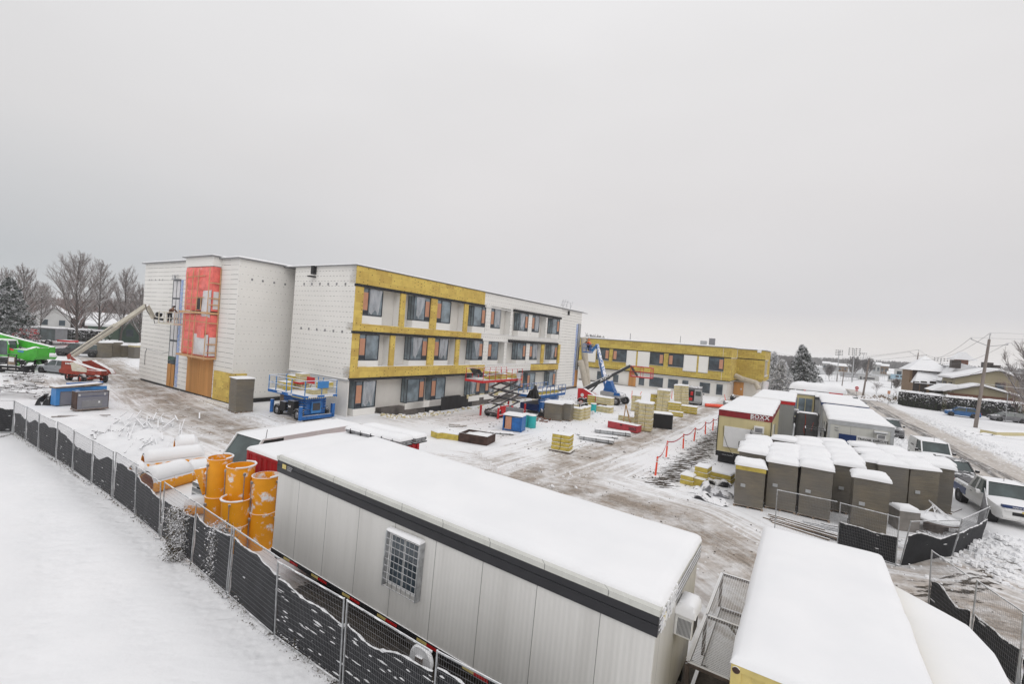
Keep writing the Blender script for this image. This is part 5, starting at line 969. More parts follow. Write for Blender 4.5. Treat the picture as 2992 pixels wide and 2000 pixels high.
pallet_stack(G(*z6(1600, 550)), RZ+.2, 1.6, 1.2, 1.55, 'left grey wrapped load with brown cast by the blue scissor lift', 'grey wrapped loads', capm=None); pallet_stack(G(*z6(1765, 558))+Vector((.1, 0, 0)), RZ+.2, 1.15, 1.2, 1.6, 'right grey wrapped load, narrower, by the blue scissor lift', 'grey wrapped loads')
wbox(G(*z6(1895, 540)), RZ+.05, 1.35, 1.0, 1.1, 'large beige carton stack right of the grey wrapped loads', 'wool_pale', t=.03, group='beige carton stacks', name='carton_stack', cat='cartons'); wbox(G(*z6(2050, 545)), RZ+.1, .65, 1.4, 1.15, 'narrow beige carton stack at the right of the large one', 'wool_pale', t=.03, group='beige carton stacks', name='carton_stack', cat='cartons')
wbox(G(*w5(450, 910)), RZ, .9, .9, 1.35, 'yellow bale pair behind the far teal barrels', t=.08, group='bales by the boom lifts'); wbox(G(*w5(800, 1080)), RZ, 1.6, .9, .62, 'lower beige bale right of the far teal barrels', 'wool_pale', t=.03, group='bales by the boom lifts'); wbox(G(*w5(760, 1000)), RZ, 1.8, .9, .75, 'upper bale with a white sheet right of the far teal barrels', 'wool_pale', t=.1, z=.66, group='bales by the boom lifts')
bp = thing('brick_pallet', 'low pile of reddish bricks dusted with snow beside the teal pair', 'bricks', G(*w6(340, 1130)), RZ)
for i in range(26): b = MB(); a = rnd.random()*3; x, y = rnd.random()*1.3, rnd.random()*.9; z = .03+rnd.randint(0, 3)*.07; b.T = Matrix.Translation((x, y, z)) @ Matrix.Rotation(a, 4, 'Z'); b.box(-.1, .1, -.05, .05, 0, .065); b.build('brick', 'brick', bp)
pallet_stack(G(*z2(832, 1508)), RZ-.12, 1.45, 1.25, 2.6, 'lone dark grey wrapped pallet beside the yellow corner of the tall block', None, t=.1)
# grey stacks at the far left
for (p_, w_, H, lb, m_) in ((w1(1870, 580), 1.6, 2.15, 'first grey wrapped stack right of the pickup', 'wrap'), (w1(2100, 570), 1.5, 2.2, 'second grey wrapped stack, next to the first', 'wrap'), (z1(1255, 1280), 1.4, 1.75, 'third grey stack with a lower snowy top', 'wrap'), (z1(1390, 1293), 1.3, 1.9, 'stack with beige top half standing proud of the far-left row', 'wrap'), (z1(1485, 1275), 1.3, 1.9, 'grey stack second from the white building', 'wrap'), (z1(1555, 1275), 1.0, 1.6, 'last grey stack of the far-left row, nearest the white building', 'wrap')):
    pallet_stack(G(*p_), RZ+.32, w_, 1.4, H, lb, 'grey wrapped stacks at the far left', base=False, t=.22, capm='wool_pale' if 'beige' in lb else None)
pallet_stack(Vector((*G(*z1(1400, 1293)).xy, 1.95))+Vector((.6, 2.2, 0)), RZ+.3, 1.8, 1.3, .9, 'small stack raised on top at the right of the far-left row', 'grey wrapped stacks at the far left', base=False, t=.25)
# window frames, boards, black bag, logs at left
wf = thing('window_frame_crate', 'grey door panel pack with blue edge strip standing on a skid at left', 'panel pack', G(*z8(700, 772)), ang(G(*z8(700, 772)), G(*z8(985, 748))))
L_ = (G(*z8(985, 748))-G(*z8(700, 772))).length; mat('door_grey', (.20, .20, .23), .5, var=.06)
MB().box(0, L_, 0, .8, .22, 1.32).build('panel', 'door_grey', wf); b = MB(); b.box(-.05, L_+.05, -.04, .85, .1, .2); [b.box(x, x+.1, 0, .8, 0, .1) for x in (.2, L_-.4)]; b.build('skid', 'grey_wood', wf); b = MB(); b.box(-.03, 0, -.02, .8, .2, 1.37); b.box(L_, L_+.03, -.02, .8, .2, 1.37); b.box(0, L_, -.02, .02, 1.32, 1.37); b.build('edge', 'rust', wf); MB().box(.05, L_-.05, -.012, 0, 1.03, 1.06).build('stripe', 'dark_blue', wf)
b = MB(); b.box(L_*.15, L_*.8, -.02, 0, .3, .75); b.build('label_sheet', 'mid_grey', wf); b = MB(); [b.box(x, x+.1, -.03, 0, z, z+.05) for x in (.05, L_-.25) for z in (1.08, 1.16)]; b.box(L_*.67, L_*.73, -.03, 0, .55, .68); b.build('sticker', 'paper', wf)
bf = thing('blue_frame_stack', 'stack of blue window frames with brown cardboard top behind the grey panel pack', 'frames', G(*z8(505, 722)), ang(G(*z8(505, 722)), G(*z8(900, 690))))
L2 = 2.9; b = MB(); b.box(0, .22, 0, .7, .1, 1.3); b.box(L2-.2, L2, 0, .7, .1, 1.3); b.box(.22, L2-.2, 0, .7, 1.05, 1.3); b.box(1.0, 1.2, -.3, .2, 0, 1.1); b.build('frame', 'light_blue', bf); MB().box(.25, 1.0, .05, .6, .1, 1.05).build('panel', 'door_grey', bf); MB().box(1.3, 2.0, -.1, .5, .1, 1.05).build('panel', 'glass', bf)
b = MB(); b.box(.9, L2+.1, .8, 1.0, .6, 1.55); b.build('frame', 'blue_paint', bf); b = MB(); b.prism([(-.1, 1.3), (1.6, 1.33), (2.6, 1.42), (2.6, 1.53), (1.4, 1.46), (-.1, 1.4)], -.1, .75); b.build('cardboard', 'old_wood', bf)
crumple(G(*z8(430, 700)), .3, 1.0, .8, .8, 'black plastic sheet bunched at the left end of the blue frames', 'plastic_black', 'black_bag', 'bag', 31)
planks(G(*z8(445, 822)), ang(G(*z8(445, 822)), G(*z8(690, 820))), 5, 2.6, 'short stack of old boards in front of the blue frames', 'grey_wood', .4)
lg = thing('branch_pile', 'snowy pile of cut branches behind the far end of the wire fence', 'branches', G(*z8(120, 620)))
for i in range(70): b = MB(); a = rnd.gauss(.2, .6); x, y = rnd.gauss(0, 1.5), rnd.gauss(0, .8); z = max(.05, .9-.35*math.hypot(x, y)+rnd.random()*.2); l = rnd.uniform(.5, 1.4); b.tube([(x, y, z), (x+l*math.cos(a), y+l*math.sin(a), z+rnd.uniform(-.15, .1))], rnd.uniform(.025, .06), 6); b.build('branch', 'bark', lg, smooth=True)
lg2 = thing('branch_pile', 'long low snow-covered brush heap at the left edge below the machines', 'branches', G(*w1(250, 1010)))
for i in range(60): b = MB(); a = rnd.gauss(-.5, .5); t = rnd.random(); x, y = -1.5+5*t+rnd.gauss(0, .3), 1.5-3.3*t+rnd.gauss(0, .4); z = rnd.uniform(.05, .5); l = rnd.uniform(.5, 1.3); b.tube([(x, y, z), (x+l*math.cos(a), y+l*math.sin(a), z+.05)], rnd.uniform(.025, .06), 6); b.build('branch', 'bark', lg2, smooth=True)
def debris(pts, n, L, label, m='galv', sp=1.2, name='scrap_pile'):
    o = thing(name, label, 'scrap', G(*pts[0])); o0 = G(*pts[0])
    for i in range(n):
        a, b_ = pts[0], pts[1]; t = rnd.random(); q = G(a[0]+(b_[0]-a[0])*t, a[1]+(b_[1]-a[1])*t)-o0; q += Vector((rnd.gauss(0, sp), rnd.gauss(0, sp), 0)); an = rnd.gauss(-1.0, .16) if rnd.random() < .85 else rnd.uniform(-2, 1); l = L*rnd.uniform(.3, 1)
        b = MB(); z = .06+rnd.random()*.22; b.beam((q.x, q.y, z+.1), (q.x+l*math.cos(an), q.y+l*math.sin(an), z-.06+rnd.uniform(-.08, .08)), rnd.uniform(.03, .09), .03); b.build('strip', m, o)
    return o
debris((z8(1150, 850), z8(1450, 880)), 30, 2.8, 'scatter of long metal strips under snow in front of the brown track'); debris((z8(1250, 1040), z8(1650, 1080)), 22, 1.6, 'smaller snowed-in metal strips nearer the orange tubes', sp=.8)
debris((z8(950, 960), z8(1100, 1010)), 16, 1.2, 'dark twisted scrap poking out of the snow mound', 'dark_grey', .5)
# ---------------------------------------------------------------- vehicles
def wheel(parent, c, r, w_, rz=0., rim='galv_dull', tread=False, name='wheel', rimr=.58):
    m = MB(); m.T = Matrix.Translation(c) @ Matrix.Rotation(rz, 4, 'Z'); m.lathe([(r*rimr, -w_/2), (r*.92, -w_/2), (r, -w_*.36), (r, w_*.36), (r*.92, w_/2), (r*rimr, w_/2)], 24, (0, 0, 0), 'y')
    if tread:
        for k in range(18):
            a = k/18*6.283
            for s in (-1, 1): m.beam(((r*.97)*math.cos(a), 0, (r*.97)*math.sin(a)), ((r*1.02)*math.cos(a+.22), s*w_*.5, (r*1.02)*math.sin(a+.22)), .07, .06)
    t_ = m.build(name, 'rubber', parent, smooth=not tread)
    m = MB(); m.T = Matrix.Translation(c) @ Matrix.Rotation(rz, 4, 'Z'); m.lathe([(0, -w_*.42), (r*.2, -w_*.44), (r*.3, -w_*.34), (r*rimr, -w_*.40), (r*rimr, w_*.40), (r*.3, w_*.34), (r*.2, w_*.44), (0, w_*.42)], 20, (0, 0, 0), 'y'); m.build('rim', rim, t_, smooth=True); return t_
KIND = dict(  # hood z, belt z (fractions of H); windscreen base/top, roof end, rear base, tail z
 sedan=(.60, .64, .27, .41, .70, .88, .68), suv=(.60, .62, .26, .38, .84, .97, .62), hatch=(.58, .62, .20, .38, .80, .97, .62), van=(.58, .60, .19, .33, .93, .99, .60), bigvan=(.45, .50, .10, .24, .96, .995, .5), pickup=(.60, .64, .25, .36, .56, .62, .63))
def car(loc, hd, L, W_, H, kind, m, label, r=.33, group='parked vehicles', name='parked_car', cat='car', snowroof=0., side_glass=True):
    hz, bz, xa, xb, xc, xd, tz = KIND[kind]; o = thing(name, label, cat, loc, hd, group); hz, bz, tz = hz*H, bz*H, tz*H; zl = .26 if kind != 'pickup' else .42
    def X_(f): return L/2-f*L
    st_ = [(0, zl+.12, hz*.80, .80), (.015, zl, hz*.90, .90), (.06, zl-.03, hz*.95, .97), (xa*.6, zl-.03, hz*.985, 1.), (xa, zl-.03, bz*1.0, 1.), (.5*(xb+xc), zl-.03, bz, 1.), (min(xd, .93), zl-.03, (bz+tz)/2, 1.), (.965, zl, tz, .97), (.992, zl+.02, tz*.97, .92), (1, zl+.14, tz*.86, .84)]
    vs = []; hw = W_/2
    for f, zb_, zt_, k in st_:
        h = zt_-zb_; w_ = hw*k
        half = [(0, zb_), (w_*.86, zb_), (w_*.97, zb_+h*.12), (w_, zb_+h*.45), (w_*.985, zb_+h*.74), (w_*.93, zb_+h*.93), (w_*.80, zt_), (w_*.4, zt_+.02), (0, zt_+.03)]
        ring = half+[(-y, z) for y, z in reversed(half[1:-1])]; vs += [(X_(f), y, z) for y, z in ring]
    n = 16; b = MB(); b.add(vs, [(i*n+k, i*n+(k+1) % n, (i+1)*n+(k+1) % n, (i+1)*n+k) for i in range(len(st_)-1) for k in range(n)]+[tuple(range(n)), tuple(range((len(st_))*n-1, (len(st_)-1)*n-1, -1))]); b.build('body', m, o, smooth=True)
    # greenhouse: glass shell, painted roof and pillars
    wb2, wr = hw*.93, hw*(.74 if kind not in ('van', 'bigvan') else .86); zb2 = bz-.03
    bot = [(X_(xa+.01), wb2*.93), (X_(xa+.09), wb2), (X_(.5*(xc+xd)), wb2), (X_(xd), wb2*.95)]; top = [(X_(xb), wr*.95), (X_(xb+.05), wr), (X_(xc-.04), wr), (X_(xc), wr*.96)]
    vs = [(x, s*y, zb2) for s in (1, -1) for x, y in bot]+[(x, s*y, H-.04) for s in (1, -1) for x, y in top]
    q = MB(); q.add(vs, [(0, 1, 9, 8), (1, 2, 10, 9), (2, 3, 11, 10), (5, 4, 12, 13), (6, 5, 13, 14), (7, 6, 14, 15), (0, 8, 12, 4), (3, 7, 15, 11), (8, 9, 10, 11, 15, 14, 13, 12)]); gl = q.build('windows', 'carglass', o)
    b = MB(); cr = H*.035; b.grid(lambda i, j: (X_(xb-.012+(xc-xb+.024)*i), (2*j-1)*(wr+.02)*(1-.04*abs(2*i-1)**3), H-.045+cr*(1-(2*j-1)**4)*(1-abs(2*i-1)**5)), 12, 10); b.build('roof', m, o, smooth=True)
    def P(s, i, t):  # along pillar
        a, c = (bot[i][0], s*bot[i][1], zb2), (top[i][0], s*top[i][1], H-.03); return tuple(a[k]+(c[k]-a[k])*t for k in range(3))
    pw = .075
    for s in (1, -1):
        b = MB()
        b.beam(P(s, 0, 0), P(s, 0, 1), pw); b.beam(P(s, 3, 0), P(s, 3, 1), pw*1.4)
        m1a = tuple((P(s, 1, 0)[k]+P(s, 2, 0)[k])/2 for k in range(3)); m1b = tuple((P(s, 1, 1)[k]+P(s, 2, 1)[k])/2 for k in range(3)); b.beam(m1a, m1b, pw)
        b.beam(P(s, 0, 0), P(s, 1, 0), .05); b.beam(P(s, 1, 0), P(s, 2, 0), .05); b.beam(P(s, 2, 0), P(s, 3, 0), .05); b.beam(P(s, 0, 1), P(s, 1, 1), .06); b.beam(P(s, 1, 1), P(s, 2, 1), .06); b.beam(P(s, 2, 1), P(s, 3, 1), .06); b.build('pillars', m, o)
    if kind in ('van', 'bigvan'):
        b = MB(); f0 = xb+.17 if kind == 'van' else xb+.12; x0, x1 = X_(f0), X_(.985)
        for s in (1, -1): b.add([(x0, s*(wb2+.01), zb2-.03), (x1, s*(wb2+.0), zb2-.03), (X_(xc)-.02, s*(wr+.02), H-.03), (x0-.02, s*(wr+.02), H-.03)], [(0, 1, 2, 3) if s < 0 else (3, 2, 1, 0)])
        b.add([(X_(xd)-.02, -wb2, zb2), (X_(xd)-.02, wb2, zb2), (X_(xc)-.02, wr, H-.03), (X_(xc)-.02, -wr, H-.03)], [(0, 1, 2, 3)]); b.build('side_panels', m, o)
    if kind == 'pickup':
        b = MB(); x0, x1 = X_(xd+.015), X_(.985)
        b.box(x1, x0, -hw*.8, hw*.8, tz+.0, tz+.05); b.build('bed_cover', 'band_dark', o)
    xw1, xw2 = X_(.185 if kind != 'bigvan' else .15), X_(.80 if kind != 'bigvan' else .78)
    for x in (xw1, xw2):
        for s in (1, -1): b = MB(); b.lathe([(0, s*(hw+.006)), (r*1.17, s*(hw+.006)), (r*1.17, s*(hw-.3)), (0, s*(hw-.3))], 20, (x, 0, r*1.02), 'y'); b.build('wheel_arch', 'black', o)
    for x in (xw1, xw2):
        for s in (1, -1): wheel(o, (x, s*(hw-.09), r), r, .22, rimr=.66, rim='galv')
    xf = L/2
    b = MB(); b.box(xf-.12, xf+.012, -hw*.45, hw*.45, hz*.62, hz*.80); b.build('grille', 'black', o)
    b = MB(); b.box(xf-.15, xf+.02, -hw*.78, hw*.78, zl+.08, zl+.2); b.build('bumper', 'dark_grey' if kind != 'pickup' else 'carwhite', o, bevel=.02)
    for s in (1, -1):
        b = MB(); b.prism([(xf-.30, s*hw*.93), (xf-.03, s*hw*.80), (xf-.005, s*hw*.5), (xf-.14, s*hw*.5)], hz*.70, hz*.83, 'z'); b.build('headlight', 'lamp_glass', o)
        b = MB(); b.box(-L/2-.012, -L/2+.1, min(s*hw*.62, s*hw*.90), max(s*hw*.62, s*hw*.90), tz*.70, tz*.92); b.build('taillight', 'tail_red', o)
        b = MB(); b.box(X_(xa+.08)-.1, X_(xa+.08)+.1, min(s*(hw+.02), s*(hw+.2)), max(s*(hw+.02), s*(hw+.2)), bz-.03, bz+.14); b.build('mirror', 'black' if m != 'carwhite' or kind == 'van' else 'carwhite', o, bevel=.03)
        b = MB(); [b.box(X_(f)-.11, X_(f)+.05, min(s*(hw-.02), s*(hw+.012)), max(s*(hw-.02), s*(hw+.012)), bz-.17, bz-.135) for f in ((xb+.16, xb+.36) if kind not in ('van', 'bigvan') else (xb+.12,))]; b.build('door_handle', 'black', o)
    b = MB(); b.box(xf-.01, xf+.03, -.16, .16, zl+.1, zl+.22); b.build('number_plate', 'paper', o)
    if snowroof: MB().snow(X_(xc), X_(xb), -wr*.9, wr*.9, H-.03, snowroof, .0, .3, .3, .015).build('roof_snow', 'snow', o, smooth=True)
    return o
HA = RZ-math.pi/2   # heading along -A (towards the camera)
chev = car(W(8.72, 33.3), HA+.10, 5.3, 1.95, 1.82, 'pickup', 'carwhite', 'white pickup truck with dark hood band and covered bed, nearest parked vehicle', .38, name='pickup_truck', cat='pickup')
b = MB(); b.box(2.45, 2.63, -.78, .78, .985, 1.09); b.build('hood_band', 'dark_blue', chev); text('lettering', 'TAPIS ET PARQUETS', .085, 'paper', chev, (2.645, -.45, 1.01), (R(90), 0, R(90)), bold=.002)
b = MB(); b.box(2.60, 2.69, -.7, .7, .84, .90); b.build('grille_bar', 'carwhite', chev); b = MB(); b.box(2.69, 2.71, -.13, .13, .83, .92); b.build('emblem', 'cont_yellow', chev)
b = MB(); b.box(-2.5, -.75, .93, .982, .6, .95); b.box(-2.5, -.75, -.982, -.93, .6, .95); b.build('side_wrap', 'dark_blue', chev); b = MB(); b.tube([(.5, 0, 1.8), (.48, 0, 2.0)], .012, 5); b.build('antenna', 'black', chev)
car(W(8.45, 40.6), HA+.06, 4.65, 1.8, 1.45, 'sedan', 'cardark', 'dark grey sedan between the white cargo van and the white pickup')
wv = car(W(8.35, 46.0), HA+.06, 4.5, 1.85, 1.84, 'van', 'carwhite', 'white cargo van parked behind the dark sedan', name='cargo_van', cat='van'); text('lettering', 'ENTREPRISE', .16, 'black', wv, (-1.0, -.955, 1.25), (R(90), 0, 0)); b = MB(); b.tube([(.6, 0, 1.84), (.55, 0, 2.15)], .01, 4); b.build('antenna', 'black', wv)
car(W(7.75, 61.2), HA+.03, 4.8, 1.9, 1.68, 'suv', 'cargrey', 'dark grey SUV beside the right corner of the white trailer with the sign', .37)
car(W(7.2, 84.3), HA, 4.7, 1.85, 1.55, 'sedan', 'cargrey', 'grey car with black mirror at the end of the trailer row'); car(W(6.7, 91.5), HA, 4.8, 1.9, 1.75, 'suv', 'cardark', 'dark SUV farthest up the trailer row, snow on its roof', snowroof=.08)
car(W(4.0, 96), HA, 4.6, 1.8, 1.5, 'hatch', 'rust_red', 'dark red car nose-on at the far end of the trailer row')
car(Vector((70.9, 71.6, 0)), math.atan2(.62, -.78), 4.1, 1.75, 1.5, 'hatch', 'carblue', 'blue hatchback parked before the snowy hedge', snowroof=.03); car(Vector((75.6, 69.3, 0)), math.atan2(.32, -.95), 4.4, 1.75, 1.45, 'hatch', 'cargrey', 'grey hatchback parked before the hedge at the right edge')
car(Vector((-46.2, 47.4, 0)), R(170), 4.5, 1.75, 1.45, 'sedan', 'carsilver', 'silver car between the green telehandler and the red boom lift'); pk = car(Vector((-60.9, 64.9, 0)), R(203), 5.5, 1.9, 1.8, 'pickup', 'cardark', 'dark pickup with a canopy behind the red boom lift', .38, name='pickup_truck', cat='pickup')
b = MB(); b.prism([(-.55, 1.1), (-2.65, 1.1), (-2.6, 1.72), (-.8, 1.78)], -.82, .82); b.build('canopy', 'carglass', pk); MB().snow(-2.6, -.8, -.8, .8, 1.75, .05).build('roof_snow', 'snow', pk)
gv = car(Vector((25.6, 63.2, 0)), math.atan2(.93, .40), 5.4, 2.1, 2.3, 'bigvan', 'cargrey', 'grey van with open rear doors by the two-storey wing', .36, name='cargo_van', cat='van'); gv.children[0].data.materials[0] = M['light_grey']
b = MB(); b.box(-2.86, -2.79, -.05, .92, .55, 2.05); b.build('cargo_opening', 'black', gv); b = MB(); b.box(-2.92, -2.8, .15, .6, .6, 1.0); b.box(-2.92, -2.8, .1, .4, 1.3, 1.8); b.build('red_cargo', 'red_paint', gv); b = MB(); b.box(-2.88, -2.8, -.98, -.08, .5, 2.1); b.build('rear_door', 'light_grey', gv); b = MB(); b.box(-2.9, -2.87, -.85, -.2, 1.3, 1.9); b.build('rear_window', 'carglass', gv); b = MB(); b.beam((-2.82, .98, .5), (-2.3, 1.75, .5), .04); b.box(-2.84, -2.78, .96, 1.02, .5, 2.1); b.build('hinge', 'dark_grey', gv)
bv = car(W(-18.1, 11.45), HA+.05, 6.6, 2.05, 2.62, 'bigvan', 'carwhite', 'large white high-roof van behind the red container, nose to the orange chutes', .37, name='cargo_van', cat='van', snowroof=.05); b = MB(); [b.box(3.28, 3.33, -.75, .75, .5+k*.2, .62+k*.2) for k in range(3)]; b.build('grille_bar', 'galv', bv); b = MB(); b.tube([(1.6, .8, 2.5), (1.55, .8, 2.95)], .012, 5); b.build('antenna', 'black', bv)
# rolled bundles strapped on the red container
for (u, v, z, lb) in ((-15.9, 12.5, 2.88, 'near snow-capped roll bundle strapped on the red container'), (-15.9, 13.35, 2.95, 'far snow-capped roll bundle strapped on the red container')):
    o = thing('roll_bundle', lb, 'bundle', W(u, v, 2.66), RZ+.03, 'roll bundles on the red container'); z = .16
    for k in range(4): b = MB(); b.tube([(0, .1+.16*k, z), (3.1, .1+.16*k, z)], .085, 8); b.build('roll', 'galv_dull', o, smooth=True)
    b = MB(); [b.box(x, x+.035, -.02, .74, 0, .28) for x in (.3, .9, 1.5, 2.1, 2.7)]; b.box(0, 3.1, 0, .7, 0, .05); b.build('rack', 'black', o); MB().snow(0, 3.1, .0, .68, .24, .17, .02, .3, .3, .03).build('snow_cap', 'snow', o, smooth=True)

# ---------------------------------------------------------------- people (skin-modifier bodies)
def skinmesh(nodes, edges, root, m, name, parent, sub=1):
    me = bpy.data.meshes.new(name); me.from_pydata([n[:3] for n in nodes], edges, []); me.materials.append(M[m]); o = bpy.data.objects.new(name, me); sc.collection.objects.link(o); sk = o.modifiers.new('skin', 'SKIN'); sk.use_smooth_shade = True
    for i, n in enumerate(nodes): v = me.skin_vertices[0].data[i]; v.radius = (n[3], n[3]*(n[4] if len(n) > 4 else 1)); v.use_root = (i == root)
    ss = o.modifiers.new('sub', 'SUBSURF'); ss.levels = sub; ss.render_levels = sub; o.parent = parent; return o
def person(loc, rz, label, lean=.35, jacket='hiviz', helmet='hiviz', trousers='black', armf=.55):
    p = thing('person', label, 'person', loc, rz, 'people on the boom lifts'); s, c = math.sin(lean), math.cos(lean)
    hip = (0, 0, .92); ch = (s*.42, 0, .92+c*.42); nk = (s*.58, 0, .92+c*.56); hd = (s*.68+.05, 0, .92+c*.72)
    nodes = [(*hip, .13, .85), (*ch, .15, .8), (*nk, .06), (*hd, .085), (hd[0]+.01, 0, hd[2]+.09, .075)]; E_ = [(0, 1), (1, 2), (2, 3), (3, 4)]
    jn = [(hip[0], 0, hip[2]-.06, .155, .85), (*ch, .18, .8), (nk[0], 0, nk[2]-.02, .10)]; je = [(0, 1), (1, 2)]; tn = [(0, 0, .96, .15, .9)]; te = []
    for sd_ in (1, -1):
        k = len(nodes); sh = (nk[0]-.02, sd_*.19, nk[2]-.07); el = (nk[0]+armf*.35, sd_*.25, nk[2]-.30); wr_ = (el[0]+.22, sd_*.18, el[2]+.02); hn = (wr_[0]+.08, sd_*.16, wr_[2])
        nodes += [(*sh, .06), (*el, .045), (*wr_, .032), (*hn, .04, .5)]; E_ += [(1, k), (k, k+1), (k+1, k+2), (k+2, k+3)]
        q = len(jn); jn += [(*sh, .078), (*el, .062), (wr_[0]-.03, wr_[1], wr_[2], .05)]; je += [(1, q), (q, q+1), (q+1, q+2)]
        k = len(nodes); nodes += [(0, sd_*.1, .86, .085), (.05, sd_*.12, .48, .055), (0, sd_*.12, .08, .04), (.13, sd_*.13, .04, .035)]; E_ += [(0, k), (k, k+1), (k+1, k+2), (k+2, k+3)]
        q = len(tn); tn += [(0, sd_*.1, .86, .1), (.05, sd_*.12, .48, .078), (0, sd_*.12, .12, .065)]; te += [(0, q), (q, q+1), (q+1, q+2)]
    skinmesh(nodes, E_, 0, 'skin', 'body', p); skinmesh(jn, je, 0, jacket, 'jacket', p); skinmesh(tn, te, 0, trousers, 'trousers', p)
    b = MB(); b.T = Matrix.Translation((hd[0]+.01, 0, hd[2]+.07)) @ Matrix.Rotation(lean*.5, 4, 'Y'); b.lathe([(.15, .0), (.14, .03), (.125, .09), (.08, .135), (0, .15)], 16); b.build('helmet', helmet, p, smooth=True); return p

# ---------------------------------------------------------------- red boom lift at left
bl = thing('boom_lift', 'rusty red boom lift with long cream boom raised to the tall white block', 'boom lift', (-40.2, 43.6, 0), 0)
def tmat(b, x, y, rz): b.T = Matrix.Translation((x, y, 0)) @ Matrix.Rotation(rz, 4, 'Z'); return b
for (x, y) in ((-1.95, -.05), (.75, -1.25), (1.95, .25), (-.65, 1.3)): wheel(bl, (x, y, .52), .52, .42, -.42, 'rust_red', True)
b = tmat(MB(), 0, 0, -.42); b.box(-1.3, 1.6, -.35, .35, .45, .8); b.box(-1.55, -1.2, -1.0, 1.0, .42, .66); b.box(1.25, 1.55, -1.0, 1.3, .42, .66); b.build('chassis', 'rust_red', bl, bevel=.03)
b = MB(); b.prism([(-2.2, 1.05), (-2.2, 1.35), (-2.0, 1.45), (-1.95, 2.35), (-.75, 2.4), (-.4, 2.2), (1.2, 1.75), (2.75, 1.5), (2.65, 1.1), (.6, .92), (-1.6, .95)], -1.0, -.3); b.build('engine_cover', 'rust_red', bl, bevel=.04)
b = MB(); b.prism([(-.7, 1.3), (-.95, 2.3), (-.6, 2.33), (1.0, 1.72), (1.0, 1.25)], -1.03, -.97); b.build('side_panel', 'cream_paint', bl)
b = MB(); b.prism([(-.8, .95), (-.8, 2.3), (.2, 2.5), (2.4, 1.5), (2.7, 1.1), (.6, .95)], .35, .95); b.build('engine_cover', 'rust_red', bl, bevel=.04); b = MB(); b.box(-2.0, 2.4, -.3, .35, .9, 1.2); b.build('turntable', 'rust_red', bl)
b = MB(); [b.box(-1.55+k*.17, -1.44+k*.17, -1.012, -1.0, 2.02, 2.22) for k in range(4)]; b.box(-.15, .3, -1.045, -1.03, 1.55, 1.63); b.build('lettering', 'paper', bl)
MB().snow(.6, 2.7, -1.0, -.32, 1.52, .12, .01, .2, .1).build('snow_cap', 'snow', bl, smooth=True)
for ch in bl.children: ch.scale = (.8, .8, .8)
def absw(u, v, z, o): q = W(u, v, z)-o.location; q.rotate(Matrix.Rotation(-o.rotation_euler.z, 3, 'Z')); return q
t0 = onV(w1(1450, 540), 15.0); tp = onV((428.6, 893), 17.4); t0 = (-58.0, 15.0, 2.35)
P0 = Vector((-39.75, 43.4, 2.55))-bl.location; pj = onV(w1(1440, 560), 14.6)
P0 = absw(pj[0], 14.6, pj[1], bl); P1 = absw(tp[0], 17.4, tp[1], bl); P2v = onV((449, 930), 18.2); P2 = absw(P2v[0], 18.2, P2v[1], bl)
mat('boom_cream', (.58, .54, .45), .5, var=.15, snow=.5, bump=.1)
d = (P1-P0).normalized(); b = MB(); b.beam(P0, P0+(P1-P0)*.62, .36, .46); b.build('boom', 'boom_cream', bl); b = MB(); b.beam(P0+(P1-P0)*.60, P1, .28, .34); b.build('boom_extension', 'boom_cream', bl); b = MB(); b.beam(P0+(P1-P0)*.03-Vector((0, .3, .0)), P0+(P1-P0)*.6-Vector((0, .3, 0)), .05, .05); b.build('hydraulic_line', 'dark_grey', bl)
b = MB(); b.beam(P0-d*.3, P0+d*.3, .4, .4); b.beam(P0, (0.2, 0, 1.0), .3, .35); b.build('boom_pivot', 'rust_red', bl); b = MB(); b.beam(P1, P2, .26, .3); b.build('jib', 'boom_cream', bl)
b = MB(); b.tube([P1+Vector((0, -.2, .1)), P1+Vector((.3, -.3, -.5)), P2+Vector((-.2, -.2, .2))], .03, 5); b.tube([P2, P2+Vector((.2, -.1, -.5)), P2+Vector((.7, -.1, -.3))], .03, 5); b.build('hose', 'black', bl)
def basket(parent, ua, ub, va, vb, z, h, m, o, floor='galv_dull', mesh=False):
    b = MB(); c = [absw(u, v, z, o) for u, v in ((ua, va), (ub, va), (ub, vb), (ua, vb))]
    for k in range(4):
        a, e = c[k], c[(k+1) % 4]; up_ = Vector((0, 0, h)); b.beam(a, a+up_, .06); b.beam(a+up_, e+up_, .06); b.beam(a+up_*.5, e+up_*.5, .045); b.beam(a, e, .09, .14); b.beam((a+e)/2, (a+e)/2+up_, .045)
    b.build('basket_rail', m, parent); b = MB(); b.add([tuple(p+Vector((0, 0, -.03))) for p in c]+[tuple(p+Vector((0, 0, .05))) for p in c], [(0, 3, 2, 1), (4, 5, 6, 7), (0, 1, 5, 4), (1, 2, 6, 5), (2, 3, 7, 6), (3, 0, 4, 7)]); b.build('basket_floor', floor, parent)
bz_ = onV(z2(200, 700), 18.2); bz2 = onV(z2(362, 710), 18.2); basket(bl, bz_[0]+.1, bz2[0]-.35, 18.15, 18.95, bz_[1]-.02, 1.05, 'cream_paint', bl)
pp_ = W((bz_[0]*.62+bz2[0]*.38), 18.5, bz_[1]+.05); person(pp_, RZ+R(10), 'person in brown clothes bending forward in the cream basket at the tall white block', .75, 'cloth_brown', 'black', 'black')
b = MB(); u_ = absw(bz_[0]-.3, 18.3, bz_[1]+.75, bl); b.lathe([(0, -.3), (.22, -.2), (.25, .1), (0, .3)], 10, u_, 'y'); b.beam(P2, absw(bz_[0], 18.5, bz_[1]+.3, bl), .15, .2); b.build('control_box', 'plastic_black', bl)
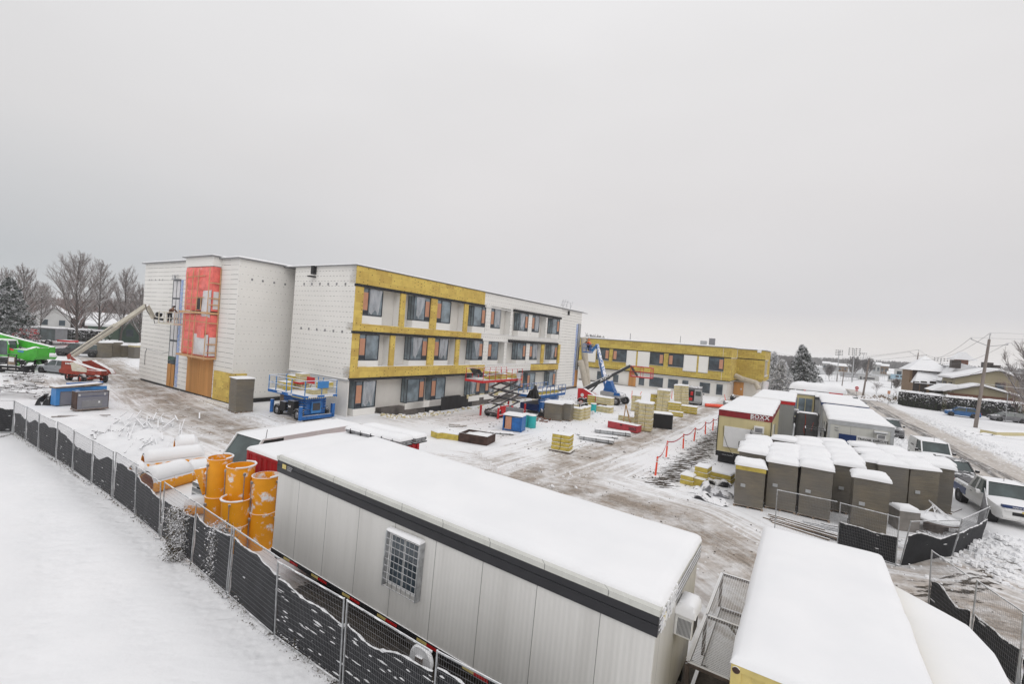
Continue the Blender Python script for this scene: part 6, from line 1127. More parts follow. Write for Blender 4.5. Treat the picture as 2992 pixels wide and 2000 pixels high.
# ---------------------------------------------------------------- green telehandler
th = thing('telehandler', 'green telescopic handler with glazed cab at the left edge', 'telehandler', (-51.6, 48.6, 0), R(-2))
def w1x(a, b_): return ((a-620)/193, (900-b_)/193+.1)
def prof(pts, y0, y1, nm, m, par=th, bev=.04): b = MB(); b.prism([w1x(*p) for p in pts], y0, y1); return b.build(nm, m, par, bevel=bev)
prof([(-300, 180), (0, 245), (560, 345), (1115, 430), (1118, 560), (560, 470), (0, 375), (-300, 300)], .25, .85, 'boom', 'green_paint'); prof([(-300, 170), (-330, 250), (-300, 420), (-200, 420), (-200, 200)], .2, .9, 'boom_head', 'green_paint')
prof([(560, 500), (900, 520), (1118, 440), (1118, 640), (850, 660), (660, 800), (560, 640)], -1.0, .25, 'engine_cover', 'green_paint')
prof([(0, 660), (1115, 640), (1080, 690), (700, 700), (640, 790), (250, 790), (180, 690), (0, 700)], -1.1, 1.1, 'chassis', 'green_paint')
cb_ = prof([(150, 640), (60, 560), (180, 350), (240, 335), (500, 335), (530, 420), (545, 640)], -1.05, -.2, 'cab', 'carglass')
b = MB(); cp = [w1x(*p) for p in [(150, 640), (50, 570), (180, 345), (510, 335), (540, 420), (550, 640)]]
for a, c in zip(cp, cp[1:]+cp[:1]): b.beam((a[0], -1.07, a[1]), (c[0], -1.07, c[1]), .09, .1, (0, 1, 0)); b.beam((a[0], -.2, a[1]), (c[0], -.2, c[1]), .09, .1, (0, 1, 0))
a = w1x(340, 340); c = w1x(345, 640); b.beam((a[0], -1.08, a[1]), (c[0], -1.08, c[1]), .06); b.build('cab_frame', 'green_paint', th); a = w1x(180, 345); c = w1x(510, 330); MB().snow(a[0], c[0], -1.1, -.15, a[1]+.02, .12, .03, .2, .1).build('roof_snow', 'snow', th, smooth=True)
for x in (w1x(90, 0)[0], w1x(800, 0)[0]):
    for y in (-1.15, 1.0): wheel(th, (x, y, .62), .62, .45, 0, 'green_paint', True)
b = MB(); b.grid(lambda i, j: (w1x(860+200*i, 0)[0], -.9+.9*j, 2.3+.25*math.sin(i*3)*math.sin(j*3)), 6, 5); b.build('snow_lump', 'snow', th, smooth=True); prof([(730, 520), (850, 525), (850, 560), (730, 550)], -1.02, -1.0, 'lettering', 'light_blue', bev=0); prof([(530, 480), (640, 500), (640, 540), (530, 520)], -1.02, -1.0, 'decal', 'red_paint', bev=0)
# attachments in front of the green machine
at_ = thing('lift_attachment', 'dark work platform attachment with boards lying before the green machine', 'attachment', (-48.7, 45.2, 0), R(-3))
b = MB(); b.box(-1.6, 1.2, -.2, .2, .25, .75); b.box(-1.7, -1.6, -.5, .5, 0, .9); b.box(1.2, 1.5, -.5, .5, .1, .9); [b.beam((x, -.3, .3), (x, -.3, 1.9), .06) for x in (-.4, .45)]; b.beam((-.5, -.3, 1.9), (.5, -.3, 1.9), .06); b.beam((-1.7, -.3, 1.5), (1.3, -.3, 1.4), .04); b.beam((-1.7, -.3, .9), (-1.7, -.3, 1.6), .05); b.build('frame', 'black', at_)
b = MB(); b.box(-.35, .35, -.36, -.3, .9, 1.7); b.build('board', 'old_wood', at_); b = MB(); b.box(-.25, .3, -.38, -.36, 1.2, 1.6); b.build('poster', 'paper', at_); b = MB(); b.box(-1.1, .6, -.215, -.2, .45, .52); b.build('stripe', 'reflect', at_); MB().snow(-1.2, -.3, -.3, .3, .78, .1).build('snow_cap', 'snow', at_, smooth=True); b = MB(); [b.tube([(1.3+rnd.gauss(0, .2), rnd.gauss(0, .2), .1), (1.4+rnd.gauss(0, .3), rnd.gauss(0, .3), 1.0)], .06, 5) for _ in range(8)]; b.build('hoses', 'black', at_)
wh = thing('loader_fork', 'black fork carriage lying left of the platform attachment', 'fork', (-51.2, 46.8, 0)); b = MB(); b.box(-.8, .6, -.3, .3, .4, 1.4); b.box(-.9, .9, -.4, .4, .0, .5); b.build('carriage', 'plastic_black', wh)
rt = thing('skid_loader', 'small red and grey machine half hidden behind the green telehandler', 'loader', (-79, 77.5, 0), 0)
b = MB(); b.prism([(-4.2, 1.2), (-4.3, 2.6), (-.2, 2.6), (.6, 1.4), (.2, 1.0)], -1, 1); b.build('engine_cover', 'red_paint', rt, bevel=.05); b = MB(); b.box(.3, 3.0, -.9, .9, 1.0, 3.0); b.build('cab', 'carglass', rt); b = MB(); b.box(.2, 3.1, -1, 1, 2.9, 3.05); [b.box(x, x+.12, -1, 1, 1, 2.9) for x in (.2, 2.9)]; b.build('cab_frame', 'mid_grey', rt); b = MB(); b.box(3.1, 5.2, -.8, .8, .9, 1.2); b.build('arm', 'red_paint', rt); MB().snow(-4.2, 3, -.9, .9, 3.0, .15).build('snow_cap', 'snow', rt); [wheel(rt, (x, -1.1, .55), .55, .4, tread=False) for x in (-3, 2)]
# ---------------------------------------------------------------- big blue scissor lift
def pin(u, v): b = MB(); b.T = Matrix.Translation((-u, -v, 0)); return b
BS = st('scissor_lift', 'large blue rough-terrain scissor lift loaded with yellow insulation by the white end wall', 'scissor lift', -32.6, 21.1)
K = lambda: pin(-32.6, 21.1)
for (u, v) in ((-33.35, 20.0), (-30.75, 20.0), (-33.35, 22.2), (-30.9, 22.2)): wheel(BS, (u+32.6, v-21.1, .42), .42, .34, 0, 'mid_grey', True)
b = K(); b.box(-33.6, -30.5, 20.2, 22.0, .35, .75); b.build('chassis', 'blue_paint', BS, bevel=.03)
b = K(); b.box(-33.0, -32.3, 19.85, 20.25, .45, 1.15); b.box(-31.9, -31.15, 19.8, 20.25, .4, 1.35); b.build('engine_box', 'black', BS, bevel=.04); text('lettering', '4x4', .22, 'paper', BS, (-31.8+32.6, 19.785-21.1, .85), bold=.01)
b = K()
for k in range(5): z = .8+k*.2; b.box(-33.2, -30.4, 20.3, 20.45, z, z+.16); b.box(-33.2, -30.4, 21.8, 21.95, z, z+.16)
for k in range(4): z = .9+k*.22; b.beam((-33.1, 20.25, z), (-30.6, 20.25, z+.2), .1, .12); b.beam((-33.1, 22, z+.2), (-30.6, 22, z), .1, .12)
b.box(-30.6, -30.45, 20.4, 21.9, .8, 1.75); b.build('scissor_arms', 'blue_paint', BS)
b = K(); b.box(-30.42, -30.3, 20.7, 21.5, .5, 1.35); b.build('radiator_frame', 'light_blue', BS); b = K(); b.box(-30.3, -30.28, 20.8, 21.4, .7, 1.25); b.build('radiator_grille', 'dark_grey', BS)
b = K()
for (u, v) in ((-30.15, 19.75), (-34.25, 20.0)): b.tube([(u, v, .12), (u, v, 1.1)], .14, 10)
for (u, v) in ((-30.15, 22.4),): b.box(u-.1, u+.1, v-.12, v+.12, .12, 1.15)
b.box(-30.25, -30.05, 19.75, 22.4, .12, .38); b.build('outrigger', 'blue_paint', BS, smooth=False); b = K(); [b.lathe([(0, 0), (.2, 0), (.2, .06), (0, .1)], 10, (u, v, 0)) for u, v in ((-30.15, 19.75), (-34.25, 20), (-30.15, 22.4))]; b.build('outrigger_foot', 'galv_dull', BS)
b = K(); [b.box(-32.35, -31.98, 20.0, 20.05, z, z+.03) for z in (.45, .68, .91, 1.14)]; b.build('step', 'blue_paint', BS)
b = K(); b.box(-34.3, -29.58, 19.6, 22.3, 1.72, 1.94); b.build('platform', 'blue_paint', BS, bevel=.02); b = K(); b.box(-34.2, -29.65, 19.65, 22.25, 1.945, 1.97); b.build('platform_snow', 'snow', BS)
b = K()
for k in range(16): b.box(-29.575, -29.56, 19.7+k*.16, 19.77+k*.16, 1.72, 1.79); b.box(-31.1+k*.09, -31.05+k*.09, 19.585, 19.6, 1.72, 1.79) if k < 16 else None
b.build('hazard_stripe', 'cont_yellow', BS)
for q in ((-33.0, -32.4, 19.585, 19.6, 1.8, 1.9), (-31.6, -31.1, 19.585, 19.6, 1.8, 1.9), (-29.57, -29.55, 19.9, 20.6, 1.8, 1.92), (-29.57, -29.55, 21.2, 21.9, 1.8, 1.92)): K().box(*q).build('sticker', 'paper', BS)
b = K(); us = (-34.25, -33.3, -31.95, -31.3, -29.65)
for v in (19.65, 22.25):
    for u in us: b.tube([(u, v, 1.95), (u, v, 3.0)], .035, 6)
    for z in (2.45, 3.0): b.tube([(-34.25, v, z), (-29.65, v, z)], .03, 6)
for u in (-34.25, -29.65):
    for z in (2.45, 3.0): b.tube([(u, 19.65, z), (u, 22.25, z)], .03, 6)
    b.tube([(u, 21, 1.95), (u, 21, 3.0)], .03, 6)
b.build('guard_rail', 'light_blue', BS)
def cargo(u, v, z, w_, d_, h, lb, m='wool', off=0): return wbox(W(u, v), RZ+off, w_, d_, h, lb, m, t=.02, z=z, group='insulation packs on the blue scissor lift')
cargo(-34.1, 20.2, 1.98, .9, .7, .55, 'pale pack on the left end of the big blue lift', 'wool_pale'); cargo(-34.0, 20.9, 1.98, 1.0, .6, 1.0, 'yellow pack behind the pale one on the big blue lift'); cargo(-33.1, 21.0, 1.98, .9, .7, 1.25, 'tallest pale pack on the big blue lift deck', 'wool_pale'); cargo(-33.0, 20.0, 1.98, .5, .5, .6, 'small bright yellow pack at the front rail of the big blue lift')
cargo(-30.8, 20.4, 1.98, 1.0, 1.2, .35, 'flat pack at the right end of the big blue lift', 'wool_pale'); cargo(-30.4, 21.0, 2.34, .7, 1.0, .5, 'yellow pack on the right of the big blue lift, behind the blue sheet')
o = st('blue_sheet', 'blue sheet hung on the right rail of the big blue lift', 'sheet', -29.6, 20.6, z=2.45); MB().box(-.03, .03, 0, .9, 0, .5).build('sheet', 'light_blue', o)
o = st('red_board', 'red board leaning on trestles on the big blue lift deck', 'board', -31.6, 21.3, .05, z=2.0, tilt=(0, 0)); MB().box(-.4, .5, 0, .05, .55, 1.05).build('board', 'red_paint', o); MB().box(-1.3, -.5, -.5, -.1, .45, .6).build('board', 'red_paint', o); b = MB(); [b.beam((x, -.2, 0), (x+.12, -.1, .55), .06) for x in (-1.2, -.7, -.3, .2)]; b.build('trestle_leg', 'old_wood', o)
o = st('bale_on_lift_frame', 'brown cardboard sheet stuck between wheel and arms of the big blue lift', 'cardboard', -33.75, 20.3, z=.75); MB().box(0, .6, 0, .3, 0, .95).build('cardboard', 'old_wood', o)
# ---------------------------------------------------------------- red scissor lift, raised
RS = st('scissor_lift', 'red scissor lift with its deck raised on dark crossed arms against the facade', 'scissor lift', -23, 35.5); K = lambda: pin(-23, 35.5)
RD = M['red_paint']; b = K(); b.box(-23.9, -22.3, 33.6, 37.4, .25, .45); b.build('chassis', 'dark_grey', RS); b = K(); b.box(-22.45, -22.2, 33.9, 35.0, .35, 1.1); b.build('engine_box', 'red_paint', RS, bevel=.04)
b = K(); [b.tube([(u, v, 0.05), (u, v, 1.0)], .1, 8) for u, v in ((-22.1, 33.2), (-22.1, 35.4), (-22.1, 37.7), (-24, 33.2), (-24, 37.7))]; b.box(-22.2, -22.0, 33.2, 37.7, .25, .35); b.build('outrigger', 'red_paint', RS)
for (u, v) in ((-22.4, 34), (-22.4, 37), (-23.8, 34), (-23.8, 37)): wheel(RS, (u+23, v-35.5, .35), .35, .25, R(90), 'mid_grey')
for (u, z0_) in ((-22.5, .5), (-23.7, .5)):
    b = K()
    for k in range(4): z = z0_+k*.68; b.beam((u, 33.9, z), (u, 37.1, z+.68), .1, .14); b.beam((u+.12, 37.1, z), (u+.12, 33.9, z+.68), .1, .14)
    b.build('scissor_arms', 'dark_grey', RS)
b = K(); [b.tube([(-23.7, v, .5+k*.68), (-22.4, v, .5+k*.68)], .05, 6) for k in range(5) for v in (33.9, 37.1)]; b.build('cross_tube', 'dark_grey', RS)
b = K(); b.box(-24, -22.1, 30.6, 36.8, 3.25, 3.45); b.build('platform', 'red_paint', RS); b = K()
for u in (-22.15, -23.95):
    for k in range(8): v = 30.65+k*.88; b.tube([(u, v, 3.4), (u, v, 4.35)], .028, 5)
    for z in (3.9, 4.35): b.tube([(u, 30.65, z), (u, 36.8, z)], .028, 5)
b.build('guard_rail', 'red_paint', RS)
for (v, w_, h, lb, m_) in ((32.2, 1.0, .7, 'yellow packs on the raised red lift deck, left', 'wool'), (33.6, 1.1, .45, 'low yellow packs on the raised red lift deck, middle', 'wool'), (35.6, .8, .5, 'yellow packs on the raised red lift deck, right', 'wool')): wbox(W(-23.2, v), RZ, .8, w_, h, lb, m_, t=.02, z=3.46, group='insulation on the raised red lift')
o = st('black_tarp', 'black tarp hanging at the left end of the raised red deck', 'tarp', -23, 30.6, z=3.3)
MB().grid(lambda i, j: (-.8+1.7*i, -.1+.9*j+.1*math.sin(i*9), .95-.3*j+.35*math.sin(i*3+j*4)*.4-.6*(i > .8)*.3), 14, 10).build('tarp', 'plastic_black', o)
planks(W(-22.6, 31.2, 3.9), RZ+1.2, 4, 2.0, 'pale boards leaning out of the raised red deck', 'old_wood', .4, 'leaning_boards', 'boards')
o = st('plastic_bag', 'clear plastic sheet blowing off the right end of the raised red deck', 'plastic sheet', -22.1, 35.6, z=2.9); MB().grid(lambda i, j: (.05+.08*math.sin(i*7+j*5), 1.0*i*(.4+.6*j)+.3*(1-j), 1.1*j), 12, 10).build('sheet', 'plastic_sheet', o, smooth=True)
# ---------------------------------------------------------------- second blue scissor lift
B2 = st('scissor_lift', 'smaller blue scissor lift lowered under the end of the long facade', 'scissor lift', -22, 41); K = lambda: pin(-22, 41)
b = K(); b.box(-23.2, -21.2, 38.6, 43.0, .3, .9); b.build('chassis', 'dark_blue', B2); b = K(); b.box(-23.3, -21.1, 38.2, 44.2, 1.55, 1.8); b.build('platform', 'blue_paint', B2); b = K()
for k in range(3): b.beam((-21.4, 39, .9+k*.22), (-21.4, 43, 1.1+k*.2), .1, .12); b.beam((-21.3, 43, .9+k*.22), (-21.3, 39, 1.1+k*.2), .1, .12)
b.box(-21.2, -20.9, 38.8, 39.6, .2, 1.2); b.build('scissor_arms', 'blue_paint', B2); b = K()
for u in (-23.25, -21.1):
    for k in range(8): v = 38.2+k*.85; b.tube([(u, v, 1.7), (u, v, 2.65)], .03, 5)
    for z in (2.2, 2.65): b.tube([(u, 38.2, z), (u, 44.2, z)], .03, 5)
b.build('guard_rail', 'blue_paint', B2); [wheel(B2, (u+22, v-41, .4), .4, .3, R(90)) for u, v in ((-21.1, 39.2), (-21.1, 42.6))]
for (v, lb) in ((39.2, 'left yellow pack on the lowered blue lift'), (40.6, 'middle yellow pack on the lowered blue lift'), (42.2, 'right yellow pack on the lowered blue lift')): wbox(W(-22.2, v), RZ, .8, 1.1, .38, lb, t=.05, z=1.82, group='packs on the lowered blue lift')
crumple(W(-21.3, 37.8, 1.6), RZ, 1.2, 1.0, 1.3, 'black plastic draped on the left end of the lowered blue lift', 'plastic_black', 'black_sheet', 'plastic sheet', 3); crumple(W(-19.9, 37.6), RZ, 1.1, 1.0, 1.9, 'black rubbish bag left of the grey wrapped loads', 'plastic_black', 'rubbish_bag', 'bag', 13); crumple(W(-18.2, 42.5), RZ, 1.1, 1.0, 1.9, 'black rubbish bag behind the narrow beige cartons', 'plastic_black', 'rubbish_bag', 'bag', 23)
bn = st('bench_frame', 'white tubular bench frame with a cream box behind the grey wrapped loads', 'frame', -20, 40); b = MB(); [b.tube([(0, .3+y, 1.35-y*.0), (2.6, .9+y, 1.35)], .035, 6) for y in (0, .9)]; [b.tube([(x, .4, 0), (x, .4, 1.35)], .03, 5) for x in (.2, 1.3, 2.4)]; b.build('frame', 'paper', bn); MB().box(.6, 1.9, .5, 1.2, .5, 1.2).build('box', 'wool_pale', bn)
# ---------------------------------------------------------------- blue boom lift and red boom lift by the wing
GL = st('boom_lift', 'blue articulated boom lift on a grey base before the two-storey wing', 'boom lift', -20, 54.5); K = lambda: pin(-20, 54.5)
for (u, v) in ((-20.6, 53.0), (-18.6, 53.0), (-18.3, 55.4), (-20.6, 55.4)): wheel(GL, (u+20, v-54.5, .5), .5, .38, 0, 'mid_grey', True)
b = K(); b.box(-21, -18.2, 53.3, 55.1, .4, .85); b.build('chassis', 'black', GL)
b = K(); gu0, gu1 = onV(w5(975, 400), 53.2)[0], onV(w5(1780, 450), 53.2)[0]; gz0, gz1 = onV(w5(1000, 480), 53.2)[1], onV(w5(1000, 300), 53.2)[1]; b.prism([(gu0, gz0+.1), (gu0, gz1-.1), (gu0+.2, gz1), (gu1-1.2, gz1-.05), (gu1-.2, gz1-.2), (gu1, gz1-.5), (gu1-.1, gz0+.05), (gu1-1.5, gz0-.05)], 53.2, 55.0); b.build('engine_cover', 'light_grey', GL, bevel=.06); b = K(); b.prism([(gu1-1.0, gz0+.2), (gu1-.95, gz0+.6), (gu1-.25, gz0+.6), (gu1-.2, gz0+.25)], 53.17, 53.2); b.build('emblem', 'blue_paint', GL)
A0 = onV(z5(415, 790), 54); A1 = onV(z5(312, 325), 57.5); b = K(); pa, pb_ = Vector((A0[0], 54, A0[1])), Vector((A1[0], 57.5, A1[1])); b.beam(pa, pa+(pb_-pa)*.6, .4, .55); b.build('boom', 'blue_paint', GL); b = K(); b.beam(pa+(pb_-pa)*.58, pb_, .32, .4); b.build('boom_extension', 'blue_paint', GL)
b = K(); b.prism([(gu0+.1, gz1-.1), (gu0+.5, gz1+1.3), (gu0+.9, gz1+1.3), (gu0+1.6, gz1-.1)], 53.6, 54.6); b.build('riser', 'blue_paint', GL)
t_ = (pb_-pa).normalized(); text('lettering', 'GENIE S65XC', .5, 'paper', GL, tuple(pa+(pb_-pa)*.9+Vector((20-.12, -54.5-.28, 0))), (R(90), R(77), 0), bold=.015)
J = onV(z5(255, 390), 57.8); pj_ = Vector((J[0], 57.8, J[1])); b = K(); b.beam(pb_, pj_, .25, .3); b.build('jib', 'light_blue', GL); bA = onV(z5(168, 400), 57.8); basket(GL, bA[0], J[0]-.1, 57.4, 58.3, bA[1], 1.1, 'blue_paint', GL)
person(W((bA[0]+J[0])/2-.1, 57.9, bA[1]+.05), RZ+R(150), 'person in red-brown jacket working from the blue lift basket at the wing', .3, 'cloth_brown', 'black', 'black'); person(W((bA[0]+J[0])/2+.35, 57.7, bA[1]+.05), RZ+R(150), 'second person, orange sleeves, in the blue lift basket', .5, 'hiviz', 'hiviz', 'dark_blue')
SJ = st('boom_lift', 'red boom lift with black boom lettered SKYJACK and empty red basket', 'boom lift', -21, 49); K = lambda: pin(-21, 49)
u0, z0_ = onV(z5(110, 890), 48.6); u1_, z1_ = onV(z5(318, 900), 48.6)
b = K(); b.prism([(u0, .75), (u0, 1.9), (u0+.6, 1.95), (u1_-.2, 1.25), (u1_, .9), (u1_-.3, .62)], 48.4, 49.0); b.build('engine_cover', 'red_paint', SJ, bevel=.05); b = K(); b.prism([(u0, .75), (u0, 1.7), (u1_-.2, 1.2), (u1_-.3, .62)], 49.9, 50.5); b.build('engine_cover', 'red_paint', SJ, bevel=.05)
b = K(); b.lathe([(0, -.03), (.2, -.03), (.2, 0), (0, 0)], 16, (u0+.55, 48.38, 1.25), 'y'); b.build('emblem', 'paper', SJ); b = K(); b.box(u0+.3, u1_-.5, 49, 50, .4, .9); b.build('chassis', 'dark_grey', SJ)
for (u, v) in ((u0+.6, 48.2), (u1_-.1, 48.6), (u0+.6, 50.6), (u1_-.1, 50.6)): wheel(SJ, (u+21, v-49, .48), .48, .36, 0, 'rust_red', True)
S0 = onV(z5(165, 805), 49.5); S1 = onV(z5(668, 548), 52); p0, p1 = Vector((S0[0], 49.5, S0[1])), Vector((S1[0], 52, S1[1])); mat('boom_black', (.045, .047, .05), .5, snow=.25)
b = K(); b.beam(p0, p0+(p1-p0)*.55, .35, .45); b.build('boom', 'boom_black', SJ); b = K(); b.beam(p0+(p1-p0)*.53, p1, .25, .33); b.build('boom_extension', 'boom_black', SJ); b = K(); b.beam(p0+Vector((.3, 0, -.9)), p0+(p1-p0)*.3+Vector((0, 0, -.25)), .14); b.build('lift_cylinder', 'black', SJ)
an = math.atan2(p1.z-p0.z, p1.x-p0.x); pt = p0+(p1-p0)*.38+Vector((21-.05, -49-.22, -.12)); text('lettering', 'SKYJACK', .38, 'paper', SJ, tuple(pt), (R(90), -an, R(24)), bold=.012)
S2 = onV(z5(742, 660), 52.3); p2 = Vector((S2[0], 52.3, S2[1])); b = K(); b.beam(p1, p2, .2, .24); b.build('jib', 'boom_black', SJ); basket(SJ, p2.x-.7, p2.x+1.6, 51.9, 52.9, p2.z-.05, 1.15, 'red_paint', SJ, 'red_paint')
# ---------------------------------------------------------------- heater ducts
def duct(pts, r, label, m='duct', ribs=.35):
    o = thing('air_duct', label, 'duct', Vector((pts[0].x, pts[0].y, min(p.z for p in pts))), 0, 'flexible air ducts'); q = [p-o.location for p in pts]; fine = []
    for a, c in zip(q[:-1], q[1:]):
        n = max(2, int((c-a).length/(ribs/2)));  fine += [a.lerp(c, k/n) for k in range(n)]
    fine.append(q[-1]); rs_ = [r*(1.06 if k % 2 else .97) for k in range(len(fine))]; MB().tube(fine, rs_, 14).build('duct', m, o, smooth=True); return o
duct([W(-28.9, 65.6, 8.0), W(-28.8, 66.0, 6), W(-28.7, 66.7, 3.4), W(-28.6, 67.9, .45)], .48, 'taller of the two beige ducts hanging at the far corner of the long facade'); duct([W(-28.9, 65.0, 4.4), W(-28.7, 65.4, 3.4), W(-28.4, 66.8, .4)], .45, 'shorter beige duct in front of the taller one at the facade corner')
dp = [onV(z5(*q), 85.) for q in ((1775, 655), (1850, 690), (1940, 715), (2010, 735), (2040, 800))]; duct([W(a, 86.5-.3*i, z) for i, (a, z) in enumerate(dp)], .42, 'thick beige duct running out of the wing recess'); duct([W(-5.2, 86.5, 3.0), W(-5.3, 86.3, 1.6), W(-4.4, 86, .5), W(-3.2, 86, .45)], .5, 'white collapsed duct at the far end of the wing', 'poly_white')
duct([W(-24.2, 46.0, 1.5), W(-23.6, 46.2, 1.6), W(-23.2, 46.3, 1.2), W(-23.1, 46.3, .6), W(-22.6, 46.2, .32), W(-21.2, 46.3, .3)], .28, 'silver spiral hose curling beside the red boom lift with the black boom', 'galv', .2)
mat('tube_grey', (.35, .35, .36), .5, snow=.6); duct([W(-8.8, 68.2, .4), W(-6.6, 69.8, .4)], .38, 'short grey duct roll lying right of the wing door', 'tube_grey'); duct([W(-10.6, 64.6, .2), W(-9.3, 65.2, .25), W(-8.6, 65.8, .2)], .22, 'orange spiral hose beside the grey van', 'orange_post', .25); crumple(W(-7.4, 67.2), RZ+.3, 3.2, 1.0, .5, 'black hose bundle lying right of the orange spiral hose', 'plastic_black', 'hose_bundle', 'hoses', 41)
o = st('rubbish_bag', 'black bag at the foot of the wing wall beside the brown door', 'bag', -8.9, 78.0); MB().lathe([(0, 0), (.4, .1), (.45, .5), (.2, .9), (0, 1.0)], 10).build('bag', 'plastic_black', o, smooth=True)
# ---------------------------------------------------------------- trees, hedges, houses, poles
def leafmat(name, col, z0=0., zs=0., bias=0., c2=None):
    m, t, b = newmat(name); ge = N(t, 'ShaderNodeNewGeometry'); g = N(t, 'ShaderNodeTexCoord'); s = N(t, 'ShaderNodeSeparateXYZ'); t.links.new(ge.outputs['True Normal'], s.inputs[0]); so_ = N(t, 'ShaderNodeSeparateXYZ'); t.links.new(g.outputs['Object'], so_.inputs[0])
    k = mth(t, 'MULTIPLY', mth(t, 'ABSOLUTE', s.outputs[2]), .55); k = mth(t, 'ADD', k, mth(t, 'MULTIPLY', noisy(t, ge.outputs['Position'], 1.6, 5, .7), 1.2)); k = mth(t, 'ADD', k, mth(t, 'MULTIPLY', mth(t, 'SUBTRACT', so_.outputs[2], z0), zs)); k = mth(t, 'ADD', k, bias)
    k = mth(t, 'MULTIPLY', mth(t, 'SUBTRACT', k, .92), 7., clamp=True); c = mixc(t, ramp(t, noisy(t, ge.outputs['Position'], 3, 3), [(.3, 0.), (.7, 1.)]), col, c2 or tuple(x*1.7 for x in col))
    t.links.new(mixc(t, k, c, (.80, .80, .82)), b.inputs['Base Color']); b.inputs['Roughness'].default_value = .9; b.inputs['Specular IOR Level'].default_value = .15; M[name] = m
leafmat('needles', (.022, .034, .024), bias=-.07); leafmat('needles_snowy', (.03, .04, .03), bias=.04); leafmat('hedge_leaf', (.03, .042, .02), 1.5, .30, .10); leafmat('hedge_leaf_left', (.03, .035, .025), 1.4, .3, .06); leafmat('weed_leaf', (.06, .05, .028), bias=.16)
mat('twig', (.29, .26, .25), .9, var=.3, snow=.8, snowth=.95); mat('twig_red', (.27, .20, .185), .9, var=.3, scale=.2); mat('twig_far', (.20, .19, .19), .9, var=.3, scale=.05)
def branches(seed, H, spread=.5, depth=5, r0=None, trunkf=.3, kids=(3, 4), upb=.5, minr=.010, decay=.74, crooked=.06):
    rg = random.Random(seed); segs = []; r0 = r0 or H*.016
    def grow(p, d, L, r, k):
        n = 3 if k < 3 else 2; pts = [p]; dd = d.copy(); q = p.copy()
        for i in range(n):
            dd = (dd+Vector((rg.gauss(0, crooked), rg.gauss(0, crooked), rg.gauss(0, crooked*.5)+upb*.10*(1 if k else 0)))).normalized(); q = q+dd*(L/n); pts.append(q)
        segs.append((pts, [r*(1-.45*i/n) for i in range(n+1)], k))
        if k >= depth: return
        for j in range(rg.randint(*kids)+(2 if k == 0 else 0)):
            t = rg.uniform(.35, 1.) if k else rg.uniform(trunkf, 1.); i = min(n-1, int(t*n)); bp = pts[i].lerp(pts[i+1], t*n-i if t < 1 else 1)
            az = rg.random()*6.283; tl = rg.uniform(.45, .95)*spread*1.5; ax = dd.cross(Vector((math.cos(az), math.sin(az), .3))).normalized()
            nd = (Matrix.Rotation(tl, 3, ax) @ dd).normalized(); nd = (nd+Vector((0, 0, upb*.5))).normalized(); grow(bp, nd, L*rg.uniform(.55, .85)*(decay/.72), max(minr, r*rg.uniform(.42, .6)), k+1)
    grow(Vector((0, 0, 0)), Vector((0, 0, 1)), H*.42, r0, 0); return segs
def bare_tree(name, seed, loc, H, label, group=None, m='bark', tm='twig', cat='tree', sy=1., **k):
    segs = branches(seed, 10, **k); mx = max(p.z for s in segs for p in s[0]); f = H/mx; o = thing(name, label, cat, loc, rnd.random()*6, group)
    tr, cr = MB(), MB()
    for pts, rs_, d in segs:
        pts = [Vector((p.x*f*sy, p.y*f*sy, p.z*f)) for p in pts]; (tr if d < 2 else cr).tube(pts, [r*f for r in rs_], 7 if d == 0 else 5 if d < 3 else 3, False)
    tr.build('trunk', m, o, smooth=True); cr.build('crown', tm, o, smooth=True); return o
def vase_tree(name, seed, loc, H, label, group=None, nb=44, spread=.5, bare=.16, tw=1., tm='twig', flat=1.):
    rg = random.Random(seed); o = thing(name, label, 'tree', loc, rg.random()*6, group); tr, cr = MB(), MB(); r0 = H*.0125
    def tp(t): return Vector((.25*math.sin(t*4+seed), .2*math.sin(t*3+seed*2), H*t*.97))
    tr.tube([tp(k/10) for k in range(11)], [r0*(1.25 if k == 0 else 1-.88*k/10) for k in range(11)], 8)
    for i in range(nb):
        t = bare+(1-bare)*((i+.5)/nb)**.9*.93; az = i*2.4+rg.uniform(-.4, .4); L = flat*H*(.50*(1-t)**.62+.07)*rg.uniform(.75, 1.12)*spread*2; el = rg.uniform(.55, .85)+.45*t
        p = tp(t); d = Vector((math.cos(az)*math.cos(el), math.sin(az)*math.cos(el), math.sin(el))); n = 6; pts = [p]
        for k in range(n): d = (d+Vector((rg.gauss(0, .07), rg.gauss(0, .07), .07))).normalized(); pts.append(pts[-1]+d*(L/n))
        rb = r0*(1-.85*t)*.42; tr.tube(pts, [rb*(1-.8*k/n)+.018 for k in range(n+1)], 5, False)
        for j in range(int(7+L*2.2)):
            f = rg.uniform(.18, 1); q = pts[min(n-1, int(f*n))].lerp(pts[min(n, int(f*n)+1)], f*n-int(f*n)); ax = Vector((rg.gauss(0, 1), rg.gauss(0, 1), rg.gauss(0, 1))).normalized(); d2 = (d+ax*rg.uniform(.5, .85)+Vector((0, 0, .15))).normalized(); l2 = L*rg.uniform(.18, .42)*(1.15-f*.5); m1 = q+d2*l2*.5+Vector((0, 0, .03*l2)); e = m1+(d2+Vector((0, 0, .25))).normalized()*l2*.5; cr.tube([q, m1, e], [rb*.32+.012, .022*tw, .012*tw], 3, False)
            for k in range(4): g_ = rg.uniform(.2, 1); q2 = q.lerp(e, g_); a2 = Vector((rg.gauss(0, 1), rg.gauss(0, 1), rg.gauss(0, .6))).normalized(); d3 = (d2+a2*.7+Vector((0, 0, .2))).normalized(); cr.tube([q2, q2+d3*l2*rg.uniform(.25, .55)], [.017*tw, .008*tw], 3, False)
    tr.build('trunk', 'bark', o, smooth=True); cr.build('crown', tm, o); return o
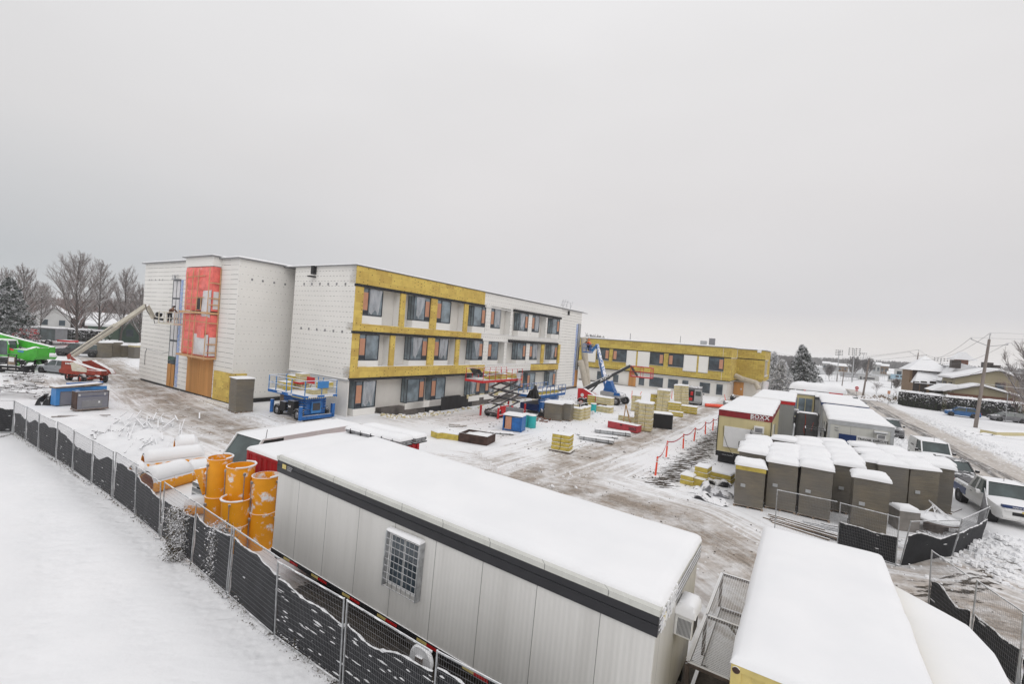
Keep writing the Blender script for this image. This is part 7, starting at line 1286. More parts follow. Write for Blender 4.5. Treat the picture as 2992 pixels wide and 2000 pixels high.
def far(px, py, dist):
    q = G(px, py if py else 1400); v = Vector((q.x, q.y, 0)); return v*(dist/v.length)
def tree_at(name, base, top, dist, seed, label, group, **k):
    p = far(*base, dist); H = ZH(top[1], p); return vase_tree(name, seed, p, H*.92, label, group, spread=k.get('spread', .5))
LG = 'tall bare trees on the left'
tree_at('bare_tree', z1(215, 1080), z1(235, 235), 125, 11, 'bare tree behind the green telehandler, leftmost of the tall ones', LG, spread=.42, depth=5)
tree_at('bare_tree', z1(815, 1145), z1(870, 115), 113, 5, 'tallest bare tree with pale snowy trunk beside the dark pickup', LG, spread=.5, depth=5, trunkf=.2)
tree_at('bare_tree', z1(1070, 1050), z1(1100, 170), 124, 23, 'dense bare tree in front of the green house, middle of the group', LG, spread=.38, depth=6, kids=(3, 3))
tree_at('bare_tree', z1(1320, 1085), z1(1400, 260), 122, 31, 'bare tree between the green house and the cream boom', LG, spread=.42, depth=5, kids=(3, 4))
tree_at('bare_tree', z1(1530, 1110), z1(1640, 480), 112, 47, 'smaller snowy bare tree next to the white building edge', LG, spread=.5, depth=5)
tree_at('bare_tree', z1(40, 1050), z1(60, 280), 150, 53, 'bare tree behind the snowy conifer at the left edge', LG, spread=.42, depth=5)
tree_at('bare_tree', z1(430, 990), z1(430, 470), 150, 61, 'low twiggy tree beyond the hedge, between the two tall ones', LG, spread=.55, depth=5, kids=(3, 4))
def conifer(loc, H, Rb, label, m, seed, lean=0., group='snowy conifers', dens=1.):
    rg = random.Random(seed); o = thing('conifer', label, 'tree', loc, rg.random()*6, group); b = MB(); b.tube([(0, 0, 0), (0, 0, H*.5), (lean, 0, H*.97)], [H*.02, H*.013, .03], 7); b.build('trunk', 'bark', o, smooth=True); b = MB(); vs, fs = [], []
    nb = int(150*dens)
    for i in range(nb):
        t = (i+.5)/nb; z = H*(.06+.94*t**.9); L = Rb*(1-t)**.75*rg.uniform(.7, 1.12)+.25; az = i*2.4+rg.uniform(-.4, .4); ca, sa = math.cos(az), math.sin(az); lx = lean*t*t
        for j in range(int(10+L*26*dens**.3)):
            s = rg.random()**.7; x = L*s; w_ = (.16+.5*(1-abs(2*s-.9)))*rg.gauss(0, .45); zz = z-.28*x+.05*x*x/max(Rb, 1)+rg.gauss(0, .1); px_, py_ = lx+ca*x-sa*w_, sa*x+ca*w_
            sz = rg.uniform(.12, .30)*(H/12)**.5; a1 = rg.random()*6.28; tl = rg.gauss(0, .5); dx, dy = math.cos(a1)*sz, math.sin(a1)*sz; k = len(vs)
            vs += [(px_-dx, py_-dy, zz-tl*sz), (px_+dx, py_+dy, zz+tl*sz), (px_-dy*.6, py_+dx*.6, zz-.35*sz*abs(tl)-.12*sz)]; fs.append((k, k+1, k+2))
    b.add(vs, fs); b.build('crown', m, o); return o
pc = far(*y2(430, 560), 112); conifer(pc, ZH(y2(545, 145)[1], pc), 4.2, 'largest dark conifer at the end of the yellow wing, tip bending right', 'needles', 3, 1.8, dens=1.6)
pc = far(*y2(235, 560), 106); conifer(pc, ZH(y2(230, 270)[1], pc), 3.2, 'snow-laden smaller conifer between the yellow wing and the largest one', 'needles_snowy', 5, dens=1.2); pc = far(*y2(160, 520), 112); conifer(pc, 8.2, 2.8, 'short snowy conifer touching the end of the yellow wing', 'needles_snowy', 8)
pc = far(*z1(70, 1000), 104); conifer(pc, ZH(z1(70, 420)[1], pc), 4.2, 'snow-laden conifer at the left edge of the picture', 'needles', 12, dens=1.4)
def hedge(name, pts, h, th, label, m, dens=55, sizes=(.1, .24), snowcap=.25):
    o = thing(name, label, 'hedge', pts[0]); rg = random.Random(9); vs, fs = [], []; p0 = pts[0]; cap = MB(); core = MB()
    for a, c in zip(pts[:-1], pts[1:]):
        a, c = a-p0, c-p0; L = (c-a).length; d = (c-a)/L; n_ = Vector((-d.y, d.x, 0))
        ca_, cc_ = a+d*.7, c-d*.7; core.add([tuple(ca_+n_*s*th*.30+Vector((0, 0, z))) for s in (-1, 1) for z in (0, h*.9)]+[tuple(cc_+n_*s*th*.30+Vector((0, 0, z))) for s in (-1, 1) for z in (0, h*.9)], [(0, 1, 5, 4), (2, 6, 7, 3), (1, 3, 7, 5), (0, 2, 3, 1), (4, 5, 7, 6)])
        for i in range(int(L*dens*h)):
            t = rg.uniform(-.6, L+.6)/L; f = rg.random()
            if f < .7: s = rg.choice((-1, 1)); q = a+d*(t*L)+n_*(s*th/2*(1+.16*mnoise.noise(Vector((t*L*.8, f*5, 0)))+rg.gauss(0, .05))); z = rg.random()*h
            else: q = a+d*(t*L)+n_*(rg.uniform(-.5, .5)*th); z = h*(.97+.06*mnoise.noise(Vector((t*L*.7, s if False else 1, 0))))+rg.gauss(0, .05)
            sz = rg.uniform(*sizes); u1 = Vector((rg.gauss(0, 1), rg.gauss(0, 1), rg.gauss(0, 1))).normalized()*sz; u2 = Vector((rg.gauss(0, 1), rg.gauss(0, 1), rg.gauss(0, 1))).normalized()*sz; q = q+Vector((0, 0, z)); k = len(vs); vs += [tuple(q+u1), tuple(q+u2), tuple(q-u1)]; fs.append((k, k+1, k+2))
        nn = max(4, int(L/.6)); cap.grid(lambda i, j: tuple(a+d*(L*i)+n_*((j-.5)*th*1.02)+Vector((0, 0, h*.93+snowcap*(1-(2*j-1)**4)*(1+.5*mnoise.noise(Vector((i*L*.8, j*2, 3))))))), nn, 6)
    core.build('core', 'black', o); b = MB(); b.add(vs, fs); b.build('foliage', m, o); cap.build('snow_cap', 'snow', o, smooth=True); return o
hA, hB, hC = Vector((71.5, 88.5, 0)), Vector((72.6, 79.6, 0)), Vector((92, 69.5, 0)); hedge('trimmed_hedge', [Vector((72.4, 85.6, 0)), Vector((74.2, 78.3, 0)), Vector((82.6, 73.9, 0)), Vector((104, 63, 0))], 2.75, 2.2, 'long trimmed dark hedge under thick snow on the right', 'hedge_leaf', 75, (.10, .2), .3)
hl = [far(*z1(-60, 1080), 128), far(*z1(500, 1085), 127), far(*z1(1150, 1090), 124)]; hedge('hedge', hl, 2.5, 2.2, 'long low snow-covered hedge behind the machines at left', 'hedge_leaf_left', 40, (.12, .3), .3)
# chain-link fence and black sheeting under the left hedge
cf = thing('chain_link_fence', 'thin chain-link fence in front of the left hedge', 'fence', hl[0]); b = MB()
for a, c in zip(hl[:-1], hl[1:]):
    a, c = a-hl[0], c-hl[0]; dn_ = Vector((.5, -1.6, 0)); n = 12
    for k in range(n): q = a.lerp(c, k/n)+dn_; b.tube([q, q+Vector((0, 0, 1.7))], .02, 4)
    for z in (.1, .9, 1.7): b.tube([a+dn_+Vector((0, 0, z)), c+dn_+Vector((0, 0, z))], .012, 3)
b.build('fence_rail', 'galv', cf)
crumple(far(*z1(330, 1130), 115), R(5), 46, 7, .7, 'long black ground sheeting patched with snow below the left hedge', 'film_black', 'ground_sheet', 'sheet', 17)
# houses -----------------------------------------------------------------
def siding(name, col, per=.22):
    m, t, b = newmat(name); g = N(t, 'ShaderNodeTexCoord'); s = N(t, 'ShaderNodeSeparateXYZ'); t.links.new(g.outputs['Object'], s.inputs[0]); l = mth(t, 'LESS_THAN', mth(t, 'FRACT', mth(t, 'DIVIDE', mth(t, 'ADD', s.outputs[2], 20.), per)), .14)
    c = mixc(t, ramp(t, noisy(t, g.outputs['Object'], .4, 4), [(.3, 0.), (.7, 1.)]), col, tuple(x*.85 for x in col)); t.links.new(mixc(t, mth(t, 'MULTIPLY', l, .35), c, tuple(x*.4 for x in col)), b.inputs['Base Color']); b.inputs['Roughness'].default_value = .8; M[name] = m
siding('siding_beige', (.36, .315, .21)); siding('siding_green', (.13, .19, .14)); siding('siding_dkgreen', (.05, .085, .065)); siding('siding_white', (.5, .5, .49))
mat('brick_brown', (.22, .145, .085), .9, var=.3, scale=6); mat('fascia_brown', (.05, .04, .035), .6)
def gable(root, poly, v0, v1, wallm, over=.4, th=.25, b0=None):
    """poly: wall outline in (u,z): bottom-left, eave-left, ridge, eave-right, bottom-right; extruded from v0 to v1"""
    bl_, el, rd, er, br_ = poly; m0 = b0(); m0.prism(poly, v0, v1); m0.build('wall', wallm, root)
    def slab(a, c, m, nm, lo, hi, oo):
        q = b0(); dx, dz = c[0]-a[0], c[1]-a[1]; l = math.hypot(dx, dz); ex, ez = dx/l, dz/l; nx, nz = -ez, ex
        if nz < 0: nx, nz = -nx, -nz
        a2 = (a[0]-ex*oo, a[1]-ez*oo); q.prism([(a2[0]+nx*lo, a2[1]+nz*lo), (c[0]+nx*lo, c[1]+nz*lo), (c[0]+nx*hi, c[1]+nz*hi), (a2[0]+nx*hi, a2[1]+nz*hi)], v0-over, v1+over); q.build(nm, m, root)
    for e_ in (el, er): slab(e_, rd, 'fascia_brown', 'roof', .0, .12, over); slab(e_, rd, 'snow', 'roof_snow', .125, .125+th, over*1.05)
V_ = 114.
def P8(a, b_, v=V_): return onV(w8(a, b_), v)
C0 = P8(1085, 915); H1 = st('beige_house', 'two-storey beige house with snowy gable roof behind the right hedge', 'house', C0[0], V_)
hb = lambda: pin(C0[0], V_)
rdg = P8(1870, 785); er = (2*rdg[0]-C0[0], C0[1]-.6); gable(H1, [(C0[0], 0), (C0[0], C0[1]), rdg, er, (er[0], 0)], V_, V_+9.4, 'siding_beige', .6, .35, hb)
for k, v in enumerate((2.2, 6.2)): f = hb(); f.box(C0[0]-.12, C0[0]+.02, V_+v-.2, V_+v+1.9, C0[1]-4.4, C0[1]-.9); f = f.build('window', 'fascia_brown', H1); g = hb(); g.box(C0[0]-.15, C0[0]-.12, V_+v, V_+v+1.7, C0[1]-4.2, C0[1]-1.1); g.build('pane', 'glass', f)
wq = P8(1820, 1000), P8(2000, 1140); f = hb(); f.box(wq[0][0], wq[1][0], V_-.1, V_, wq[1][1], wq[0][1]); f = f.build('window', 'fascia_brown', H1); g = hb(); g.box(wq[0][0]+.2, wq[1][0]-.2, V_-.13, V_-.1, wq[1][1]+.2, wq[0][1]-.25); g.build('pane', 'glass', f)
VP = 109.; pa_, pb2, pc_ = P8(925, 1160, VP), P8(1540, 1065, VP), P8(2350, 1300, VP); gable(H1, [(pa_[0], 0), pa_, pb2, pc_, (pc_[0], 0)], VP, V_-.02, 'siding_beige', .5, .3, hb); f = hb(); z_ = P8(1400, 1225, VP)[1]; f.box(pa_[0]+.1, pc_[0]-1, VP-.06, VP, 0, z_); f.build('brick_wall', 'brick', H1)
q0, q1 = P8(640, 1110, VP), P8(925, 1165, VP); f = hb(); f.prism([(q0[0], q1[1]-.05), (pa_[0]+.5, q1[1]+.1), (pa_[0]+1.5, q1[1]+1.3), (q0[0]+2.0, q1[1]+1.2)], VP-.3, V_+1); f.build('roof_snow', 'snow', H1); f = hb(); [f.box(u, u+.35, VP, VP+.35, 0, q1[1]) for u in (q0[0]+.4, q0[0]+2.6)]; f.box(q0[0]+.6, pa_[0], VP+2.5, VP+2.6, 0, q1[1]-.1); f.build('porch', 'fascia_brown', H1)
# tower house
VT = 132.; tw = [P8(245, 770, VT), P8(560, 775, VT), P8(530, 505, VT+4), P8(180, 745, VT), P8(720, 705, VT)]
H2 = st('tower_house', 'brown brick house with tall pyramid snow roof and brick lantern behind the right hedge', 'house', tw[0][0], VT); hb2 = lambda: pin(tw[0][0], VT)
f = hb2(); f.box(tw[0][0], tw[1][0]+.5, VT, VT+9, 0, tw[0][1]); f.build('wall', 'brick_brown', H2)
f = hb2(); e0, e1, ap = tw[3][0], tw[1][0]+4, tw[2]; zc = tw[0][1]+.1; mx_ = ap[0]; f.add([(e0, VT-1.2, zc), (e1, VT-1.2, zc), (e1, VT+10, zc), (e0, VT+10, zc), (mx_, VT+4.4, ap[1])], [(0, 1, 4), (1, 2, 4), (2, 3, 4), (3, 0, 4), (0, 3, 2, 1)]); f.build('roof_snow', 'snow', H2)
a, c = P8(330, 1005, 126), P8(880, 1062, 126); r1, r2_ = P8(560, 830, 134), P8(980, 720, 136); f = hb2(); f.box(a[0], c[0]+2, 126.4, 134, 0, min(a[1], c[1])); f.build('wall', 'brick_brown', H2)
f = hb2(); f.add([(a[0], 126, a[1]), (c[0]+2, 126, a[1]), (c[0]+3, 136, r2_[1]), (a[0]+2, 135, r2_[1]), (c[0]+2, 136, a[1]-1), (a[0], 136, a[1]-1)], [(0, 1, 2, 3), (0, 3, 5), (1, 4, 2), (0, 5, 4, 1)]); f.build('roof_snow', 'snow', H2)
for x in (300, 440, 610): q = P8(x, 1080, 126); f = hb2(); f.box(q[0], q[0]+1.0, 126.3, 126.4, .4, q[1]+1.2); f.build('window', 'fascia_brown', H2)
q = P8(290, 850, VT); f = hb2(); f.box(q[0], q[0]+1.6, VT-.06, VT, q[1]-1.6, q[1]+1.4); f.build('window', 'rust', H2)
rr = [P8(1120, 655, 134), P8(1305, 665, 134), P8(1120, 575, 134)]; f = hb2(); f.box(rr[0][0], rr[1][0], 133.5, 137, rr[1][1]-4, rr[1][1]+1.4); [f.box(x, x+.6, 133.5, 134.1, rr[1][1]+1.4, rr[2][1]) for x in (rr[0][0], rr[1][0]-.6)]; [f.box(x, x+.6, 136.4, 137, rr[1][1]+1.4, rr[2][1]) for x in (rr[0][0], rr[1][0]-.6)]; f.build('lantern', 'brick', H2); f = hb2(); f.box(rr[0][0]-1, rr[1][0]+1.2, 132.8, 137.8, rr[2][1], rr[2][1]+.35); f.prism([(rr[0][0]-.6, rr[2][1]+.35), (rr[1][0]+.8, rr[2][1]+.35), ((rr[0][0]+rr[1][0])/2, rr[2][1]+1.7)], 133, 137.6); f.build('lantern_roof', 'snow', H2)
u0_, z0_ = P8(820, 700, 130); u1_, z1_ = P8(1900, 780, 130); pk_ = P8(980, 640, 133); f = hb2(); f.prism([(u0_-1, z0_-3), (pk_[0], pk_[1]), (u1_-8, pk_[1]-.6), (u1_, z1_-1)], 124.2, 133); f.build('roof_snow', 'snow', H2)
for x, y, v in ((1075, 670, 123.9), (1660, 715, 123.9), (1790, 765, 123.9)): q = P8(x, y, v); f = hb2(); f.box(q[0]-.7, q[0]+.7, v-.8, v+.6, q[1]-.7, q[1]+.9); f.build('roof_vent', 'fascia_brown', H2)
# green house and others at left
def house(label, pxl, pxr, dist, eave, ridge, depth, wallm, rz=0., name='house', gab=False, group=None, th=.35):
    a, c = far(pxl, None, dist), far(pxr, None, dist); L = (c-a).length; o = thing(name, label, 'house', a, ang(a, c)); o_ = lambda: MB(); ze, zr = ZH(eave, a), ZH(ridge, a)
    if group: o['group'] = group
    if gab: gable(o, [(0, 0), (0, ze), (L/2, zr), (L, ze), (L, 0)], 0, depth, wallm, .4, th, o_)
    else:
        b = MB(); b.prism([(0, 0), (0, ze), (depth/2, zr), (depth, ze), (depth, 0)], 0, L, 'x'); b.build('wall', wallm, o); b = MB()
        b.prism([(-.5, ze-.15), (depth/2, zr+.05), (depth+.5, ze-.15), (depth+.5, ze+th), (depth/2, zr+th+.1), (-.5, ze+th)], -.5, L+.5, 'x'); b.build('roof_snow', 'snow', o)
    n = max(2, int(L/4)); b = MB()
    for k in range(n): x = L*(k+.5)/n; b.box(x-.6, x+.6, -.06, 0, ze*.35, ze*.75)
    b.build('window', 'glass', o); return o
ZP = lambda y: 700+y*.2679
house('long green-walled house with a low snowy roof behind the bare trees', z1(850, 0)[0], z1(1370, 0)[0], 138, ZP(935), ZP(815), 12, 'siding_green'); house('dark green gabled house beside the white block', z1(1190, 0)[0], z1(1660, 0)[0], 128, ZP(930), ZP(835), 10, 'siding_dkgreen', gab=True)
house('house with rounded snowy roof glimpsed through the trees at left', z1(280, 0)[0], z1(660, 0)[0], 175, ZP(830), ZP(735), 14, 'siding_white', gab=True, th=.8)
# ---------------------------------------------------------------- far country
def farwood(label, px0, px1, dist, ytop, n, m, name='far_wood', hv=.5, seed=1, wd=12):
    rg = random.Random(seed); b = MB(); a = far(px0, None, dist)
    for i in range(n):
        px = rg.uniform(px0, px1); dd = dist*rg.uniform(.95, 1.25); p = far(px, None, dd); f = (px-px0)/(px1-px0); hh = ZH(ytop[0]+(ytop[1]-ytop[0])*f, p)*rg.uniform(1-hv, 1.05)
        hh = max(hh, 2.); q = p-a
        for j in range(9): az, sp = rg.random()*6.28, rg.uniform(.05, .4)*hh; z0_ = rg.uniform(0, .35)*hh; b.tube([(q.x, q.y, z0_), (q.x+math.cos(az)*sp*.6, q.y+math.sin(az)*sp*.6, hh*rg.uniform(.5, .8)), (q.x+math.cos(az)*sp, q.y+math.sin(az)*sp, hh*rg.uniform(.8, 1.0))], [dd*.0012, dd*.0009, dd*.0004], 3, False)
    o = b.build(name, m); o.location = a; o['label'] = label; o['category'] = 'wood'; o['kind'] = 'stuff'; return o
farwood('reddish brown thicket of bare trees far behind the green house', -60, 470, 190, (ZP(610), ZP(670)), 650, 'twig_red', seed=2, hv=.55)
farwood('grey far treeline beyond the yellow wing and conifers', 1690, 2700, 700, (1010, 1062), 900, 'twig_far', seed=4, hv=.5); farwood('low far treeline at the right horizon', 2500, 3150, 800, (1052, 1085), 500, 'twig_far', seed=6, hv=.5); farwood('bare shrubs at the end of the wing', *(w7(80, 0)[0], w7(330, 0)[0]), 260, (w7(0, 370)[1], w7(0, 470)[1]), 40, 'twig_far', seed=8)
farwood('sliver of trees visible above the roof of the two-storey wing', 1690, 1740, 330, (972, 985), 40, 'twig_far', seed=9); farwood('low treeline on the left horizon', -200, 500, 420, (885, 905), 700, 'twig_far', seed=10, hv=.4)
rv = [G(*w7(300, 560)), G(*w7(2346, 640)), G(*w7(2346, 735)), G(*w7(840, 690)), G(*w7(300, 640))]
m_, t_, b_ = newmat('river_ice'); gg_ = N(t_, 'ShaderNodeTexCoord'); t_.links.new(mixc(t_, ramp(t_, noisy(t_, gg_.outputs['Object'], .02, 4, .6, (1, 4, 1)), [(.35, 0.), (.65, 1.)]), (.36, .37, .38), (.47, .48, .49)), b_.inputs['Base Color']); b_.inputs['Roughness'].default_value = .5; M['river_ice'] = m_
b = MB(); b.add([(p.x, p.y, .15) for p in rv], [tuple(range(5))]); struct(b.build('river', 'river_ice'))
rg = random.Random(4); k = 0
nm_ = ['pale low house far across the river, left of the first floodlight', 'wide low house across the river beside the first floodlight', 'small house across the river between the floodlights', 'house partly behind the round bare trees', 'house right of the round bare trees', 'long roofed house far right of the round trees', 'distant brown house near the blue scoreboard', 'snowy roof beyond the blue scoreboard', 'small far house left of the largest conifer', 'far house peeking right of the largest conifer']
for (x0, x1, ye, yr, dd) in ((820, 915, 545, 515, 420), (915, 1075, 560, 530, 400), (1100, 1180, 575, 545, 430), (1440, 1560, 540, 510, 420), (1560, 1680, 560, 535, 430), (1700, 1860, 640, 612, 330), (1680, 1840, 680, 655, 260), (2040, 2150, 640, 615, 330), (215, 390, 482, 462, 380), (700, 800, 520, 500, 420)):
    house(nm_[k], w7(x0, 0)[0], w7(x1, 0)[0], dd, w7(0, ye)[1], w7(0, yr)[1], 9, ('siding_white', 'brick_brown', 'siding_beige')[k % 3], name='far_house', group='far houses across the river'); k += 1
RG_ = 'large round bare trees by the sports field'
def tr7(x, yb, yt, seed, lb, dist, **k_): p = far(*w7(x, yb), dist); vase_tree('bare_tree', seed, p, ZH(w7(0, yt)[1], p)*.86, lb, RG_, nb=36, spread=.5*k_.get('spread', .7)/.6, bare=.22, tw=2.4, tm='twig_far', flat=1.15)
tr7(1290, 700, 420, 71, 'left round bare tree behind the tallest floodlight', 230, spread=.75, depth=5, upb=.2, sy=1.15, kids=(3, 4)); tr7(1500, 700, 440, 73, 'right round bare tree behind a slanting pole', 235, spread=.7, depth=5, upb=.2, kids=(3, 4)); tr7(940, 680, 560, 75, 'small spreading bare shrub-tree left of the floodlights', 200, spread=.9, depth=4, upb=.1)
p = G(*y2(1243, 580)); vase_tree('pollarded_tree', 81, p, ZH(y2(0, 440)[1], p)*.86, 'short trimmed round tree left of the hedge end', None, nb=34, spread=.62, bare=.36, tw=1.6, flat=1.25); p = G(*y2(1065, 575)); bare_tree('bare_shrub', 83, p, 3.4, 'fan-shaped leafless shrub between the slanting pole and the trimmed round tree', None, spread=.6, depth=4, trunkf=.0, r0=.06, kids=(4, 6), cat='shrub')
p = far(*w8(2620, 1250), 92); vase_tree('bare_tree', 91, p, 11., 'bare tree with snowy boughs at the right edge before the beige house', None, spread=.62, nb=46); p = far(*w8(2250, 1290), 104); bare_tree('bare_tree', 93, p, 7, 'lower reddish bare tree right of the beige house window', None, m='bark', tm='twig_red', spread=.6, depth=5)
# floodlights
def flood(base, top, dist, rows, cols, label, w_=4.2, rs_=.6):
    p = far(*base, dist); H = ZH(top[1], p); o = thing('floodlight_mast', label, 'floodlight', p, R(-25), 'sports field floodlights'); b = MB(); b.tube([(0, 0, 0), (0, 0, H)], [.2, .1], 8); b.build('mast', 'light_grey', o, smooth=True); b = MB(); hh = rows*.95
    for r_ in range(rows): b.beam((-w_/2, 0, H-r_*rs_), (w_/2, 0, H-r_*rs_), .07)
    b.build('crossarm', 'mid_grey', o)
    for r_ in range(rows):
        for c_ in range(cols): x = -w_/2+w_*c_/(cols-1); b = MB(); b.box(x-.13*rs_/.6, x+.13*rs_/.6, -.25, .1, H-r_*rs_-.16*rs_/.6, H-r_*rs_+.14*rs_/.6); b.build('lamp', 'dark_grey', o)
flood(w7(1045, 790), w7(1065, 330), 204, 4, 4, 'left floodlight mast with four tight rows of lamps', 1.9, .55); flood(w7(1270, 812), w7(1310, 305), 208, 4, 4, 'tallest floodlight mast in front of the left round tree', 3.2, .72); flood(w7(1425, 640), w7(1452, 370), 330, 2, 4, 'farther floodlight mast between the round trees', 2.7, .7)
flood(w8(800, 760), w8(815, 560), 300, 2, 5, 'floodlight mast rising behind the brown house roof, smaller one', 4.8, .9); flood(w8(1005, 700), w8(1020, 490), 300, 4, 5, 'floodlight mast rising behind the roof beside the brick lantern', 6., 1.15)
# scoreboard, stand
p = far(*w7(1840, 790), 185); o = thing('scoreboard', 'pale blue scoreboard beyond the snowy field', 'scoreboard', p, R(-40)); s_ = 185/1341*.1961; mat('board_blue', (.33, .47, .56), .6, var=.15); zt_, zb_ = ZH(w7(0, 680)[1], p), ZH(w7(0, 750)[1], p); b = MB(); b.box(0, 6, 0, .4, zb_, zt_); b.build('board', 'board_blue', o); b = MB(); b.box(1.2, 2.0, -.05, 0, zt_-.9, zt_-.3); b.box(2.3, 4.2, -.05, 0, zt_-.8, zt_-.3); b.build('display', 'dark_grey', o); b = MB(); [b.box(x, x+.2, .1, .3, 0, zb_) for x in (.3, 3, 5.5)]; b.build('leg', 'mid_grey', o)
p = far(*w7(1910, 700), 215); o = thing('press_box', 'small white booth above the pale blue scoreboard', 'booth', p, R(-35)); zt_ = ZH(w7(0, 610)[1], p); b = MB(); b.box(0, 5, 0, 3, 0, zt_); b.build('wall', 'siding_white', o); b = MB(); b.box(.5, 1.8, -.05, 0, zt_-1.8, zt_-.6); b.box(2.6, 4.2, -.05, 0, zt_-1.8, zt_-.6); b.build('window', 'glass', o)
p = G(*w7(1330, 745)); o = thing('bleachers', 'low grey bleachers at the far side of the snowy field', 'bleachers', p, R(-30)); b = MB(); [b.box(-6, 6, k*.8, k*.8+.7, .4*k+.2, .4*k+.5) for k in range(5)]; b.build('bench', 'mid_grey', o); o = thing('dugout', 'low white dugout with dark opening by the slanting pole', 'dugout', G(*w7(1370, 765)), R(-30)); b = MB(); b.box(0, 7, 0, 3, 0, 2); b.build('wall', 'siding_white', o); b = MB(); b.box(.4, 1.2, -.05, 0, .3, 1.5); b.box(1.6, 5.5, -.05, 0, .6, 1.3); b.build('window', 'dark_grey', o)
ff = thing('field_fence', 'tall thin net fence along the far field', 'fence', G(*w7(880, 760))); a = G(*w7(880, 760)); c = G(*w7(1750, 775)); b = MB()
for k in range(24): q = (c-a)*(k/23); b.tube([q, q+Vector((0, 0, 4.5))], .06, 4)
for z in (1.5, 3, 4.5): b.tube([Vector((0, 0, z)), (c-a)+Vector((0, 0, z))], .035, 4)
b.build('fence_rail', 'light_grey', ff)
# mounds, signs
crumple(G(*y2(1120, 632)), R(-20), 9, 3.5, 1.2, 'brown grassy mound half bare of snow left of the hedge', 'old_wood', 'dirt_mound', 'mound', 6)
p = G(*y2(892, 612)); o = thing('stop_sign', 'red octagonal stop sign at the far end of the street', 'sign', p, R(-35)); b = MB(); b.tube([(0, 0, 0), (0, 0, 2.3)], .04, 6); b.build('post', 'galv', o); b = MB(); b.prism([(.34*math.cos(R(22.5+45*k)), 2.2+.34*math.sin(R(22.5+45*k))) for k in range(8)], -.09, -.05); b.build('sign_plate', 'red_paint', o); b = MB(); b.box(-.24, .24, -.09, -.06, 1.6, 1.8); b.build('sub_plate', 'red_paint', o); text('lettering', 'ARRÊT', .18, 'paper', o, (-.28, -.1, 2.14), bold=.005)
p = G(*y2(1168, 665)); o = thing('street_sign', 'small pale sign on a thin post beside the hedge corner', 'sign', p, R(-35)); b = MB(); b.tube([(0, 0, 0), (0, 0, 2.6)], .04, 6); b.build('post', 'galv', o); b = MB(); b.box(-.2, .2, -.07, -.04, 2.0, 2.6); b.build('sign_plate', 'orange_panel', o)
p = G(*y2(2185, 812)); o = thing('street_sign', 'bare thin sign post in front of the grey hatchback', 'sign', p, R(-35)); b = MB(); b.tube([(0, 0, 0), (0, 0, 4.2)], .05, 6); b.build('post', 'galv', o)
p = G(*w4(1250, 250)); o = thing('yellow_board', 'pale yellow board edge half buried in snow at the right', 'board', p, ang(p, G(*w4(1620, 255)))); MB().box(0, 6.5, 0, 1.5, 0, .42).build('board', 'cream_side', o); MB().snow(0, 6.5, 0, 1.5, .42, .1).build('snow_cap', 'snow', o, smooth=True)
crumple(G(*w4(1050, 235)), R(-28), 7, 1.2, .25, 'dark bare streak of gravel beside the pale yellow board', 'film_black', 'gravel_streak', 'gravel', 44)
# utility poles and wires
mat('pole_wood', (.24, .205, .185), .85, var=.25, scale=2, streak=True, bump=.3)
def pole(base, top, dist, label, lean=(0, 0), arm=True, r=.17):
    p = far(*base, dist); H = ZH(top[1], p); o = thing('utility_pole', label, 'pole', p, R(-30), 'wooden utility poles', lean); b = MB(); b.tube([(0, 0, 0), (0, 0, H*.5), (0, 0, H)], [r*1.1, r*.9, r*.7], 10); b.build('pole', 'pole_wood', o, smooth=True); ins = []
    if arm:
        b = MB(); b.beam((0, -.1, H-.9), (-1.7, -.1, H-.2), .06); b.beam((0, -.1, H-.9), (1.7, -.1, H-.5), .06); b.tube([(0, 0, H), (0, 0, H+.7)], .04, 6); b.build('crossarm', 'galv_dull', o); b = MB()
        for x, z in ((-1.7, H-.2), (1.7, H-.5), (0, H+.6)): b.lathe([(.05, 0), (.1, .06), (.05, .12), (.1, .18), (.04, .26)], 8, (x, -.1, z)); ins.append(Vector((x, -.1, z+.26)))
        b.build('insulator', 'mid_grey', o)
    mt = Matrix.LocRotScale(p, __import__('mathutils').Euler((lean[0], lean[1], R(-30))), None); return o, [mt @ v for v in ins], mt, H
P1_ = pole(y2(1925, 862), y2(2020, 92), 84.5, 'nearest tall wooden utility pole, leaning right, before the hedge', (0, R(3)), r=.2); P2_ = pole(y2(1375, 600), y2(1421, 210), 165, 'second wooden utility pole in front of the brown house', (0, R(3))); P3_ = pole(y2(948, 607), y2(987, 268), 120, 'slanting wooden pole without crossarm beside the stop sign', (0, R(4)), False); pole(y2(758, 590), y2(787, 335), 125, 'thin pole left of the stop sign', (0, R(3)), False, .1); pole(y2(725, 480), y2(730, 390), 200, 'short dark post in the snowy field', (0, 0), False, .12)
wr = MB()
def wire(a, c, sag, r=.022): wr.tube([a.lerp(c, k/16)-Vector((0, 0, sag*4*(k/16)*(1-k/16))) for k in range(17)], r, 3, False)
off = P1_[1][0]-P2_[1][0]
for i in range(3): wire(P1_[1][i], P2_[1][i], 2.6); wire(P2_[1][i], P2_[1][i]+Vector((30, 130, -1)), 3.5, .03); wire(P1_[1][i], P1_[1][i]+Vector((20, -38, 2)), .8)
for f in (.66, .5): a = P1_[2] @ Vector((0, 0, P1_[3]*f)); wire(a, P2_[2] @ Vector((0, 0, P2_[3]*(f-.1))), 2.0, .03); wire(a, a+Vector((20, -38, 1)), .8, .025)
a = P3_[2] @ Vector((0, 0, P3_[3]*.5)); wire(P2_[2] @ Vector((0, 0, P2_[3]*.35)), a, 2., .03); wire(a, far(*w7(0, 760), 150)+Vector((0, 0, 3)), 1.5, .03)
tag(wr.build('overhead_wires', 'dark_grey'), 'thin overhead wires sagging between the wooden poles', 'wires')
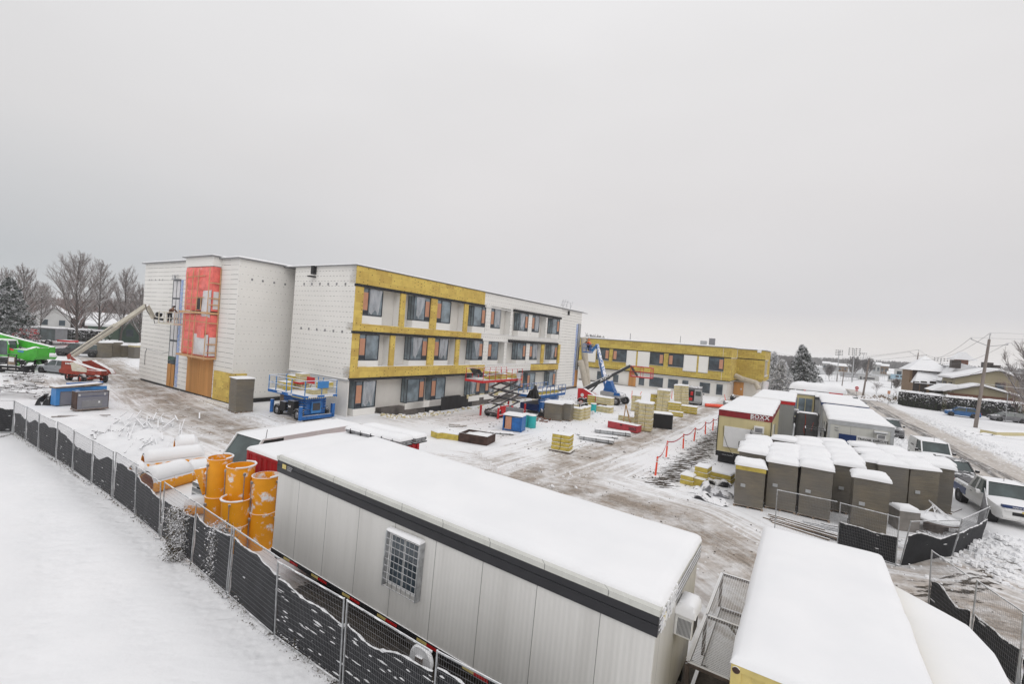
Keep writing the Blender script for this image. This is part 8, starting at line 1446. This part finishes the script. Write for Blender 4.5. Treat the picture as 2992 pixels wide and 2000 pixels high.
# distant low hills right of the houses
hm = MB(); a = far(1950, None, 1900)
hm.grid(lambda i, j: tuple(far(1700+1900*i, None, 1900+300*j)-a+Vector((0, 0, (15+12*mnoise.noise(Vector((i*6, 3, 0))))*math.sin(math.pi*min(1, j+.05))))), 60, 6); mat('hill', (.17, .18, .19), .95, var=.4, scale=.02); o = hm.build('hills', 'hill', smooth=True); o.location = a; struct(o)
# weeds along the fence foot, shrubs climbing it, fence disc
def leafclump(name, label, cat, loc, fn, n, sz, m='weed_leaf', kind=None, seed=1):
    rg = random.Random(seed); vs, fs = [], []
    for i in range(n):
        q = Vector(fn(rg)); s = rg.uniform(*sz); u1 = Vector((rg.gauss(0, 1), rg.gauss(0, 1), rg.gauss(0, 1))).normalized()*s; u2 = Vector((rg.gauss(0, 1), rg.gauss(0, 1), rg.gauss(0, 1))).normalized()*s*.6; k = len(vs); vs += [tuple(q-u1), tuple(q+u2), tuple(q+u1), tuple(q-u2)]; fs.append((k, k+1, k+2, k+3))
    b = MB(); b.add(vs, fs); o = b.build(name, m); o.location = loc; o['label'] = label; o['category'] = cat
    if kind: o['kind'] = kind
    return o
def fpt(rg, j=.22):
    k = rg.randint(1, len(poly)-3); t = rg.random(); q = poly[k].lerp(poly[k+1], t)-poly[0]; d = (poly[k+1]-poly[k]).normalized(); n_ = Vector((-d.y, d.x, 0)); dn = max(0, mnoise.noise(q*.55)+.32); return q+n_*(-.06+rg.gauss(0, .04+.05*dn))+Vector((0, 0, abs(rg.gauss(0, .25))*dn))
leafclump('weeds', 'dry snow-dusted weeds along the foot of the wire fence', 'weeds', poly[0], fpt, 6000, (.010, .03), kind='stuff', seed=3)
for (p_, lb, sd_) in ((D(392, 1290), 'snowy vine shrub climbing the wire fence, farther one', 5), (D(492, 1335), 'snowy vine shrub climbing the wire fence beside the orange chutes', 6)):
    q = G(*p_)+Vector((0, .12, 0)); vo = leafclump('vine_shrub', lb, 'shrub', q, lambda rg: (rg.gauss(0, .15)*(1.2-.4*rg.random()), rg.gauss(0, .09), 1.55*rg.random()**1.2), 4200, (.012, .034), 'weed_leaf', seed=sd_); sb_ = MB(); [sb_.tube([(rnd.gauss(0, .08), rnd.gauss(0, .05), 0), (rnd.gauss(0, .14), rnd.gauss(0, .07), .7), (rnd.gauss(0, .22), rnd.gauss(0, .09), 1.5)], [.014, .009, .004], 4, False) for _ in range(16)]; sb_.build('stem', 'bark', vo)
q = G(*y4(1715, 1010), .9); o = thing('snowy_disc', 'round snow-caked disc hanging on the fence beside the office trailer', 'disc', q, ang(poly[-3], poly[-2])); MB().lathe([(0, -.05), (.26, -.05), (.29, 0), (.26, .05), (.2, .09), (0, .11)], 22, (0, 0, 0), 'y').build('disc', 'snow', o, smooth=True); b = MB(); b.box(-.08, .08, -.1, -.04, -.1, .1); b.build('hub', 'grey_wood', o)
# ---------------------------------------------------------------- loose clods, chips and scraps nobody could count
def scatter(name, label, cat, m, gen, n, sz, seed, flat=.6):
    rg = random.Random(seed); vs, fs = [], []; base = Vector((0, 0, 0))
    OCT = [(1, 0, 0), (.3, .9, 0), (-.8, .5, 0), (-.7, -.7, 0), (.4, -.9, 0)]
    for i in range(n):
        q = gen(rg)
        if q is None: continue
        s = rg.uniform(*sz)*(.6+.8*rg.random()**3); a = rg.random()*6.28; ca, sa = math.cos(a), math.sin(a); k = len(vs)
        for x, y, _ in OCT: x, y = x*rg.uniform(.6, 1.1), y*rg.uniform(.5, 1.); vs.append((q.x+s*(x*ca-y*sa), q.y+s*(x*sa+y*ca), q.z-.01))
        for x, y, _ in OCT: vs.append((q.x+s*.6*(x*ca-y*sa), q.y+s*.6*(x*sa+y*ca), q.z+s*flat*rg.uniform(.6, 1)))
        fs += [(k+j, k+(j+1) % 5, k+5+(j+1) % 5, k+5+j) for j in range(5)]+[tuple(k+5+j for j in range(5))]
    b = MB(); b.v = vs; b.f = fs; o = b.build(name, m); o['label'] = label; o['category'] = cat; o['kind'] = 'stuff'; return o
def zat(x, y):
    i = int(np.clip(np.searchsorted(gx, x), 1, NX-1)); j = int(np.clip(np.searchsorted(gy, y), 1, NY-1)); return float(Hh[j, i])
def along(pts, w0, w1_, zo=0.):
    L = [math.dist(a, c) for a, c in zip(pts[:-1], pts[1:])]
    def g(rg):
        i = rg.choices(range(len(L)), L)[0]; a, c = pts[i], pts[i+1]; t = rg.random(); dx, dy = (c[0]-a[0])/L[i], (c[1]-a[1])/L[i]; s = rg.choice((-1, 1))*rg.uniform(w0, w1_)*(.7+.5*rg.random()); x, y = a[0]+t*(c[0]-a[0])-dy*s, a[1]+t*(c[1]-a[1])+dx*s
        return Vector((x, y, zat(x, y)+zo)) if y > 5 else None
    return g
scatter('snow_clods', 'loose snow clods thrown up beside the brown wheel tracks', 'snow clods', 'snow', along(T1, 1.5, 4.6), 1500, (.03, .09), 1); scatter('snow_clods', 'small snow clods along the side track towards the two-storey wing', 'snow clods', 'snow', along(T2, 1.2, 3.2), 900, (.03, .1), 2)
scatter('snow_bank_clods', 'ploughed lumps of snow along the street edge', 'snow clods', 'snow', along(STREET[1:3], 3.2, 4.8), 2200, (.06, .2), 3, .8); scatter('snow_bank_clods', 'lumpy ploughed snow below the black corner fence', 'snow clods', 'snow', along(BANKC, .0, 1.7), 700, (.05, .16), 4, .8)
mat('dirt_clod', (.10, .085, .07), .95, var=.4, scale=5); scatter('dirt_clods', 'dark frozen clods scattered over the brown tracks', 'dirt clods', 'dirt_clod', along(T1, 0, 3.2), 1500, (.015, .05), 5, .5); scatter('dirt_clods', 'dark gravel bits beside the taped-off strip', 'dirt clods', 'dirt_clod', along(soil, 0, 1.8), 900, (.02, .07), 6, .5)
def yard(rg): u, v = rg.uniform(-27, -9), rg.uniform(26, 60); p = W(u, v); return Vector((p.x, p.y, zat(p.x, p.y)+.0))
scatter('debris_chips', 'dark chips and offcuts strewn over the trampled yard', 'debris', 'dirt_clod', yard, 900, (.03, .12), 7, .25)
def foot(rg): u, v = UF+rg.uniform(.2, 2.6), rg.uniform(26, 33 if rg.random() < .6 else 50); p = W(u, v); return Vector((p.x, p.y, zat(p.x, p.y)+.02))
scatter('insulation_scraps', 'torn yellow insulation scraps heaped at the foot of the facade', 'insulation scraps', 'wool_pale', foot, 260, (.08, .3), 8, .8)
# ---------------------------------------------------------------- thin winter air
m = bpy.data.materials.new('haze'); m.use_nodes = True; t = m.node_tree; t.nodes.clear(); o_ = N(t, 'ShaderNodeOutputMaterial'); v_ = N(t, 'ShaderNodeVolumePrincipled'); v_.inputs['Color'].default_value = (.98, .98, .985, 1); v_.inputs['Density'].default_value = .00030; v_.inputs['Anisotropy'].default_value = 0.1; t.links.new(v_.outputs[0], o_.inputs['Volume']); M['haze'] = m
b = MB(); sc.cycles.volume_bounces = 2; b.box(-1900, 3300, -120, 3600, -2, 45); hz_ = b.build('haze', 'haze'); hz_['kind'] = 'stuff'; hz_['label'] = 'thin pale winter haze over the far bank and treeline'
